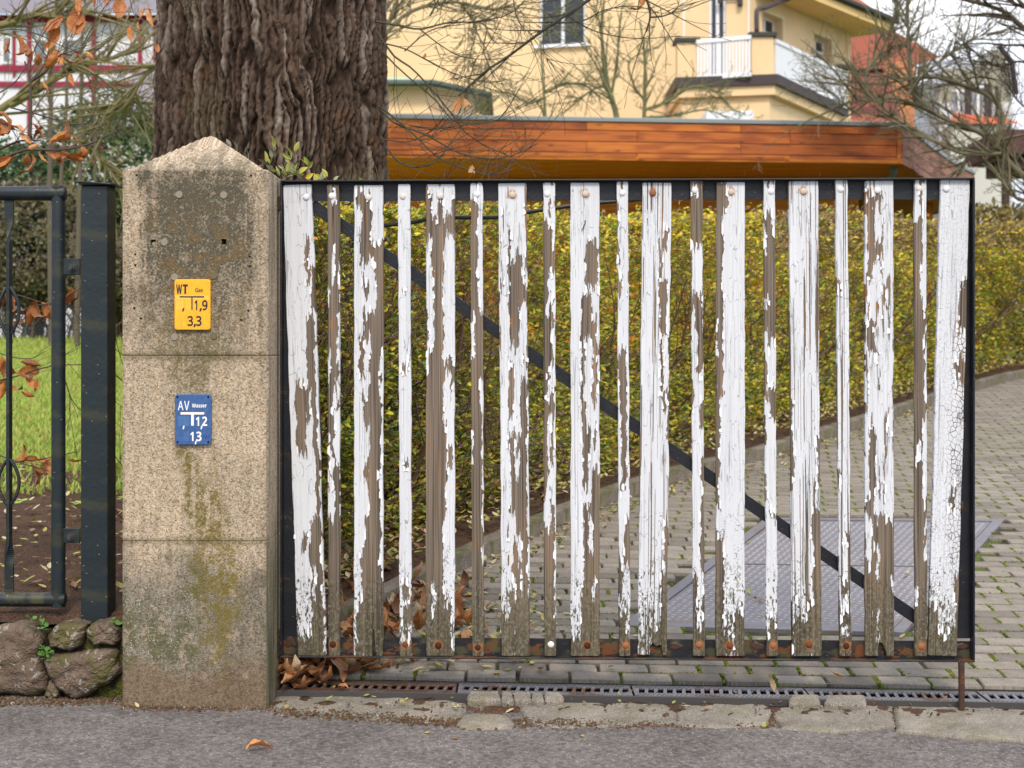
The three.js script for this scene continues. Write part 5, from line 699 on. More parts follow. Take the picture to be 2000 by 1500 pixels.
// ---------------------------------------------------------------- the big tree behind the gate
const trunkD = 8.0, TX = (531 - 1000) * trunkD / FPX, TZ = DIST - trunkD;
{
  const tree = thing('old_tree', 'huge old tree trunk with deeply furrowed dark bark behind the pillar and gate', 'tree', [TX, 0.3, TZ]);
  const NA = 620, ys = []; for (let y = -0.1; y < 1.55; y += 0.05) ys.push(y); for (let y = 1.55; y < 3.55; y += 0.0062) ys.push(y); for (let y = 3.55; y < 7; y += 0.06) ys.push(y);
  const pos = [], col = [], idx = []; 
  const knot = [0.36, 2.72];
  for (let j = 0; j < ys.length; j++) for (let i = 0; i <= NA; i++) {
    const a = (i % NA) / NA * Math.PI * 2, y = ys[j], cx = Math.cos(a), cz = Math.sin(a); const base = 0.655 + 0.16 * Math.exp(-(y + 0.1) / 0.75) + 0.012 * (y - 2) * (y < 2 ? -0.6 : -0.25) + 0.03 * Math.sin(a * 3 + y * 0.4) + 0.018 * Math.sin(a * 5 + 2 - y * 0.7);
    let s = (i % NA) / NA * 4.1, q = a > Math.PI ? a - Math.PI * 2 : a;     // s: metres round the trunk
    const kx = s - (Math.PI / 2 - 0.28) / (Math.PI * 2) * 4.1, ky = y - knot[1], kr = Math.hypot(kx, ky * 0.75); let dx = 0; if (kr < 0.6) { const sw = 0.05 * Math.exp(-kr * kr / 0.03); dx = Math.sign(kx) * sw; }
    const wx = (fbm(Math.cos(a) * 2.4 + 5, y * 1.2 + Math.sin(a) * 2.4, 3, 3) - 0.5) * 0.12 + (vn(s * 14, y * 9, 31) - 0.5) * 0.03 + (vn(s * 50, y * 30, 37) - 0.5) * 0.012; const S = s + dx + wx;
    const P = 4.1, f1 = 24, f2 = 55, wrap = (f, yy, sd) => { const X = ((S % P) + P) % P / P * Math.round(f * P), xi = Math.floor(X), N = Math.round(f * P); let fx = X - xi; fx = fx * fx * (3 - 2 * fx); const yi = Math.floor(yy); let fy = yy - yi; fy = fy * fy * (3 - 2 * fy); const h = (p, r) => hash2(((p % N) + N) % N, r, sd); return mix(mix(h(xi, yi), h(xi + 1, yi), fx), mix(h(xi, yi + 1), h(xi + 1, yi + 1), fx), fy); };
    const kn = Math.exp(-kr * kr / 0.02); const N1 = 104, vor = (fs, fy, sd) => { const X = ((S % P) + P) % P / P * fs, Y = y * fy, xi = Math.floor(X), yi = Math.floor(Y); let a = 9, b = 9, id = 0; for (let m = -1; m <= 1; m++) for (let n = -1; n <= 1; n++) { const hx = ((xi + m) % fs + fs) % fs, dx = xi + m + 0.15 + 0.7 * hash2(hx, yi + n, sd) - X, dy = (yi + n + hash2(hx, yi + n, sd + 1) - Y) * 0.8, dd = dx * dx + dy * dy; if (dd < a) { b = a; a = dd; id = hash2(hx, yi + n, sd + 2); } else if (dd < b) b = dd; } return [Math.sqrt(b) - Math.sqrt(a), id]; };
    const [v1, id1] = vor(N1, 2.3, 41), [v2, id2] = vor(210, 9, 45), pl = wrap(f2, y * 20, 43); const plate = sst(0.0, 0.42, v1), fine = sst(0, 0.3, v2);
    const streak = vn(S * 120, y * 7, 29); let h = 0.03 * sst(0.0, 0.26, v1) * (0.6 + 0.5 * id1) + 0.011 * fine * (0.4 + 0.6 * plate) * (0.4 + id2) + 0.008 * pl * plate + 0.008 * streak + 0.007 * vn(s * 190, y * 60, 9) + 0.007 * vn(s * 80, y * 30, 19); if (kr < 0.5) h += 0.05 * kn - 0.028 * Math.exp(-kr * kr / 0.003) + 0.012 * Math.sin(kr * 62) * Math.exp(-kr * kr / 0.05);
    const r = base - 0.045 + h; pos.push(cx * r, y, cz * r);
    const top = sst(0.02, 0.052, h), n = fbm(S * 9, y * 5, 61, 3), gray = sst(0.5, 0.75, id1 * 0.6 + n * 0.4) * top; let c = mix3([0.026, 0.016, 0.011], [0.085, 0.056, 0.04], top); c = mix3(c, [0.25, 0.205, 0.17], clamp(gray * 0.75 * streak * 1.4)); if (n > 0.7) c = mix3(c, [0.1, 0.05, 0.028], 0.4); const ms = fbm(s * 2.2, y * 1.1, 88, 4); if (ms > 0.56) c = mix3(c, [0.1, 0.095, 0.05], 0.35 * top * sst(0.56, 0.7, ms)); c = c.map((q) => q * (0.75 + 0.5 * fbm(s * 1.6, y * 0.9, 93, 3))); c = c.map((v) => v * (0.75 + 0.5 * vn(s * 120, y * 60, 8))); col.push(c[0], c[1], c[2]); void q;
  }
  for (let j = 0; j < ys.length - 1; j++) for (let i = 0; i < NA; i++) { const a = j * (NA + 1) + i, b = a + NA + 1; idx.push(a, b, a + 1, a + 1, b, b + 1); }
  const g = new THREE.BufferGeometry(); g.setAttribute('position', new THREE.Float32BufferAttribute(pos, 3)); g.setAttribute('color', new THREE.Float32BufferAttribute(col, 3)); g.setIndex(idx); g.computeVertexNormals();
  part('trunk', g, Std({ vertexColors: true, roughness: 0.9 }), tree);
  // limbs above the frame, and the thin twigs that hang from them beside the trunk
  const R = mul32(17), limb = new GB(), barkM = mat(0.07, 0.05, 0.037, 0.95), O = V3(TX, 0.3, TZ);
  for (const [ax, az, l, r] of [[1.2, 0.35, 2.6, 0.2], [-1.3, 0.1, 2.4, 0.22], [0.2, -1, 3, 0.24], [0.1, 0.3, 3, 0.3]]) twigs(limb, V3(ax * 0.25, 6.6, az * 0.25), V3(ax, 1.2, az), l, r, 1, R, { bend: 0.3, per: 1, chance: 0.35, step: 0.35, min: 0.02 });
  part('limbs', limb.geo(), barkM, tree);
  const tw = new GB(), tips = [];
  const hang = (list, d, r, lvl, o = {}) => { const dz = o.dz ?? 0, pts = smooth(list.map(([x, y], i) => at(x, y, d + dz * i / (list.length - 1)).sub(O)), 14); tw.tube(pts, pts.map((_, i) => r * (1 - 0.6 * i / 14)), r > 0.008 ? 6 : 4); tips.push(pts); if (lvl) for (let k = 2; k < 14; k++) if (R() < (o.den ?? 0.6)) { const t = pts[k].clone().sub(pts[k - 1]).normalize(), sd = V3((R() - 0.5), (R() - 0.5) * 0.9 + (o.up ?? 0.1), (R() - 0.5) * 0.6); twigs(tw, pts[k], t.multiplyScalar(0.75).add(sd), 0.16 + 0.38 * R(), r * 0.42, lvl - 1, R, { bend: 0.22, per: 1, chance: 0.4, step: 0.08, min: 0.0016, lift: 0.06 }); } };
  hang([[1330, -110], [1210, -40], [1120, 20], [1060, 60], [990, 112], [950, 138], [895, 188]], 7.6, 0.012, 2, { den: 0.9 });
  hang([[1090, 45], [1140, 40], [1180, 20], [1240, 12], [1290, 26]], 7.6, 0.005, 2); hang([[1100, 25], [1160, 60], [1240, 75], [1330, 70]], 7.6, 0.0045, 2); hang([[1062, 60], [1062, 100], [1070, 120]], 7.6, 0.004, 1);
  hang([[1235, -60], [1260, -10], [1270, 30], [1262, 62]], 7.2, 0.01, 2, { den: 0.5 }); hang([[1268, 34], [1300, 30], [1325, 12], [1310, -20]], 7.2, 0.005, 1);
  hang([[735, 42], [780, 50], [820, 57], [870, 45], [930, 42], [1000, 25], [1040, -20]], 7.4, 0.0065, 2); hang([[820, 57], [860, 88], [900, 110], [960, 116], [1000, 110]], 7.4, 0.004, 1);
  hang([[738, 82], [790, 95], [830, 115], [890, 145], [960, 162], [990, 155]], 7.4, 0.0045, 2); hang([[735, 60], [770, 110], [800, 130], [835, 165], [880, 220], [910, 260], [970, 295], [990, 300]], 7.3, 0.0065, 2, { up: 0.2 });
  hang([[742, 95], [780, 135], [850, 195], [885, 235], [910, 240], [960, 238], [990, 232]], 7.5, 0.005, 1);
  hang([[745, 215], [770, 240], [830, 262], [900, 300], [970, 310], [1010, 300], [1050, 280]], 7.2, 0.0062, 2, { up: 0.3 }); hang([[745, 210], [800, 255], [860, 310], [910, 330], [960, 342], [1005, 330]], 7.1, 0.0055, 2, { up: 0.3 });
  hang([[752, 285], [775, 312], [800, 325], [840, 322], [870, 300]], 7.1, 0.0062, 1, { up: 0.4 }); hang([[748, 272], [800, 276], [850, 252], [880, 238]], 7.2, 0.004, 1); hang([[800, 245], [850, 250], [900, 245], [950, 240], [980, 236]], 7.2, 0.004, 1);
  hang([[840, 30], [870, -20], [930, -60]], 7.6, 0.006, 1); hang([[950, 62], [945, 100], [955, 130]], 7.5, 0.0035, 1); hang([[1000, -20], [1012, 40], [1040, 70]], 7.6, 0.0045, 1); hang([[790, 100], [840, 60], [900, 48], [960, 40]], 7.7, 0.0045, 2);
  for (let k = 0; k < 26; k++) { const pts = tips[Math.floor(R() * tips.length)], p = pts[4 + Math.floor(R() * 10)]; twigs(tw, p, V3(R() - 0.4, (R() - 0.5) * 0.8, R() - 0.5), 0.25 + 0.3 * R(), 0.0028, 1, R, { bend: 0.2, per: 1, chance: 0.3, step: 0.07, min: 0.0014, lift: 0.1 }); }
  part('hanging_twigs', tw.geo(), mat(0.062, 0.058, 0.04, 0.9), tree);
  const orange = [[0.5, 0.2, 0.05], [0.42, 0.16, 0.045], [0.55, 0.27, 0.09]].map((c, i) => new THREE.MeshPhysicalMaterial({ color: lin(c[0] / 0.9, c[1] / 0.9, c[2] / 0.9), map: dryG, roughness: 0.65, side: THREE.DoubleSide, transmission: 0.35 }));
  for (const [x0, y0, x1, y1, d, k] of [[897, 190, 894, 236, 7.2, 0], [905, 192, 918, 222, 7.2, 2], [831, 104, 830, 122, 7.5, 0], [1258, 2, 1245, 40, 7.2, 1], [1252, -10, 1262, 22, 7.2, 0], [922, 322, 920, 350, 7.1, 2], [767, 306, 766, 320, 7.1, 1]]) { const a = at(x0, y0, d).sub(O), b = at(x1, y1, d).sub(O), o = part('leaf', dryGeo[k * 2], orange[k], tree); o.applyMatrix4(lookM(a, b.clone().sub(a), 0.4 + k * 1.3, a.distanceTo(b))); }
}
// ---------------------------------------------------------------- beech twigs with dry leaves, left
{
  const R = mul32(55), beech = thing('beech_sapling', 'thin beech branches with curled orange brown leaves behind the metal fence', 'sapling'); const gb = new GB();
  const lm = [[0.56, 0.2, 0.04], [0.45, 0.15, 0.03], [0.62, 0.28, 0.09], [0.3, 0.11, 0.03]].map((c, i) => new THREE.MeshPhysicalMaterial({ color: lin(c[0] / 0.9, c[1] / 0.9, c[2] / 0.9), map: dryG, roughness: 0.6, side: THREE.DoubleSide, transmission: 0.22 }));
  const line = (l, d, r, kids = 0.25) => { const pts = smooth(l.map(([x, y]) => at(x, y, d)), 12); gb.tube(pts, pts.map((_, i) => r * (1 - 0.55 * i / 12)), 5); for (let k = 2; k < 12; k++) if (R() < kids) twigs(gb, pts[k], pts[k].clone().sub(pts[k - 1]).normalize().multiplyScalar(0.8).add(V3((R() - 0.5), (R() - 0.35), (R() - 0.5) * 0.5)), 0.12 + 0.22 * R(), r * 0.38, 1, R, { bend: 0.25, per: 1, chance: 0.4, step: 0.05, min: 0.0013 }); };
  line([[-160, 400], [-60, 345], [0, 312], [50, 292], [110, 293], [160, 285], [190, 275]], 6.0, 0.0095); line([[-100, 310], [0, 290], [40, 275], [80, 274]], 6.05, 0.007, 0.4); line([[58, 266], [60, 215], [57, 145], [48, 120]], 6.0, 0.0085, 0.2); line([[58, 160], [90, 138], [100, 125], [120, 106], [140, 108]], 6.1, 0.0075, 0.3); line([[97, 118], [80, 95], [63, 71]], 6.1, 0.004, 0.1);
  line([[-120, 150], [0, 60], [60, 62], [150, 100], [210, 90]], 6.3, 0.0035, 0.6); line([[20, 210], [80, 225], [130, 240], [170, 240], [190, 205]], 6.2, 0.004, 0.5); line([[-60, 210], [30, 160], [100, 45], [160, 20]], 6.6, 0.0035, 0.5); line([[160, 90], [200, 20], [240, -30]], 6.6, 0.0035, 0.3); line([[0, 238], [20, 250], [45, 288]], 6.0, 0.003, 0.2);
  line([[-80, 700], [0, 640], [60, 600], [110, 590], [160, 560]], 5.75, 0.005, 0.4); line([[-60, 560], [30, 575], [80, 590], [120, 600]], 5.8, 0.0035, 0.3); line([[-80, 640], [0, 690], [60, 700], [90, 685]], 5.7, 0.003, 0.3); line([[-90, 760], [20, 738], [100, 715], [165, 712]], 5.75, 0.0045, 0.3); line([[128, 745], [140, 780], [155, 800]], 5.75, 0.003, 0.3); line([[-80, 930], [20, 905], [90, 895], [150, 882]], 5.75, 0.0045, 0.3); line([[0, 890], [60, 910], [120, 925], [150, 930]], 5.75, 0.003, 0.2); line([[200, 560], [225, 545]], 5.9, 0.002, 0); line([[-60, 1105], [30, 1095], [75, 1045]], 5.7, 0.002, 0);
  line([[150, 560], [128, 590], [150, 610]], 5.8, 0.002, 0.2); line([[220, 820], [240, 838]], 5.9, 0.0015, 0);
  const leaf = (x, y, ang, len, d, k) => { const p = at(x, y, d), L = len * 1.25 * d / FPX, dir = V3(Math.cos(ang), -Math.abs(Math.sin(ang)) * (Math.sin(ang) > 0 ? -1 : 1), (R() - 0.5) * 0.6), o = part('leaf', dryGeo[Math.floor(R() * 6)], lm[k ?? Math.floor(R() * 4)], beech); o.applyMatrix4(lookM(p, dir, R() * 6.3, L)); };
  for (const [x, y, a, l] of [[20, 75, -1.6, 30], [30, 70, -1.0, 34], [45, 82, -1.3, 34], [55, 95, -2.0, 28], [66, 102, -2.6, 24], [76, 105, -1.7, 26], [82, 106, -1.2, 20], [12, 78, -1.9, 26], [112, 100, -1.8, 38], [122, 104, -1.3, 34], [152, 100, -0.9, 24], [166, 100, -0.7, 22], [144, 102, -0.2, 16], [84, 158, -0.8, 18],
    [8, 265, 2.4, 34], [14, 255, 1.2, 40], [0, 232, -1.2, 44], [10, 240, -1.0, 38], [45, 262, 2.2, 30], [60, 280, 2.0, 36], [66, 270, 1.4, 28], [84, 272, 1.6, 38], [75, 282, -2.6, 20], [96, 282, 0.3, 44], [108, 276, -0.2, 34], [136, 275, 1.5, 34], [150, 285, 1.2, 22], [160, 284, -1.1, 30], [60, 300, -1.2, 40], [52, 300, -1.5, 34], [75, 296, -1.4, 26], [88, 296, -0.8, 38], [100, 297, -0.7, 36], [112, 300, -0.5, 46], [130, 300, -0.5, 36], [30, 303, -2.2, 34], [22, 306, -2.6, 38], [10, 312, -2.2, 34], [0, 315, -2.4, 30], [125, 296, -1.1, 24]]) leaf(x, y, a, l, 6.0);
  for (const [x, y, a, l] of [[5, 560, -1.3, 46], [12, 575, -1.8, 40], [60, 596, -1.2, 40], [70, 592, -1.5, 42], [82, 590, -1.0, 44], [92, 590, -1.3, 36], [140, 560, -1.5, 40], [150, 562, -1.1, 34], [18, 626, -0.2, 30], [8, 638, -0.9, 30], [60, 600, 0.6, 26], [30, 590, 2.4, 26], [5, 698, -1.3, 46], [15, 700, -1.9, 36], [40, 706, -0.2, 34], [35, 730, 0.2, 40], [50, 738, -0.8, 38], [62, 742, 2.2, 32], [15, 742, -2.2, 34], [75, 738, -1.5, 24], [5, 745, 2.8, 28], [25, 752, -0.9, 26], [30, 896, 0.5, 34], [70, 898, -0.4, 32], [82, 896, -0.9, 38], [60, 908, -1.0, 40], [66, 915, -0.8, 28], [10, 905, -2.6, 34], [0, 895, 2.6, 34], [130, 896, -0.6, 26], [45, 900, 0.2, 26], [60, 612, 2.6, 40], [110, 604, -1.2, 22], [42, 765, -0.4, 24]]) leaf(x, y, a, l, 5.75);
  part('branches', gb.geo(), mat(0.085, 0.065, 0.055, 0.85), beech);
  const top = thing('beech_branch', 'overhanging beech twig with long orange leaves at the top left of the trunk', 'branch'), g2 = new GB(); const ln = (l, d, r) => { const pts = smooth(l.map(([x, y]) => at(x, y, d)), 10); g2.tube(pts, pts.map((_, i) => r * (1 - 0.5 * i / 10)), 4); };
  ln([[-90, -60], [60, -20], [130, -25], [220, -10], [330, -30]], 6.9, 0.007); ln([[60, -20], [110, 10], [130, 35]], 6.9, 0.003); ln([[130, -25], [160, -5], [165, 5]], 6.9, 0.003); ln([[220, -10], [235, 0]], 6.9, 0.003); ln([[250, -15], [265, 30], [282, 18], [300, 20]], 6.9, 0.003);
  [[122, 30, 95, 78, 1], [112, 42, 90, 95, 0], [148, 15, 153, 92, 1], [158, -8, 160, 32, 0], [160, 22, 150, 60, 3], [180, -12, 198, 14, 1], [213, -12, 208, 12, 0], [238, -8, 224, 48, 1], [290, 12, 306, 50, 2], [283, 14, 278, 38, 2], [256, 48, 262, 84, 0], [270, 42, 275, 58, 2], [137, 142, 148, 168, 0], [308, 85, 305, 108, 1], [105, 95, 125, 130, 2], [95, 80, 92, 100, 0]].forEach(([x0, y0, x1, y1, k]) => { const a = at(x0, y0, 6.9), b = at(x1, y1, 6.9), o = part('leaf', dryGeo[(k * 2) % 4 === 0 ? 3 : 0], lm[k === 3 ? 1 : k], top); o.applyMatrix4(lookM(a, b.clone().sub(a), (k + x0) % 7 * 0.25 - 0.7, a.distanceTo(b) * 1.1)); });
  part('twig', g2.geo(), mat(0.06, 0.05, 0.042, 0.85), top);
}
// ---------------------------------------------------------------- carport
const boardT = (s, c, d) => tex(512, 256, (x, y) => { const gr = fbm(x / 60, y / 5 + fbm(x / 130, y / 40, s, 2) * 6, s + 1, 4), n = fbm(x / 90, y / 30, s + 2, 3); let k = 0.65 + 0.7 * gr; let o = mix3(c, d, sst(0.4, 0.7, n)).map((q) => q * k); for (const [kx, ky] of [[90, 60], [330, 170], [440, 90]]) { const r = Math.hypot((x - kx) / 9, (y - ky) / 7); if (r < 1.6) o = o.map((q) => q * mix(0.35, 1, sst(0.3, 1.6, r))); } return o; }, true);
{
  const cp = thing('carport', 'wide wooden carport roof with orange stained fascia boards beyond the hedge', 'carport'); const yT = 4.58, yB = 4.03;
  const wm = [[[0.45, 0.118, 0.018], [0.28, 0.062, 0.012]], [[0.52, 0.15, 0.02], [0.35, 0.085, 0.013]], [[0.38, 0.095, 0.016], [0.23, 0.052, 0.013]]].map(([a, b], i) => { const t = boardT(i * 11 + 3, a, b); t.repeat.set(0.4, 2.2); return Std({ map: t, roughness: 0.6 }); }), gm = [0, 1].map((i) => { const t = boardT(i * 7 + 50, [0.34, 0.175, 0.125], [0.2, 0.095, 0.07]); t.repeat.set(0.4, 2.2); return Std({ map: t, roughness: 0.8 }); }), darkW = [0, 1].map((i) => { const t = boardT(i * 7 + 80, [0.72, 0.27, 0.04], [0.58, 0.2, 0.03]); t.repeat.set(0.35, 2); return Std({ map: t, roughness: 0.7 }); });
  const A = V3(-4.6, 0, DIST - 18.1), B = V3(5.57, 0, DIST - 19), R = mul32(8);
  const along = (p, q, y0, y1, th, e = 0.003) => { const L = p.distanceTo(q), g = boxG(0, L - e, y0, y1, -th, 0, 0.006); worldUV(g); const u = g.attributes.uv; const off = R() * 9; for (let i = 0; i < u.count; i++) u.setXY(i, u.getX(i) + off, u.getY(i) + off * 0.37); g.rotateY(-Math.atan2(q.z - p.z, q.x - p.x)); g.translate(p.x, 0, p.z); return g; };
  const rows = [[yT - 0.02, yT - 0.13], [yT - 0.138, yT - 0.285], [yT - 0.293, yT - 0.44], [yT - 0.448, yB]];
  const dirAB = B.clone().sub(A), cutAt = [0, 0.36, 0.585, 0.8, 1];
  rows.forEach(([y1, y0], j) => { for (let k = 0; k < 4; k++) { const sh = (j % 2) * 0.07 - 0.03, a = A.clone().addScaledVector(dirAB, k ? cutAt[k] + sh : 0), b = A.clone().addScaledVector(dirAB, k < 3 ? cutAt[k + 1] + sh : 0.992); part('board', along(a, b, y0, y1, 0.022 + 0.003 * (j === 3)), wm[Math.floor(R() * 3)], cp); } });
  part('corner_board', along(A.clone().addScaledVector(dirAB, 0.9925), B, yB, yT - 0.02, 0.03), wm[1], cp);
  const side = [[5.57, 19], [5.83, 19.45], [6.13, 20.05], [6.6, 21], [7.19, 22.1], [7.8, 23.2], [8.37, 24.1]].map(([x, d]) => V3(x, 0, DIST - d)); const sc = new THREE.CatmullRomCurve3(side), sp = sc.getPoints(14);
  rows.forEach(([y1, y0], j) => { const g = new GB(); let prev; sp.forEach((p, i) => { const t = sc.getTangent(i / 14), nx = -t.z, nz = t.x, row = [[0.002, y0], [0.002, y1], [-0.022, y1], [-0.022, y0]].map(([o, y]) => g.v(p.x + nx * o, y, p.z + nz * o, null, i * 0.45 + j, y)); if (prev) for (let k = 0; k < 4; k++) { const n = (k + 1) % 4; g.i.push(prev[k], row[k], prev[n], prev[n], row[k], row[n]); } prev = row; }); const G = g.geo().toNonIndexed(); G.computeVertexNormals(); part('board', G, gm[j % 2], cp); });
  const E = sp[14], F = V3(8.1, 0, DIST - 27.5); rows.forEach(([y1, y0], j) => part('board', along(E, F, y0, y1, 0.024), gm[j % 2], cp));
  { const s = new THREE.Shape(); const pl = [A, B, ...sp.slice(1), F, V3(-4.6, 0, DIST - 27)].map((p) => [p.x, -p.z]); pl.forEach(([x, y], i) => i ? s.lineTo(x, y) : s.moveTo(x, y)); const roof = new THREE.ExtrudeGeometry(s, { depth: 0.05, bevelEnabled: true, bevelSize: 0.025, bevelThickness: 0.01, bevelSegments: 1 }); roof.rotateX(-Math.PI / 2); roof.translate(0, yT - 0.008, 0); part('roof_edge', roof, mat(0.24, 0.27, 0.28, 0.45, { metalness: 0.3 }), cp);
    const so = new THREE.ExtrudeGeometry(s, { depth: 0.03, bevelEnabled: false }); so.rotateX(-Math.PI / 2); so.translate(0, yB + 0.02, 0); so.scale(1, 1, 1); part('soffit', worldUV(so, 1, 1), darkW[1], cp); }
  // wall of planks under the roof, posts, dark inside
  const wz = DIST - 20.6; for (let k = 0; k < 16; k++) { const y1 = yB + 0.015 - k * 0.17; for (const [x0, x1] of [[-4.4, -0.4], [-0.395, 2.2], [2.205, 5.22]]) part('wall_board', along(V3(x0, 0, wz), V3(x1, 0, wz), y1 - 0.164, y1, 0.03), darkW[Math.floor(R() * 2)], cp); }
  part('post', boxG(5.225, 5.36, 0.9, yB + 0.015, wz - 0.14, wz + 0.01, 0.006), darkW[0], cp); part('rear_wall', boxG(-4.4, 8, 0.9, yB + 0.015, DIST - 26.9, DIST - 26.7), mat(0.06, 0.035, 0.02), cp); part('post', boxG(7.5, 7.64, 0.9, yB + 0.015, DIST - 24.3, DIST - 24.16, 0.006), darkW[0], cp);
  part('downpipe', sweep([at(1742, 318, 19.4), at(1745, 335, 19.4), at(1738, 346, 19.5), at(1722, 354, 19.7), at(1714, 372, 19.8), at(1713, 520, 19.8)], 0.055, 0.055, 30, 12), mat(0.16, 0.19, 0.17, 0.5), cp);
}
// ---------------------------------------------------------------- buildings
const plasterT = tex(512, 512, (x, y) => mix(0.84, 1, loopNoise(x, y, 512, 5, 3, 5)), false); plasterT.repeat.set(0.3, 0.3);
function plaster(s, c) { return Std({ color: lin(c[0] * 1.08, c[1] * 1.08, c[2] * 1.08), map: plasterT, roughness: 0.95, bumpMap: ironB, bumpScale: 0.004 }); }
const glassM = new THREE.MeshPhysicalMaterial({ color: lin(0.03, 0.035, 0.045), roughness: 0.08, specularIntensity: 1 }), whiteM = mat(0.78, 0.79, 0.82, 0.5);
function wallPanel(A, B, y0, y1, th, holes) {              // wall from A to B (plan points), openings in metres along it
  const L = Math.hypot(B[0] - A[0], B[1] - A[1]), s = new THREE.Shape(); s.moveTo(0, y0); s.lineTo(L, y0); s.lineTo(L, y1); s.lineTo(0, y1); s.lineTo(0, y0);
  for (const [a, b, c, d] of holes) { const p = new THREE.Path(); p.moveTo(a, c); p.lineTo(b, c); p.lineTo(b, d); p.lineTo(a, d); p.lineTo(a, c); s.holes.push(p); }
  const g = new THREE.ExtrudeGeometry(s, { depth: th, bevelEnabled: false }); worldUV(g); g.translate(0, 0, -th); g.rotateY(-Math.atan2(B[1] - A[1], B[0] - A[0])); g.translate(A[0], 0, A[1]); return g;
}
function onWall(o, A, B, along, y, out) { const L = Math.hypot(B[0] - A[0], B[1] - A[1]), ux = (B[0] - A[0]) / L, uz = (B[1] - A[1]) / L; o.position.set(A[0] + ux * along - uz * out, y, A[1] + uz * along + ux * out); o.rotation.y = -Math.atan2(uz, ux); return o; }
function windowIn(parent, A, B, a, b, c, d, th, fm, cols = 2, rows = 1) {
  const w = b - a, h = d - c, f = 0.07, fr = []; fr.push(boxG(0, w, 0, f, -0.06, 0), boxG(0, w, h - f, h, -0.06, 0), boxG(0, f, f, h - f, -0.06, 0), boxG(w - f, w, f, h - f, -0.06, 0)); for (let k = 1; k < cols; k++) fr.push(boxG(w * k / cols - f * 0.6, w * k / cols + f * 0.6, f, h - f, -0.05, -0.004)); for (let k = 1; k < rows; k++) fr.push(boxG(f, w - f, h * k / rows - 0.03, h * k / rows + 0.03, -0.048, -0.006));
  const o = part('window', join(fr), fm, parent); onWall(o, A, B, a, c, -th); const g = part('pane', boxG(f * 0.9, w - f * 0.9, f * 0.9, h - f * 0.9, -0.04, -0.03), glassM, o); void g; return o;
}
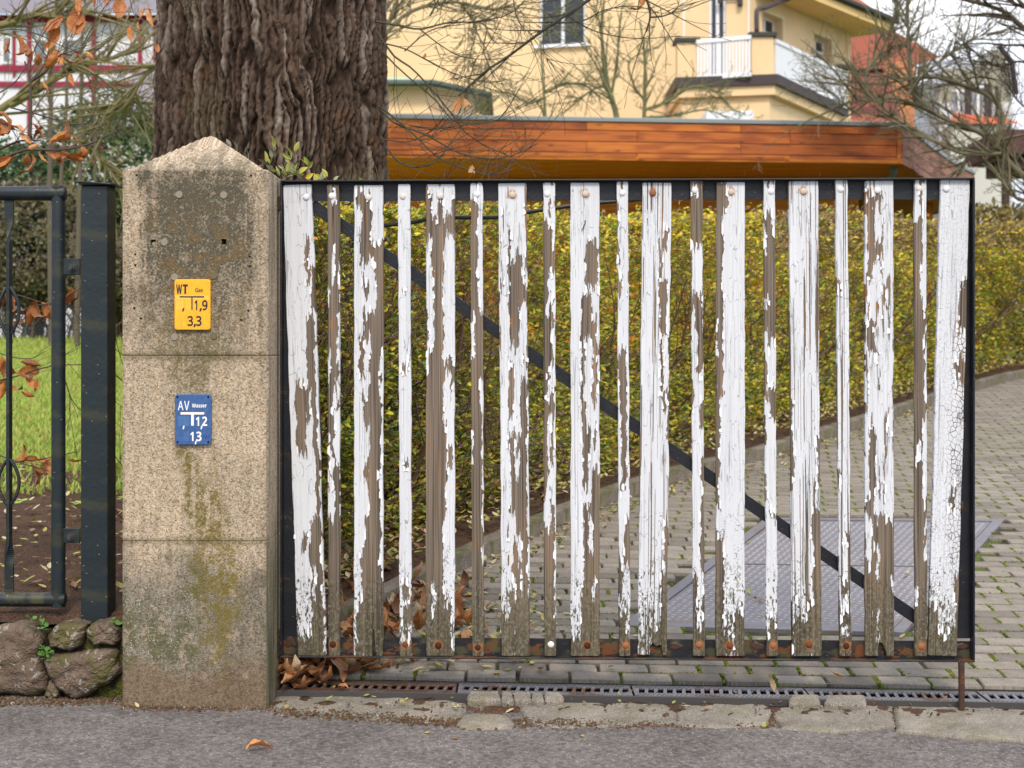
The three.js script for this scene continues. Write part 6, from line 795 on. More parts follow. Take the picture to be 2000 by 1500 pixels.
{
  const hz = (d) => DIST - d, house = thing('yellow_house', 'large yellow plastered villa with white balcony railing behind the carport', 'house'); const ym = plaster(3, [0.8, 0.585, 0.34]), ym2 = plaster(5, [0.82, 0.61, 0.37]), dk = mat(0.05, 0.035, 0.035, 0.6), dkg = mat(0.06, 0.06, 0.055, 0.7);
  const A = [-6.5, hz(35.6)], B = [5.85, hz(33)], C = [9.55, hz(37.5)], top = 10.33, L1 = Math.hypot(B[0] - A[0], B[1] - A[1]), L2 = Math.hypot(C[0] - B[0], C[1] - B[1]);
  const sAt = (px) => { const k = (px - 1000) / FPX; /* along A-B where the sight line meets the wall */ const ax = A[0], az = DIST - A[1], bx = B[0], bz = DIST - B[1]; const t = (k * az - ax) / ((bx - ax) - k * (bz - az)); return [t * L1, az + t * (bz - az)]; }, sB = (px) => { const k = (px - 1000) / FPX, ax = B[0], az = DIST - B[1], bx = C[0], bz = DIST - C[1]; const t = (k * az - ax) / ((bx - ax) - k * (bz - az)); return [t * L2, az + t * (bz - az)]; };
  const yAt = (py, d) => EYE - (py - 690) * d / FPX;
  const w1 = [sAt(1052)[0], sAt(1144)[0], yAt(88, sAt(1098)[1]), yAt(-60, sAt(1098)[1])], dr = [sAt(1384)[0], sAt(1418)[0], 7.95, yAt(-60, 33.6)], w0 = [sAt(690)[0], sAt(748)[0], yAt(105, sAt(719)[1]), yAt(-60, sAt(719)[1])];
  part('wall', wallPanel(A, B, 0, 13.2, 0.35, [w1, dr, w0]), ym, house); windowIn(house, A, B, ...w1, 0.14, whiteM, 2, 1); windowIn(house, A, B, ...dr, 0.12, whiteM, 2, 1); windowIn(house, A, B, ...w0, 0.14, whiteM, 2, 1);
  const sill = part('window_sill', boxG(-0.1, w1[1] - w1[0] + 0.1, -0.07, 0, -0.14, 0.12), whiteM, house); onWall(sill, A, B, w1[0], w1[2], 0);
  for (const px of [1336, 1462]) { const o = part('wall_strip', boxG(-0.03, 0.03, 7.9, 12.5, 0, 0.03), mat(0.78, 0.72, 0.6), house); onWall(o, A, B, sAt(px)[0], 0, 0.0); }
  const w2 = [sB(1490)[0], sB(1527)[0], yAt(88, sB(1508)[1]), yAt(30, sB(1508)[1])], w3 = [sB(1590)[0], sB(1623)[0], yAt(122, sB(1606)[1]), yAt(72, sB(1606)[1])];
  part('wall', wallPanel(B, C, 0, top, 0.35, [w2, w3]), ym2, house); for (const w of [w2, w3]) { windowIn(house, B, C, ...w, 0.22, whiteM, 2, 2); const o = part('window_surround', join([boxG(-0.09, w[1] - w[0] + 0.09, w[3] - w[2], w[3] - w[2] + 0.09, 0, 0.035), boxG(w[1] - w[0], w[1] - w[0] + 0.09, 0, w[3] - w[2] - 0.001, 0, 0.035)]), mat(0.78, 0.66, 0.42), house); onWall(o, B, C, w[0], w[2], 0); }
  const D = [C[0] - 6.5, C[1] - 4], E = [A[0], A[1] - 6]; part('wall', wallPanel(C, D, 0, top, 0.3, []), ym2, house); part('wall', wallPanel(E, A, 0, top, 0.3, []), ym2, house);
  // eaves and roof
  { const n2 = [(C[1] - B[1]) / L2 * -1, (C[0] - B[0]) / L2], n1 = [-(B[1] - A[1]) / L1, (B[0] - A[0]) / L1], ov = 1.0; const e = [[B[0] - 4, B[1] - 4.2], [B[0] + n2[0] * 0.02, B[1] - 0.36], [B[0] + n2[0] * ov, B[1] + n2[1] * ov - 0.3], [C[0] + n2[0] * ov + 0.35, C[1] + n2[1] * ov - 0.4], [D[0], D[1] - 1]]; void n1;
    const s = new THREE.Shape(); e.forEach(([x, z], i) => i ? s.lineTo(x, -z) : s.moveTo(x, -z)); const g = new THREE.ExtrudeGeometry(s, { depth: 0.26, bevelEnabled: false }); g.rotateX(-Math.PI / 2); g.translate(0, top, 0); part('eaves', worldUV(g), plaster(9, [0.83, 0.58, 0.26], 0.04), house);
    const rg = new GB(), q = e.map(([x, z]) => V3(x, top + 0.265, z)), r0 = V3(B[0] - 4.5, 15.5, B[1] - 4.6), r1 = V3(C[0] - 4.5, 15.5, C[1] - 2); rg.quad(q[2], q[3], r1, r0); rg.quad(q[3], q[4], r1, r1); part('roof', rg.geo(), mat(0.36, 0.1, 0.05, 0.85, { side: THREE.DoubleSide }), house);
    const gut = [e[2], e[3]].map(([x, z]) => V3(x, top + 0.29, z)); gut[1].x += 0.1; part('gutter', new GB().tube(gut, gut.map(() => 0.09), 8).geo(), dkg, house); }
  part('downpipe', sweep([V3(7.0, 10.3, hz(33.7)), at(1510, 8, 32.6), at(1495, 15, 32.2), at(1482, 17, 31.8), at(1478, 24, 31.6), at(1478, 62, 31.5)], 0.06, 0.06, 40, 10), dk, house);
  { const o = part('wall_lamp', join([boxG(-0.5, 0, 0.0, 0.03, 0.02, 0.05), boxG(-0.06, 0.06, -0.16, 0.12, 0.0, 0.16, 0.02), boxG(-0.56, -0.44, -0.06, 0.1, 0, 0.06)]), dk, house); onWall(o, A, B, sAt(1446)[0], yAt(6, 33.3), 0.02); }
  // the bay and its balcony
  const K = [3.9, hz(31.4)], M = [6.12, hz(31.0)], N = [8.8, hz(35.2)], inn = ([x, z], dx, dz) => [x + dx, z + dz];
  const K1 = inn(K, 0.12, -0.14), M1 = inn(M, -0.1, -0.16), N1 = inn(N, -0.16, -0.05), K0 = [K[0] + 0.1, hz(33.5)]; part('bay_wall', wallPanel(K1, M1, 0, 7.55, 0.3, []), ym, house); part('bay_wall', wallPanel(M1, N1, 0, 7.55, 0.3, []), ym2, house); part('bay_wall', wallPanel(K0, K1, 0, 7.55, 0.3, []), ym2, house);
  const slabOf = (pts, y0, y1, m, name) => { const s = new THREE.Shape(); pts.forEach(([x, z], i) => i ? s.lineTo(x, -z) : s.moveTo(x, -z)); const g = new THREE.ExtrudeGeometry(s, { depth: y1 - y0, bevelEnabled: false }); g.rotateX(-Math.PI / 2); g.translate(0, y0, 0); return part(name, worldUV(g), m, house); };
  slabOf([inn(K, 0.02, 0), inn(M, 0, 0), inn(N, 0, 0), [N[0] - 2.4, N[1]], [K[0] + 0.02, hz(33.4)]], 7.36, 7.58, ym, 'cornice'); slabOf([inn(K, -0.06, 0.08), inn(M, 0.06, 0.08), inn(N, 0.1, 0.02), [N[0] - 2.4, N[1]], [K[0] - 0.06, hz(33.4)]], 7.583, 7.82, dk, 'balcony_slab');
  const pier = (P, w, d, y0, y1, ang = 0) => { const o = part('pier', boxG(-w / 2, w / 2, y0, y1, -d / 2, d / 2, 0.01), ym, house); o.position.set(P[0], 0, P[1]); o.rotation.y = ang; const c = part('pier_cap', boxG(-w / 2 - 0.07, w / 2 + 0.07, y1, y1 + 0.1, -d / 2 - 0.07, d / 2 + 0.07, 0.01), dkg, o); void c; return o; };
  pier([M[0] - 0.27, M[1] - 0.3], 0.52, 0.46, 7.822, 8.72); pier([K[0] + 0.24, K[1] - 0.25], 0.46, 0.4, 7.822, 8.68); pier([N[0] - 0.15, N[1] - 0.15], 0.36, 0.36, 7.822, 8.85, 0.9);
  const bal = (P, Q, y0, y1, cnt, solid) => { const L = Math.hypot(Q[0] - P[0], Q[1] - P[1]), rail = part('railing', join([boxG(0, L, y1 - 0.1, y1, -0.05, 0.05, 0.01), boxG(0, L, y0, y0 + 0.1, -0.05, 0.05, 0.01), ...(solid ? [boxG(0, L, y0 + 0.1, y1 - 0.1, -0.012, -0.002)] : [])]), whiteM, house); onWall(rail, P, Q, 0, 0, 0.06); for (let k = 0; k < cnt; k++) part('baluster', boxG((k + 0.5) * L / cnt - L / cnt * (solid ? 0.46 : 0.3), (k + 0.5) * L / cnt + L / cnt * (solid ? 0.46 : 0.3), y0 + 0.1, y1 - 0.1, 0, 0.022), whiteM, rail); };
  bal([K[0] + 0.48, K[1] - 0.08], [M[0] - 0.54, M[1] + 0.02], 7.76, 8.72, 17, false); bal([M[0] + 0.02, M[1] - 0.35], [N[0] - 0.05, N[1] + 0.1], 7.76, 8.72, 30, true);
  // low tower with a copper roof, left; lean-to roof
  const T1 = [-4.4, hz(30)], T2 = [-1.9, hz(30)], T3 = [-0.88, hz(31.2)], T4 = [-0.88, hz(34.5)]; for (const [a, b] of [[T1, T2], [T2, T3], [T3, T4]]) part('tower_wall', wallPanel(a, b, 0, 7.36, 0.3, []), ym, house); slabOf([[T1[0], T1[1] + 0.07], [T2[0] + 0.03, T2[1] + 0.07], [T3[0] + 0.07, T3[1] + 0.03], [T3[0] + 0.07, hz(34.5)], [T1[0], hz(34.5)]], 6.72, 6.8, ym2, 'cornice');
  { const g = new GB(), a = V3(T1[0], 7.4, T1[1] + 0.35), b = V3(T2[0] + 0.15, 7.4, T2[1] + 0.35), c = V3(T3[0] + 0.35, 7.4, T3[1] + 0.2), d = V3(T3[0] + 0.35, 7.4, hz(34.6)), p = V3(-2.6, 7.95, hz(32)), p2 = V3(-4.4, 7.95, hz(32)); g.quad(a, b, p, p2); g.quad(b, c, p, p); g.quad(c, d, p, p); part('copper_roof', g.geo().toNonIndexed(), mat(0.32, 0.56, 0.46, 0.55, { side: THREE.DoubleSide, metalness: 0.1 }), house).geometry.computeVertexNormals(); const e = [a, b, c, d].map((q) => q.clone().add(V3(0, -0.05, 0))); part('gutter', new GB().tube(e, e.map(() => 0.075), 7).geo(), mat(0.05, 0.08, 0.065, 0.6), house); }
  { const g = new GB(), y0 = 6.15, y1 = 6.9; const q = [[-1.1, y0, 27.6], [2.6, y0, 27.6], [2.1, y1, 31.5], [-1.3, y1, 31.5]].map(([x, y, d]) => V3(x, y, hz(d))); g.quad(...q); g.quad(q[0].clone().add(V3(0, -0.15, 0)), q[1].clone().add(V3(0, -0.15, 0)), q[1], q[0]); part('lean_to_roof', g.geo().toNonIndexed(), mat(0.3, 0.32, 0.37, 0.45, { side: THREE.DoubleSide }), house).geometry.computeVertexNormals(); const rr = []; for (let k = 1; k < 12; k++) { const t = k / 12, a = q[0].clone().lerp(q[1], t), b = q[3].clone().lerp(q[2], t); rr.push(new GB().tube([a.add(V3(0, 0.01, 0)), b.add(V3(0, 0.01, 0))], [0.025, 0.025], 5).geo()); } part('roof_rib', join(rr), mat(0.36, 0.38, 0.43, 0.5), house); part('lean_to_wall', boxG(-1, 2.4, 0, 6.0, hz(31.4), hz(27.9)), ym2, house); }
  part('flat_roof', boxG(4.05, 5.05, 5.9, 6.4, hz(28.6), hz(27.8), 0.02), mat(0.72, 0.72, 0.74), house); part('flat_roof', boxG(3.2, 5.05, 0, 5.9, hz(28.5), hz(27.9)), ym2, house);
}
{ // red tiled house behind, right
  const hs = thing('red_tiled_house', 'house with a steep red tiled roof right of the yellow villa', 'house'), d0 = 47, X = (px) => (px - 1000) * d0 / FPX, Y = (py) => EYE - (py - 690) * d0 / FPX; const tm = [[0.24, 0.075, 0.052], [0.19, 0.062, 0.05], [0.27, 0.095, 0.06], [0.15, 0.055, 0.05]].map((c) => mat(...c, 0.85)), x0 = X(1560), x1 = X(1778), y0 = Y(285), y1 = Y(95), R = mul32(6), n = 17; const wallM = plaster(20, [0.55, 0.24, 0.12], 0.1);
  for (let r = 0; r < n; r++) { const t0 = r / n, t1 = (r + 1) / n, y = mix(y0, y1, t0), z = DIST - d0 - t0 * 3.2; const geoms = []; for (let k = 0; k < 15; k++) { const a = mix(x0, x1, k / 15), b = mix(x0, x1, (k + 1) / 15); const g = boxG(a + 0.004, b - 0.004, 0, 0.4, -0.02, 0.03 + 0.02 * R()); g.rotateX(-0.72); g.translate(0, y, z); geoms.push(g); } const o = part('tile_row', join(geoms), tm[Math.floor(R() * 4)], hs); void o; void t1; }
  { const g = new GB(), m = V3(0, 0, 0); void m; const q = [V3(x0, y0, DIST - d0 - 0.05), V3(x1 + 0.02, y0, DIST - d0 - 0.05), V3(x1 + 0.02, y1, DIST - d0 - 3.3), V3(x0, y1, DIST - d0 - 3.3)]; g.quad(...q); part('roof', g.geo(), tm[1], hs).material.side = THREE.DoubleSide; }
  { const g = new GB(), q = [V3(X(1742), Y(58), DIST - d0 - 1.4), V3(X(1838), Y(112), DIST - d0 - 1.2), V3(X(1832), Y(128), DIST - d0 - 0.6), V3(x1, y1 - 0.25, DIST - d0 - 2.4)]; void q; const at2 = (px, py, k) => at(px, py, d0 + k), a = at2(1560, 60, 4.4), b = at2(1745, 60, 4.4), c = at2(1838, 112, 2.6), e = V3(x0, y1 - 0.1, DIST - d0 - 2.9), f = V3(x1 + 0.7, y1 - 0.1, DIST - d0 - 2.7); g.quad(e, f, b, a); g.quad(f, c, b, b); part('roof', g.geo(), mat(0.28, 0.085, 0.055, 0.85, { side: THREE.DoubleSide }), hs); }
  part('gable_wall', boxG(X(1770), X(1832), 0, EYE + (690 - 118) * (d0 + 2.7) / FPX, DIST - d0 - 6, DIST - d0 - 2.75), wallM, hs); part('wall', boxG(x0, x1, 0, y0 - 0.05, DIST - d0 - 6, DIST - d0 - 0.2), plaster(21, [0.5, 0.46, 0.4], 0.1), hs);
}
{ // tall pale gabled house at the right edge
  const hs = thing('gabled_house', 'tall pale gabled house with dark timber and dormer at the right', 'house'), d0 = 52, X = (px) => (px - 1000) * d0 / FPX, Y = (py) => EYE - (py - 690) * d0 / FPX, z = DIST - d0; const wm = plaster(31, [0.62, 0.63, 0.66], 0.08), ol = plaster(32, [0.36, 0.34, 0.27], 0.12), dkm = mat(0.06, 0.05, 0.055), rm = mat(0.5, 0.13, 0.07), gr = mat(0.33, 0.34, 0.38, 0.7);
  part('wall', boxG(X(1835), X(1978), 0, Y(200), z - 7, z, 0.02), wm, hs);
  { const s = new THREE.Shape(); [[1838, 200], [1984, 200], [1984, 160], [1972, 110], [1955, 92], [1946, 92], [1938, 130], [1850, 130]].forEach(([x, y], i) => i ? s.lineTo(X(x), Y(y)) : s.moveTo(X(x), Y(y))); const g = new THREE.ExtrudeGeometry(s, { depth: 5, bevelEnabled: false }); g.translate(0, 0, z - 5.4); part('gable', worldUV(g), ol, hs); }
  { const g = new GB(); g.quad(V3(X(1828), Y(160), z - 0.3), V3(X(1942), Y(160), z - 0.3), V3(X(1938), Y(84), z - 3), V3(X(1850), Y(84), z - 3)); part('roof', g.geo(), gr, hs).material.side = THREE.DoubleSide; }
  part('barge_board', new GB().tube([V3(X(1950), Y(90), z + 0.05), V3(X(1974), Y(120), z + 0.05), V3(X(1984), Y(185), z + 0.05)], [0.12, 0.12, 0.12], 6).geo(), dkm, hs);
  for (const [a, b, c, d] of [[1884, 1896, 170, 236], [1922, 1936, 164, 240], [1944, 1950, 170, 240]]) part('timber', boxG(X(a), X(b), Y(d), Y(c), z + 0.001, z + 0.1), dkm, hs);
  for (const [a, b, c, d] of [[1898, 1920, 168, 232], [1860, 1882, 176, 224], [1915, 1935, 335, 395]]) { const o = part('window', join([boxG(X(a), X(b), Y(d), Y(d) + 0.08, z + 0.002, z + 0.08), boxG(X(a), X(b), Y(c) - 0.08, Y(c), z + 0.002, z + 0.08), boxG((X(a) + X(b)) / 2 - 0.04, (X(a) + X(b)) / 2 + 0.04, Y(d) + 0.08, Y(c) - 0.08, z + 0.003, z + 0.08)]), whiteM, hs); part('pane', boxG(X(a) + 0.02, X(b) - 0.02, Y(d) + 0.02, Y(c) - 0.02, z + 0.004, z + 0.03), mat(0.25, 0.27, 0.3, 0.15), o); }
  { const g = new GB(); g.quad(V3(X(1836), Y(252), z + 1.2), V3(X(1972), Y(252), z + 1.2), V3(X(1958), Y(225), z - 0.2), V3(X(1868), Y(212), z - 0.2)); part('porch_roof', g.geo(), rm, hs).material.side = THREE.DoubleSide; part('porch', boxG(X(1840), X(1955), 0, Y(254), z + 0.01, z + 1.0, 0.02), plaster(33, [0.6, 0.6, 0.55], 0.08), hs); }
  const sh = thing('timber_shed', 'dark brown timber roof cut off by the right edge', 'shed'), d1 = 40, X1 = (px) => (px - 1000) * d1 / FPX, Y1 = (py) => EYE - (py - 690) * d1 / FPX; part('roof', boxG(X1(1955), X1(2140), Y1(300), Y1(252), DIST - d1 - 3, DIST - d1, 0.03), mat(0.1, 0.05, 0.05), sh); part('fascia', boxG(X1(1985), X1(2140), Y1(328), Y1(304), DIST - d1 - 2.6, DIST - d1 - 0.3, 0.02), mat(0.08, 0.045, 0.045), sh); part('post', boxG(X1(1970), X1(1982), 0.5, Y1(329), DIST - d1 - 0.6, DIST - d1 - 0.4), mat(0.07, 0.045, 0.04), sh); part('post', boxG(X1(2120), X1(2132), 0.5, Y1(329), DIST - d1 - 0.6, DIST - d1 - 0.4), mat(0.07, 0.045, 0.04), sh);
}
{ // white house with dark red timber, far left
  const hs = thing('timber_framed_house', 'white house with dark red timber frame behind the twigs at the left', 'house'), d0 = 44, X = (px) => (px - 1000) * d0 / FPX, Y = (py) => EYE - (py - 690) * d0 / FPX, z = DIST - d0; const wm = plaster(41, [0.74, 0.75, 0.8], 0.05), tm = mat(0.3, 0.03, 0.07, 0.7);
  part('wall', boxG(X(-150), X(345), 0, Y(38), z - 7, z), wm, hs);
  for (const [a, b, c, d] of [[54, 62, 38, 330], [-150, 345, 128, 140], [-150, 345, 30, 44], [96, 104, 44, 330], [26, 31, 60, 150], [-150, 345, 160, 170], [180, 188, 44, 330], [270, 278, 44, 330], [-150, 345, 285, 293], [300, 306, 44, 330]]) part('beam', boxG(X(a), X(b), Y(d), Y(c), z + 0.001 * (1 + (b - a > 50 ? 1 : 0)), z + 0.07 + (b - a > 50 ? 0.012 : 0)), tm, hs);
  for (const [a, b, c, d] of [[4, 24, 70, 125], [-40, -18, 70, 125], [66, 94, 75, 125], [120, 165, 75, 122]]) { const o = part('window', boxG(X(a), X(b), Y(d), Y(c), z + 0.002, z + 0.05), whiteM, hs); part('pane', boxG(X(a) + 0.07, X(b) - 0.07, Y(d) + 0.07, Y(c) - 0.07, z + 0.02, z + 0.056), mat(0.2, 0.22, 0.26, 0.15), o); }
  { const g = new GB(); g.quad(V3(X(-170), Y(36), z + 0.6), V3(X(365), Y(36), z + 0.6), V3(X(340), Y(-70), z - 4), V3(X(-150), Y(-70), z - 4)); part('roof', g.geo(), mat(0.2, 0.18, 0.2, 0.8, { side: THREE.DoubleSide }), hs); }
  const g2 = thing('grey_roofed_house', 'low house with a grey purple roof left of the big trunk', 'house'), d1 = 38, X2 = (px) => (px - 1000) * d1 / FPX, Y2 = (py) => EYE - (py - 690) * d1 / FPX, z2 = DIST - d1; part('wall', boxG(X2(205), X2(420), 0, Y2(245), z2 - 5, z2), plaster(44, [0.6, 0.58, 0.56], 0.08), g2); { const g = new GB(); g.quad(V3(X2(195), Y2(248), z2 + 0.4), V3(X2(440), Y2(248), z2 + 0.4), V3(X2(420), Y2(95), z2 - 3), V3(X2(232), Y2(75), z2 - 3)); part('roof', g.geo(), mat(0.25, 0.22, 0.25, 0.8, { side: THREE.DoubleSide }), g2); }
}
// ---------------------------------------------------------------- bare trees and shrubs beyond
const lichenM = mat(0.165, 0.148, 0.092, 0.95), lichenG = mat(0.15, 0.155, 0.075, 0.95), brownM = mat(0.12, 0.1, 0.08, 0.95);
function limbsOf(name, label, cat, m, lines, seed, o, group) {
  const t = thing(name, label, cat, null, group), R = mul32(seed), gb = new GB(), tr = new GB();
  lines.forEach(([list, d, r, den, lvl, ln], i) => { const pts = smooth(list.map(([x, y, dd]) => at(x, y, d + (dd ?? 0))), 16), to = i === 0 && o.trunk ? tr : gb; to.tube(pts, pts.map((_, k) => Math.max(0.005, r * (o.slim ?? 1) * (1 - 0.7 * k / 16) * (0.92 + 0.16 * R()))), r > 0.05 ? 9 : 6); for (let k = o.from ?? 1; k <= 16; k++) for (let j = 0; j < (o.per ?? 2); j++) if (R() < den) { const tg = pts[k].clone().sub(pts[k - 1]).normalize(), sd = V3(R() - 0.5, (R() - 0.5) + (o.up ?? 0.15), (R() - 0.5) * 0.8); twigs(gb, pts[k - 1].clone().lerp(pts[k], R()), tg.multiplyScalar(0.6).add(sd), ln * (0.5 + 0.8 * R()), Math.min(r * 0.4, 0.02), lvl, R, { bend: 0.3, per: o.kper ?? 2, chance: o.kch ?? 0.5, step: ln / 6, min: o.min ?? 0.005, up: 0.1 }); } });
  if (o.trunk) part('trunk', tr.geo(), m, t); part('branches', gb.geo(), m, t); if (o.leaves) o.leaves(t, R); return t;
}
limbsOf('bare_tree', 'bare lichen covered tree with tangled branches in front of the red roof', 'tree', lichenM, [
  [[[2150, 620], [2120, 480], [2085, 380], [2040, 345]], 19, 0.2, 0.1, 2, 1.2], [[[2100, 400], [2000, 345], [1955, 300], [1920, 262], [1850, 235], [1790, 205], [1735, 190], [1660, 200]], 18.5, 0.085, 0.75, 3, 1.0], [[[1945, 290], [1960, 230], [1935, 190], [1880, 165], [1830, 152], [1780, 155], [1720, 165]], 18.4, 0.06, 0.75, 3, 0.9], [[[1955, 300], [1880, 300], [1820, 272], [1760, 238], [1700, 190], [1660, 165]], 18.2, 0.045, 0.7, 3, 0.9], [[[1800, 210], [1780, 160], [1778, 90], [1770, 30], [1775, -40]], 18.7, 0.045, 0.7, 3, 0.9], [[[1770, 190], [1800, 150], [1850, 110], [1890, 80], [1950, 60]], 18.3, 0.035, 0.8, 3, 0.8], [[[1700, 200], [1690, 150], [1720, 100], [1745, 40], [1750, -30]], 19, 0.045, 0.7, 3, 0.9], [[[2060, 380], [1990, 390], [1940, 330], [1900, 300], [1880, 330]], 18.3, 0.05, 0.6, 3, 0.7], [[[1685, 230], [1650, 205], [1630, 185], [1610, 180]], 18.5, 0.018, 0.7, 2, 0.6]], 71, { trunk: true, per: 2, kper: 2, kch: 0.33, min: 0.0032, slim: 0.6 });
limbsOf('bare_tree', 'dark bare branches reaching in from the upper right corner', 'tree', mat(0.075, 0.06, 0.042, 0.95), [[[[2300, 560], [2290, 300], [2200, 120], [2120, 80]], 15, 0.16, 0.05, 1, 1], [[[2150, 100], [2060, 90], [2000, 55], [1960, 22], [1900, 2], [1840, -30]], 15, 0.055, 0.9, 3, 0.8], [[[2040, 140], [1990, 120], [1950, 130], [1900, 100]], 15.3, 0.02, 0.8, 3, 0.7], [[[2060, 40], [1990, 10], [1930, -30]], 15, 0.03, 0.9, 3, 0.7], [[[2050, 240], [1990, 200], [1960, 160], [1900, 150]], 15.4, 0.016, 0.8, 3, 0.6]], 72, { trunk: true, per: 1, kch: 0.33, min: 0.003, slim: 0.75 });
const shrub = (label, base, seed, lines) => limbsOf('bare_shrub', label, 'shrub', lichenG, lines, seed, { trunk: true, per: 1, kper: 2, kch: 0.34, min: 0.0045, up: 0.1 }, undefined);
shrub('green stemmed bare shrub with a knotty crown right of the copper roof', 0, 81, [[[[1068, 420], [1066, 300], [1065, 230], [1060, 150], [1056, 80]], 25, 0.05, 0.55, 3, 0.8], [[[1066, 190], [1030, 200], [990, 180], [960, 200]], 25, 0.03, 0.8, 3, 0.6], [[[1064, 180], [1100, 165], [1140, 165], [1170, 190]], 25, 0.04, 0.8, 3, 0.7]]);
shrub('green stemmed bare shrub in the middle below the villa window', 0, 82, [[[[1215, 420], [1205, 230], [1190, 180], [1180, 120], [1175, 60], [1180, 0]], 25.5, 0.065, 0.55, 3, 0.9], [[[1205, 215], [1180, 170], [1150, 180], [1120, 205]], 25.5, 0.035, 0.8, 3, 0.7], [[[1195, 180], [1205, 120], [1210, 60], [1215, 10]], 25.5, 0.035, 0.7, 3, 0.7], [[[1200, 200], [1160, 120], [1130, 80], [1110, 60]], 25.3, 0.025, 0.7, 3, 0.7]]);
shrub('green stemmed bare shrub with arching twigs left of the balcony', 0, 83, [[[[1256, 420], [1258, 230], [1260, 170], [1258, 100], [1250, 40]], 26, 0.05, 0.55, 3, 0.8], [[[1258, 215], [1300, 200], [1350, 170], [1390, 175], [1430, 215]], 26, 0.035, 0.9, 3, 0.7], [[[1258, 195], [1240, 170], [1230, 120], [1290, 90]], 26, 0.028, 0.8, 3, 0.7], [[[1260, 230], [1320, 225], [1380, 215], [1440, 240]], 25.8, 0.028, 0.9, 3, 0.6]]);
limbsOf('bare_tree', 'blurred lichen yellow tree limbs behind the trunk twigs above the copper roof', 'tree', lichenM, [[[[600, 420], [690, 260], [740, 70], [760, 0]], 17, 0.05, 0.2, 2, 0.8], [[[700, 130], [790, 30], [850, 8], [900, 5], [960, 18], [1010, 5]], 17, 0.028, 0.7, 2, 0.9], [[[740, 75], [770, 20], [790, -40]], 17, 0.03, 0.5, 2, 0.7], [[[900, 10], [930, 50], [920, 110], [930, 130]], 17, 0.012, 0.7, 2, 0.6]], 84, { trunk: true, kch: 0.35, min: 0.005 });
limbsOf('bare_tree', 'old lichen yellow tree with thick crooked limbs behind the fence', 'tree', mat(0.2, 0.172, 0.085, 0.95), [[[[-160, 640], [-120, 420], [-60, 270], [20, 200], [60, 175]], 14, 0.12, 0.3, 2, 1.0], [[[20, 205], [90, 165], [140, 130], [200, 118], [260, 100]], 14, 0.07, 0.6, 3, 0.9], [[[-60, 60], [20, 45], [60, 28], [110, 30], [170, 20]], 14.2, 0.07, 0.5, 3, 0.9], [[[330, 120], [285, 145], [250, 200], [200, 245], [150, 290]], 13.6, 0.042, 0.5, 3, 0.8], [[[110, 120], [160, 130], [220, 170], [270, 200], [330, 205]], 13.8, 0.03, 0.6, 3, 0.8], [[[150, 100], [190, 180], [240, 210], [300, 250]], 13.9, 0.02, 0.7, 3, 0.7], [[[180, 290], [215, 330], [240, 370]], 13.7, 0.04, 0.5, 2, 0.6]], 85, { trunk: true, per: 2, kch: 0.32, min: 0.0026, slim: 0.65 });
limbsOf('bare_tree', 'slim dark bare stems standing between the lichen tree and the trunk', 'tree', brownM, [[[[150, 688], [155, 400], [158, 230], [160, 90], [170, -40]], 24, 0.055, 0.4, 3, 1.2], [[[120, 688], [118, 380], [130, 200], [128, 60], [112, -50]], 24.3, 0.05, 0.4, 3, 1.2], [[[100, 688], [98, 300], [102, 140], [112, 20], [116, -40]], 24.5, 0.055, 0.4, 3, 1.2], [[[188, 688], [186, 300], [190, 150], [240, 20]], 24.2, 0.04, 0.5, 3, 1.0]], 86, { per: 1, kch: 0.25, min: 0.005 });
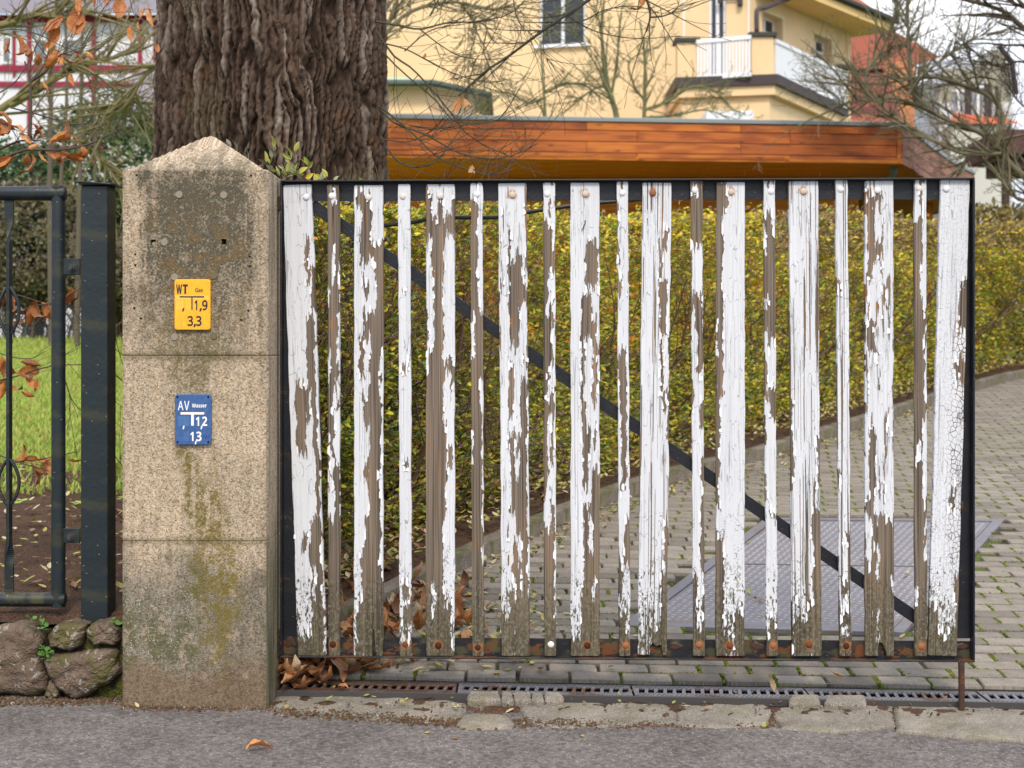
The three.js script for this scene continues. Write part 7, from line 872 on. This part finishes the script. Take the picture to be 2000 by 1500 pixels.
// brown undergrowth and evergreens at the far side of the lawn
{
  const R = mul32(91);
  const bush = (name, label, cat, cx, cy, w, h, d, n, size, pal, deep = 1.2, group) => { const t = thing(name, label, cat, null, group), ls = [], cs = []; const c0 = at(cx, cy, d), W = w * d / FPX, H = h * d / FPX; for (let k = 0; k < n; k++) { const a = R() * 6.28, b = Math.acos(2 * R() - 1), rr = 0.55 + 0.5 * Math.pow(R(), 0.5) * (0.7 + 0.6 * vn(a * 2.3, b * 2.3, k % 2)), p = V3(c0.x + Math.cos(a) * Math.sin(b) * W / 2 * rr, c0.y + Math.cos(b) * H / 2 * rr, c0.z + Math.sin(a) * Math.sin(b) * deep * rr); const cl = fbm(p.x * 2.2, p.y * 2.2 + p.z, 7, 3); if (cl < 0.42 && R() < 0.75) continue; ls.push(lookM(p, V3(R() - 0.5, R() * 0.9 - 0.3, R() - 0.5), R() * 6.3, size * (0.6 + 0.8 * R()))); const q = pal[Math.floor(R() * pal.length)], f = 0.7 + 0.6 * R(); cs.push(lin(q[0] * f, q[1] * f, q[2] * f)); } copies('foliage', leafGeos[1], bushM, ls, t, cs); const st = new GB(); for (let k = 0; k < 7; k++) { const x = c0.x + (R() - 0.5) * W * 0.5; twigs(st, V3(x, gardenY(x, DIST - d) - 0.05, c0.z + (R() - 0.5)), V3((R() - 0.5) * 0.5, 1, (R() - 0.5) * 0.5), Math.max(0.5, c0.y + H * 0.35 - gardenY(x, DIST - d)), 0.035, 1, R, { bend: 0.25, per: 1, chance: 0.5, step: 0.3, min: 0.005 }); } part('stems', st.geo(), brownM, t); return t; };
  const bushM = new THREE.MeshPhysicalMaterial({ roughness: 0.8, side: THREE.DoubleSide, transmission: 0.15 });
  const eg = [[0.03, 0.075, 0.02], [0.05, 0.11, 0.025], [0.022, 0.05, 0.018], [0.08, 0.14, 0.03]], br = [[0.16, 0.125, 0.075], [0.13, 0.12, 0.06], [0.24, 0.18, 0.1], [0.09, 0.07, 0.05], [0.16, 0.16, 0.07]];
  bush('evergreen_bush', 'dark evergreen bush left of the old trunk above the fence', 'bush', 225, 350, 300, 300, 28.5, 8500, 0.12, eg, 1.4); bush('evergreen_bush', 'dark evergreen bush low behind the fence rail at the left edge', 'bush', 40, 410, 260, 250, 28, 8000, 0.12, eg, 1.2); bush('evergreen_bush', 'dark evergreen bush showing between the fence post and the stone pillar', 'bush', 215, 480, 140, 240, 28.2, 10000, 0.12, [...eg, ...eg, br[0]], 1);
  bush('brown_bush', 'brown leafless bush seen through the upper part of the metal fence', 'bush', 70, 480, 330, 240, 27, 22000, 0.09, br, 1.1); bush('brown_bush', 'brown leafless bush standing behind the square fence post', 'bush', 190, 530, 190, 150, 27.2, 12000, 0.09, br, 0.9);
  bush('brown_bush', 'dark brown undergrowth along the far edge of the lawn', 'bush', 60, 565, 420, 70, 27.5, 7000, 0.1, [br[3], br[1], eg[2]], 1);
  const bt = thing('distant_tree', 'brown tree trunk rising at the far end of the lawn', 'tree', null); const g = new GB(); twigs(g, at(234, 668, 28.6).add(V3(0, -0.1, 0)), V3(0.02, 1, 0), 4, 0.2, 1, R, { bend: 0.08, per: 1, chance: 0.4, step: 0.6, min: 0.03 }); part('trunk', g.geo(), mat(0.42, 0.27, 0.16, 0.95), bt);
  const bt2 = thing('distant_tree', 'slim reddish trunk behind the fence rings at the end of the lawn', 'tree', null), g3 = new GB(); twigs(g3, at(76, 668, 28.4).add(V3(0, -0.1, 0)), V3(0.02, 1, 0), 3.5, 0.12, 1, R, { bend: 0.08, per: 1, chance: 0.4, step: 0.6, min: 0.02 }); part('trunk', g3.geo(), mat(0.2, 0.11, 0.075, 0.95), bt2);
  const wf = thing('mesh_fence', 'grey wire mesh fence at the far end of the lawn', 'fence', null), mg = new GB(); for (let k = 0; k < 70; k++) { const px = -260 + k * 6.2; const a = at(px, 668, 27), b = at(px + 40, 600, 27), c = at(px - 40, 600, 27); mg.tube([a, b], [0.008, 0.008], 3).tube([a.clone(), c], [0.008, 0.008], 3); } part('wire_mesh', mg.geo(), mat(0.12, 0.13, 0.14, 0.6), wf, 'stuff'); for (const px of [-230, -90, 50, 150]) part('post', new GB().tube([at(px, 672, 27), at(px, 592, 27)], [0.03, 0.03], 6).geo(), mat(0.12, 0.13, 0.13), wf);
  // the golden hedge top beyond the end of the drive
  const rh = thing('far_hedge', 'brownish hedge top behind the end of the yellow green hedge at the right', 'hedge'), rl = [], rc = []; for (let k = 0; k < 9000; k++) { const d = 20 + R() * 2.4, px = 1880 + R() * 260, x = (px - 1000) * d / FPX, y0 = driveY(x, DIST - d), y = y0 + 0.2 + R() * (2.1 + 0.25 * fbm(x * 2, d, 3, 3)); rl.push(lookM(V3(x, y, DIST - d), V3(R() - 0.5, R() - 0.2, R() - 0.2), R() * 6.3, 0.07 + 0.05 * R())); const q = br[Math.floor(R() * 5)], y1 = R(); rc.push(y1 < 0.5 ? lin(q[0] * 1.5, q[1] * 1.4, q[2]) : lin(0.26, 0.2, 0.04)); } copies('foliage', leafGeos[1], bushM, rl, rh, rc);
}
renderer.render(scene, camera);
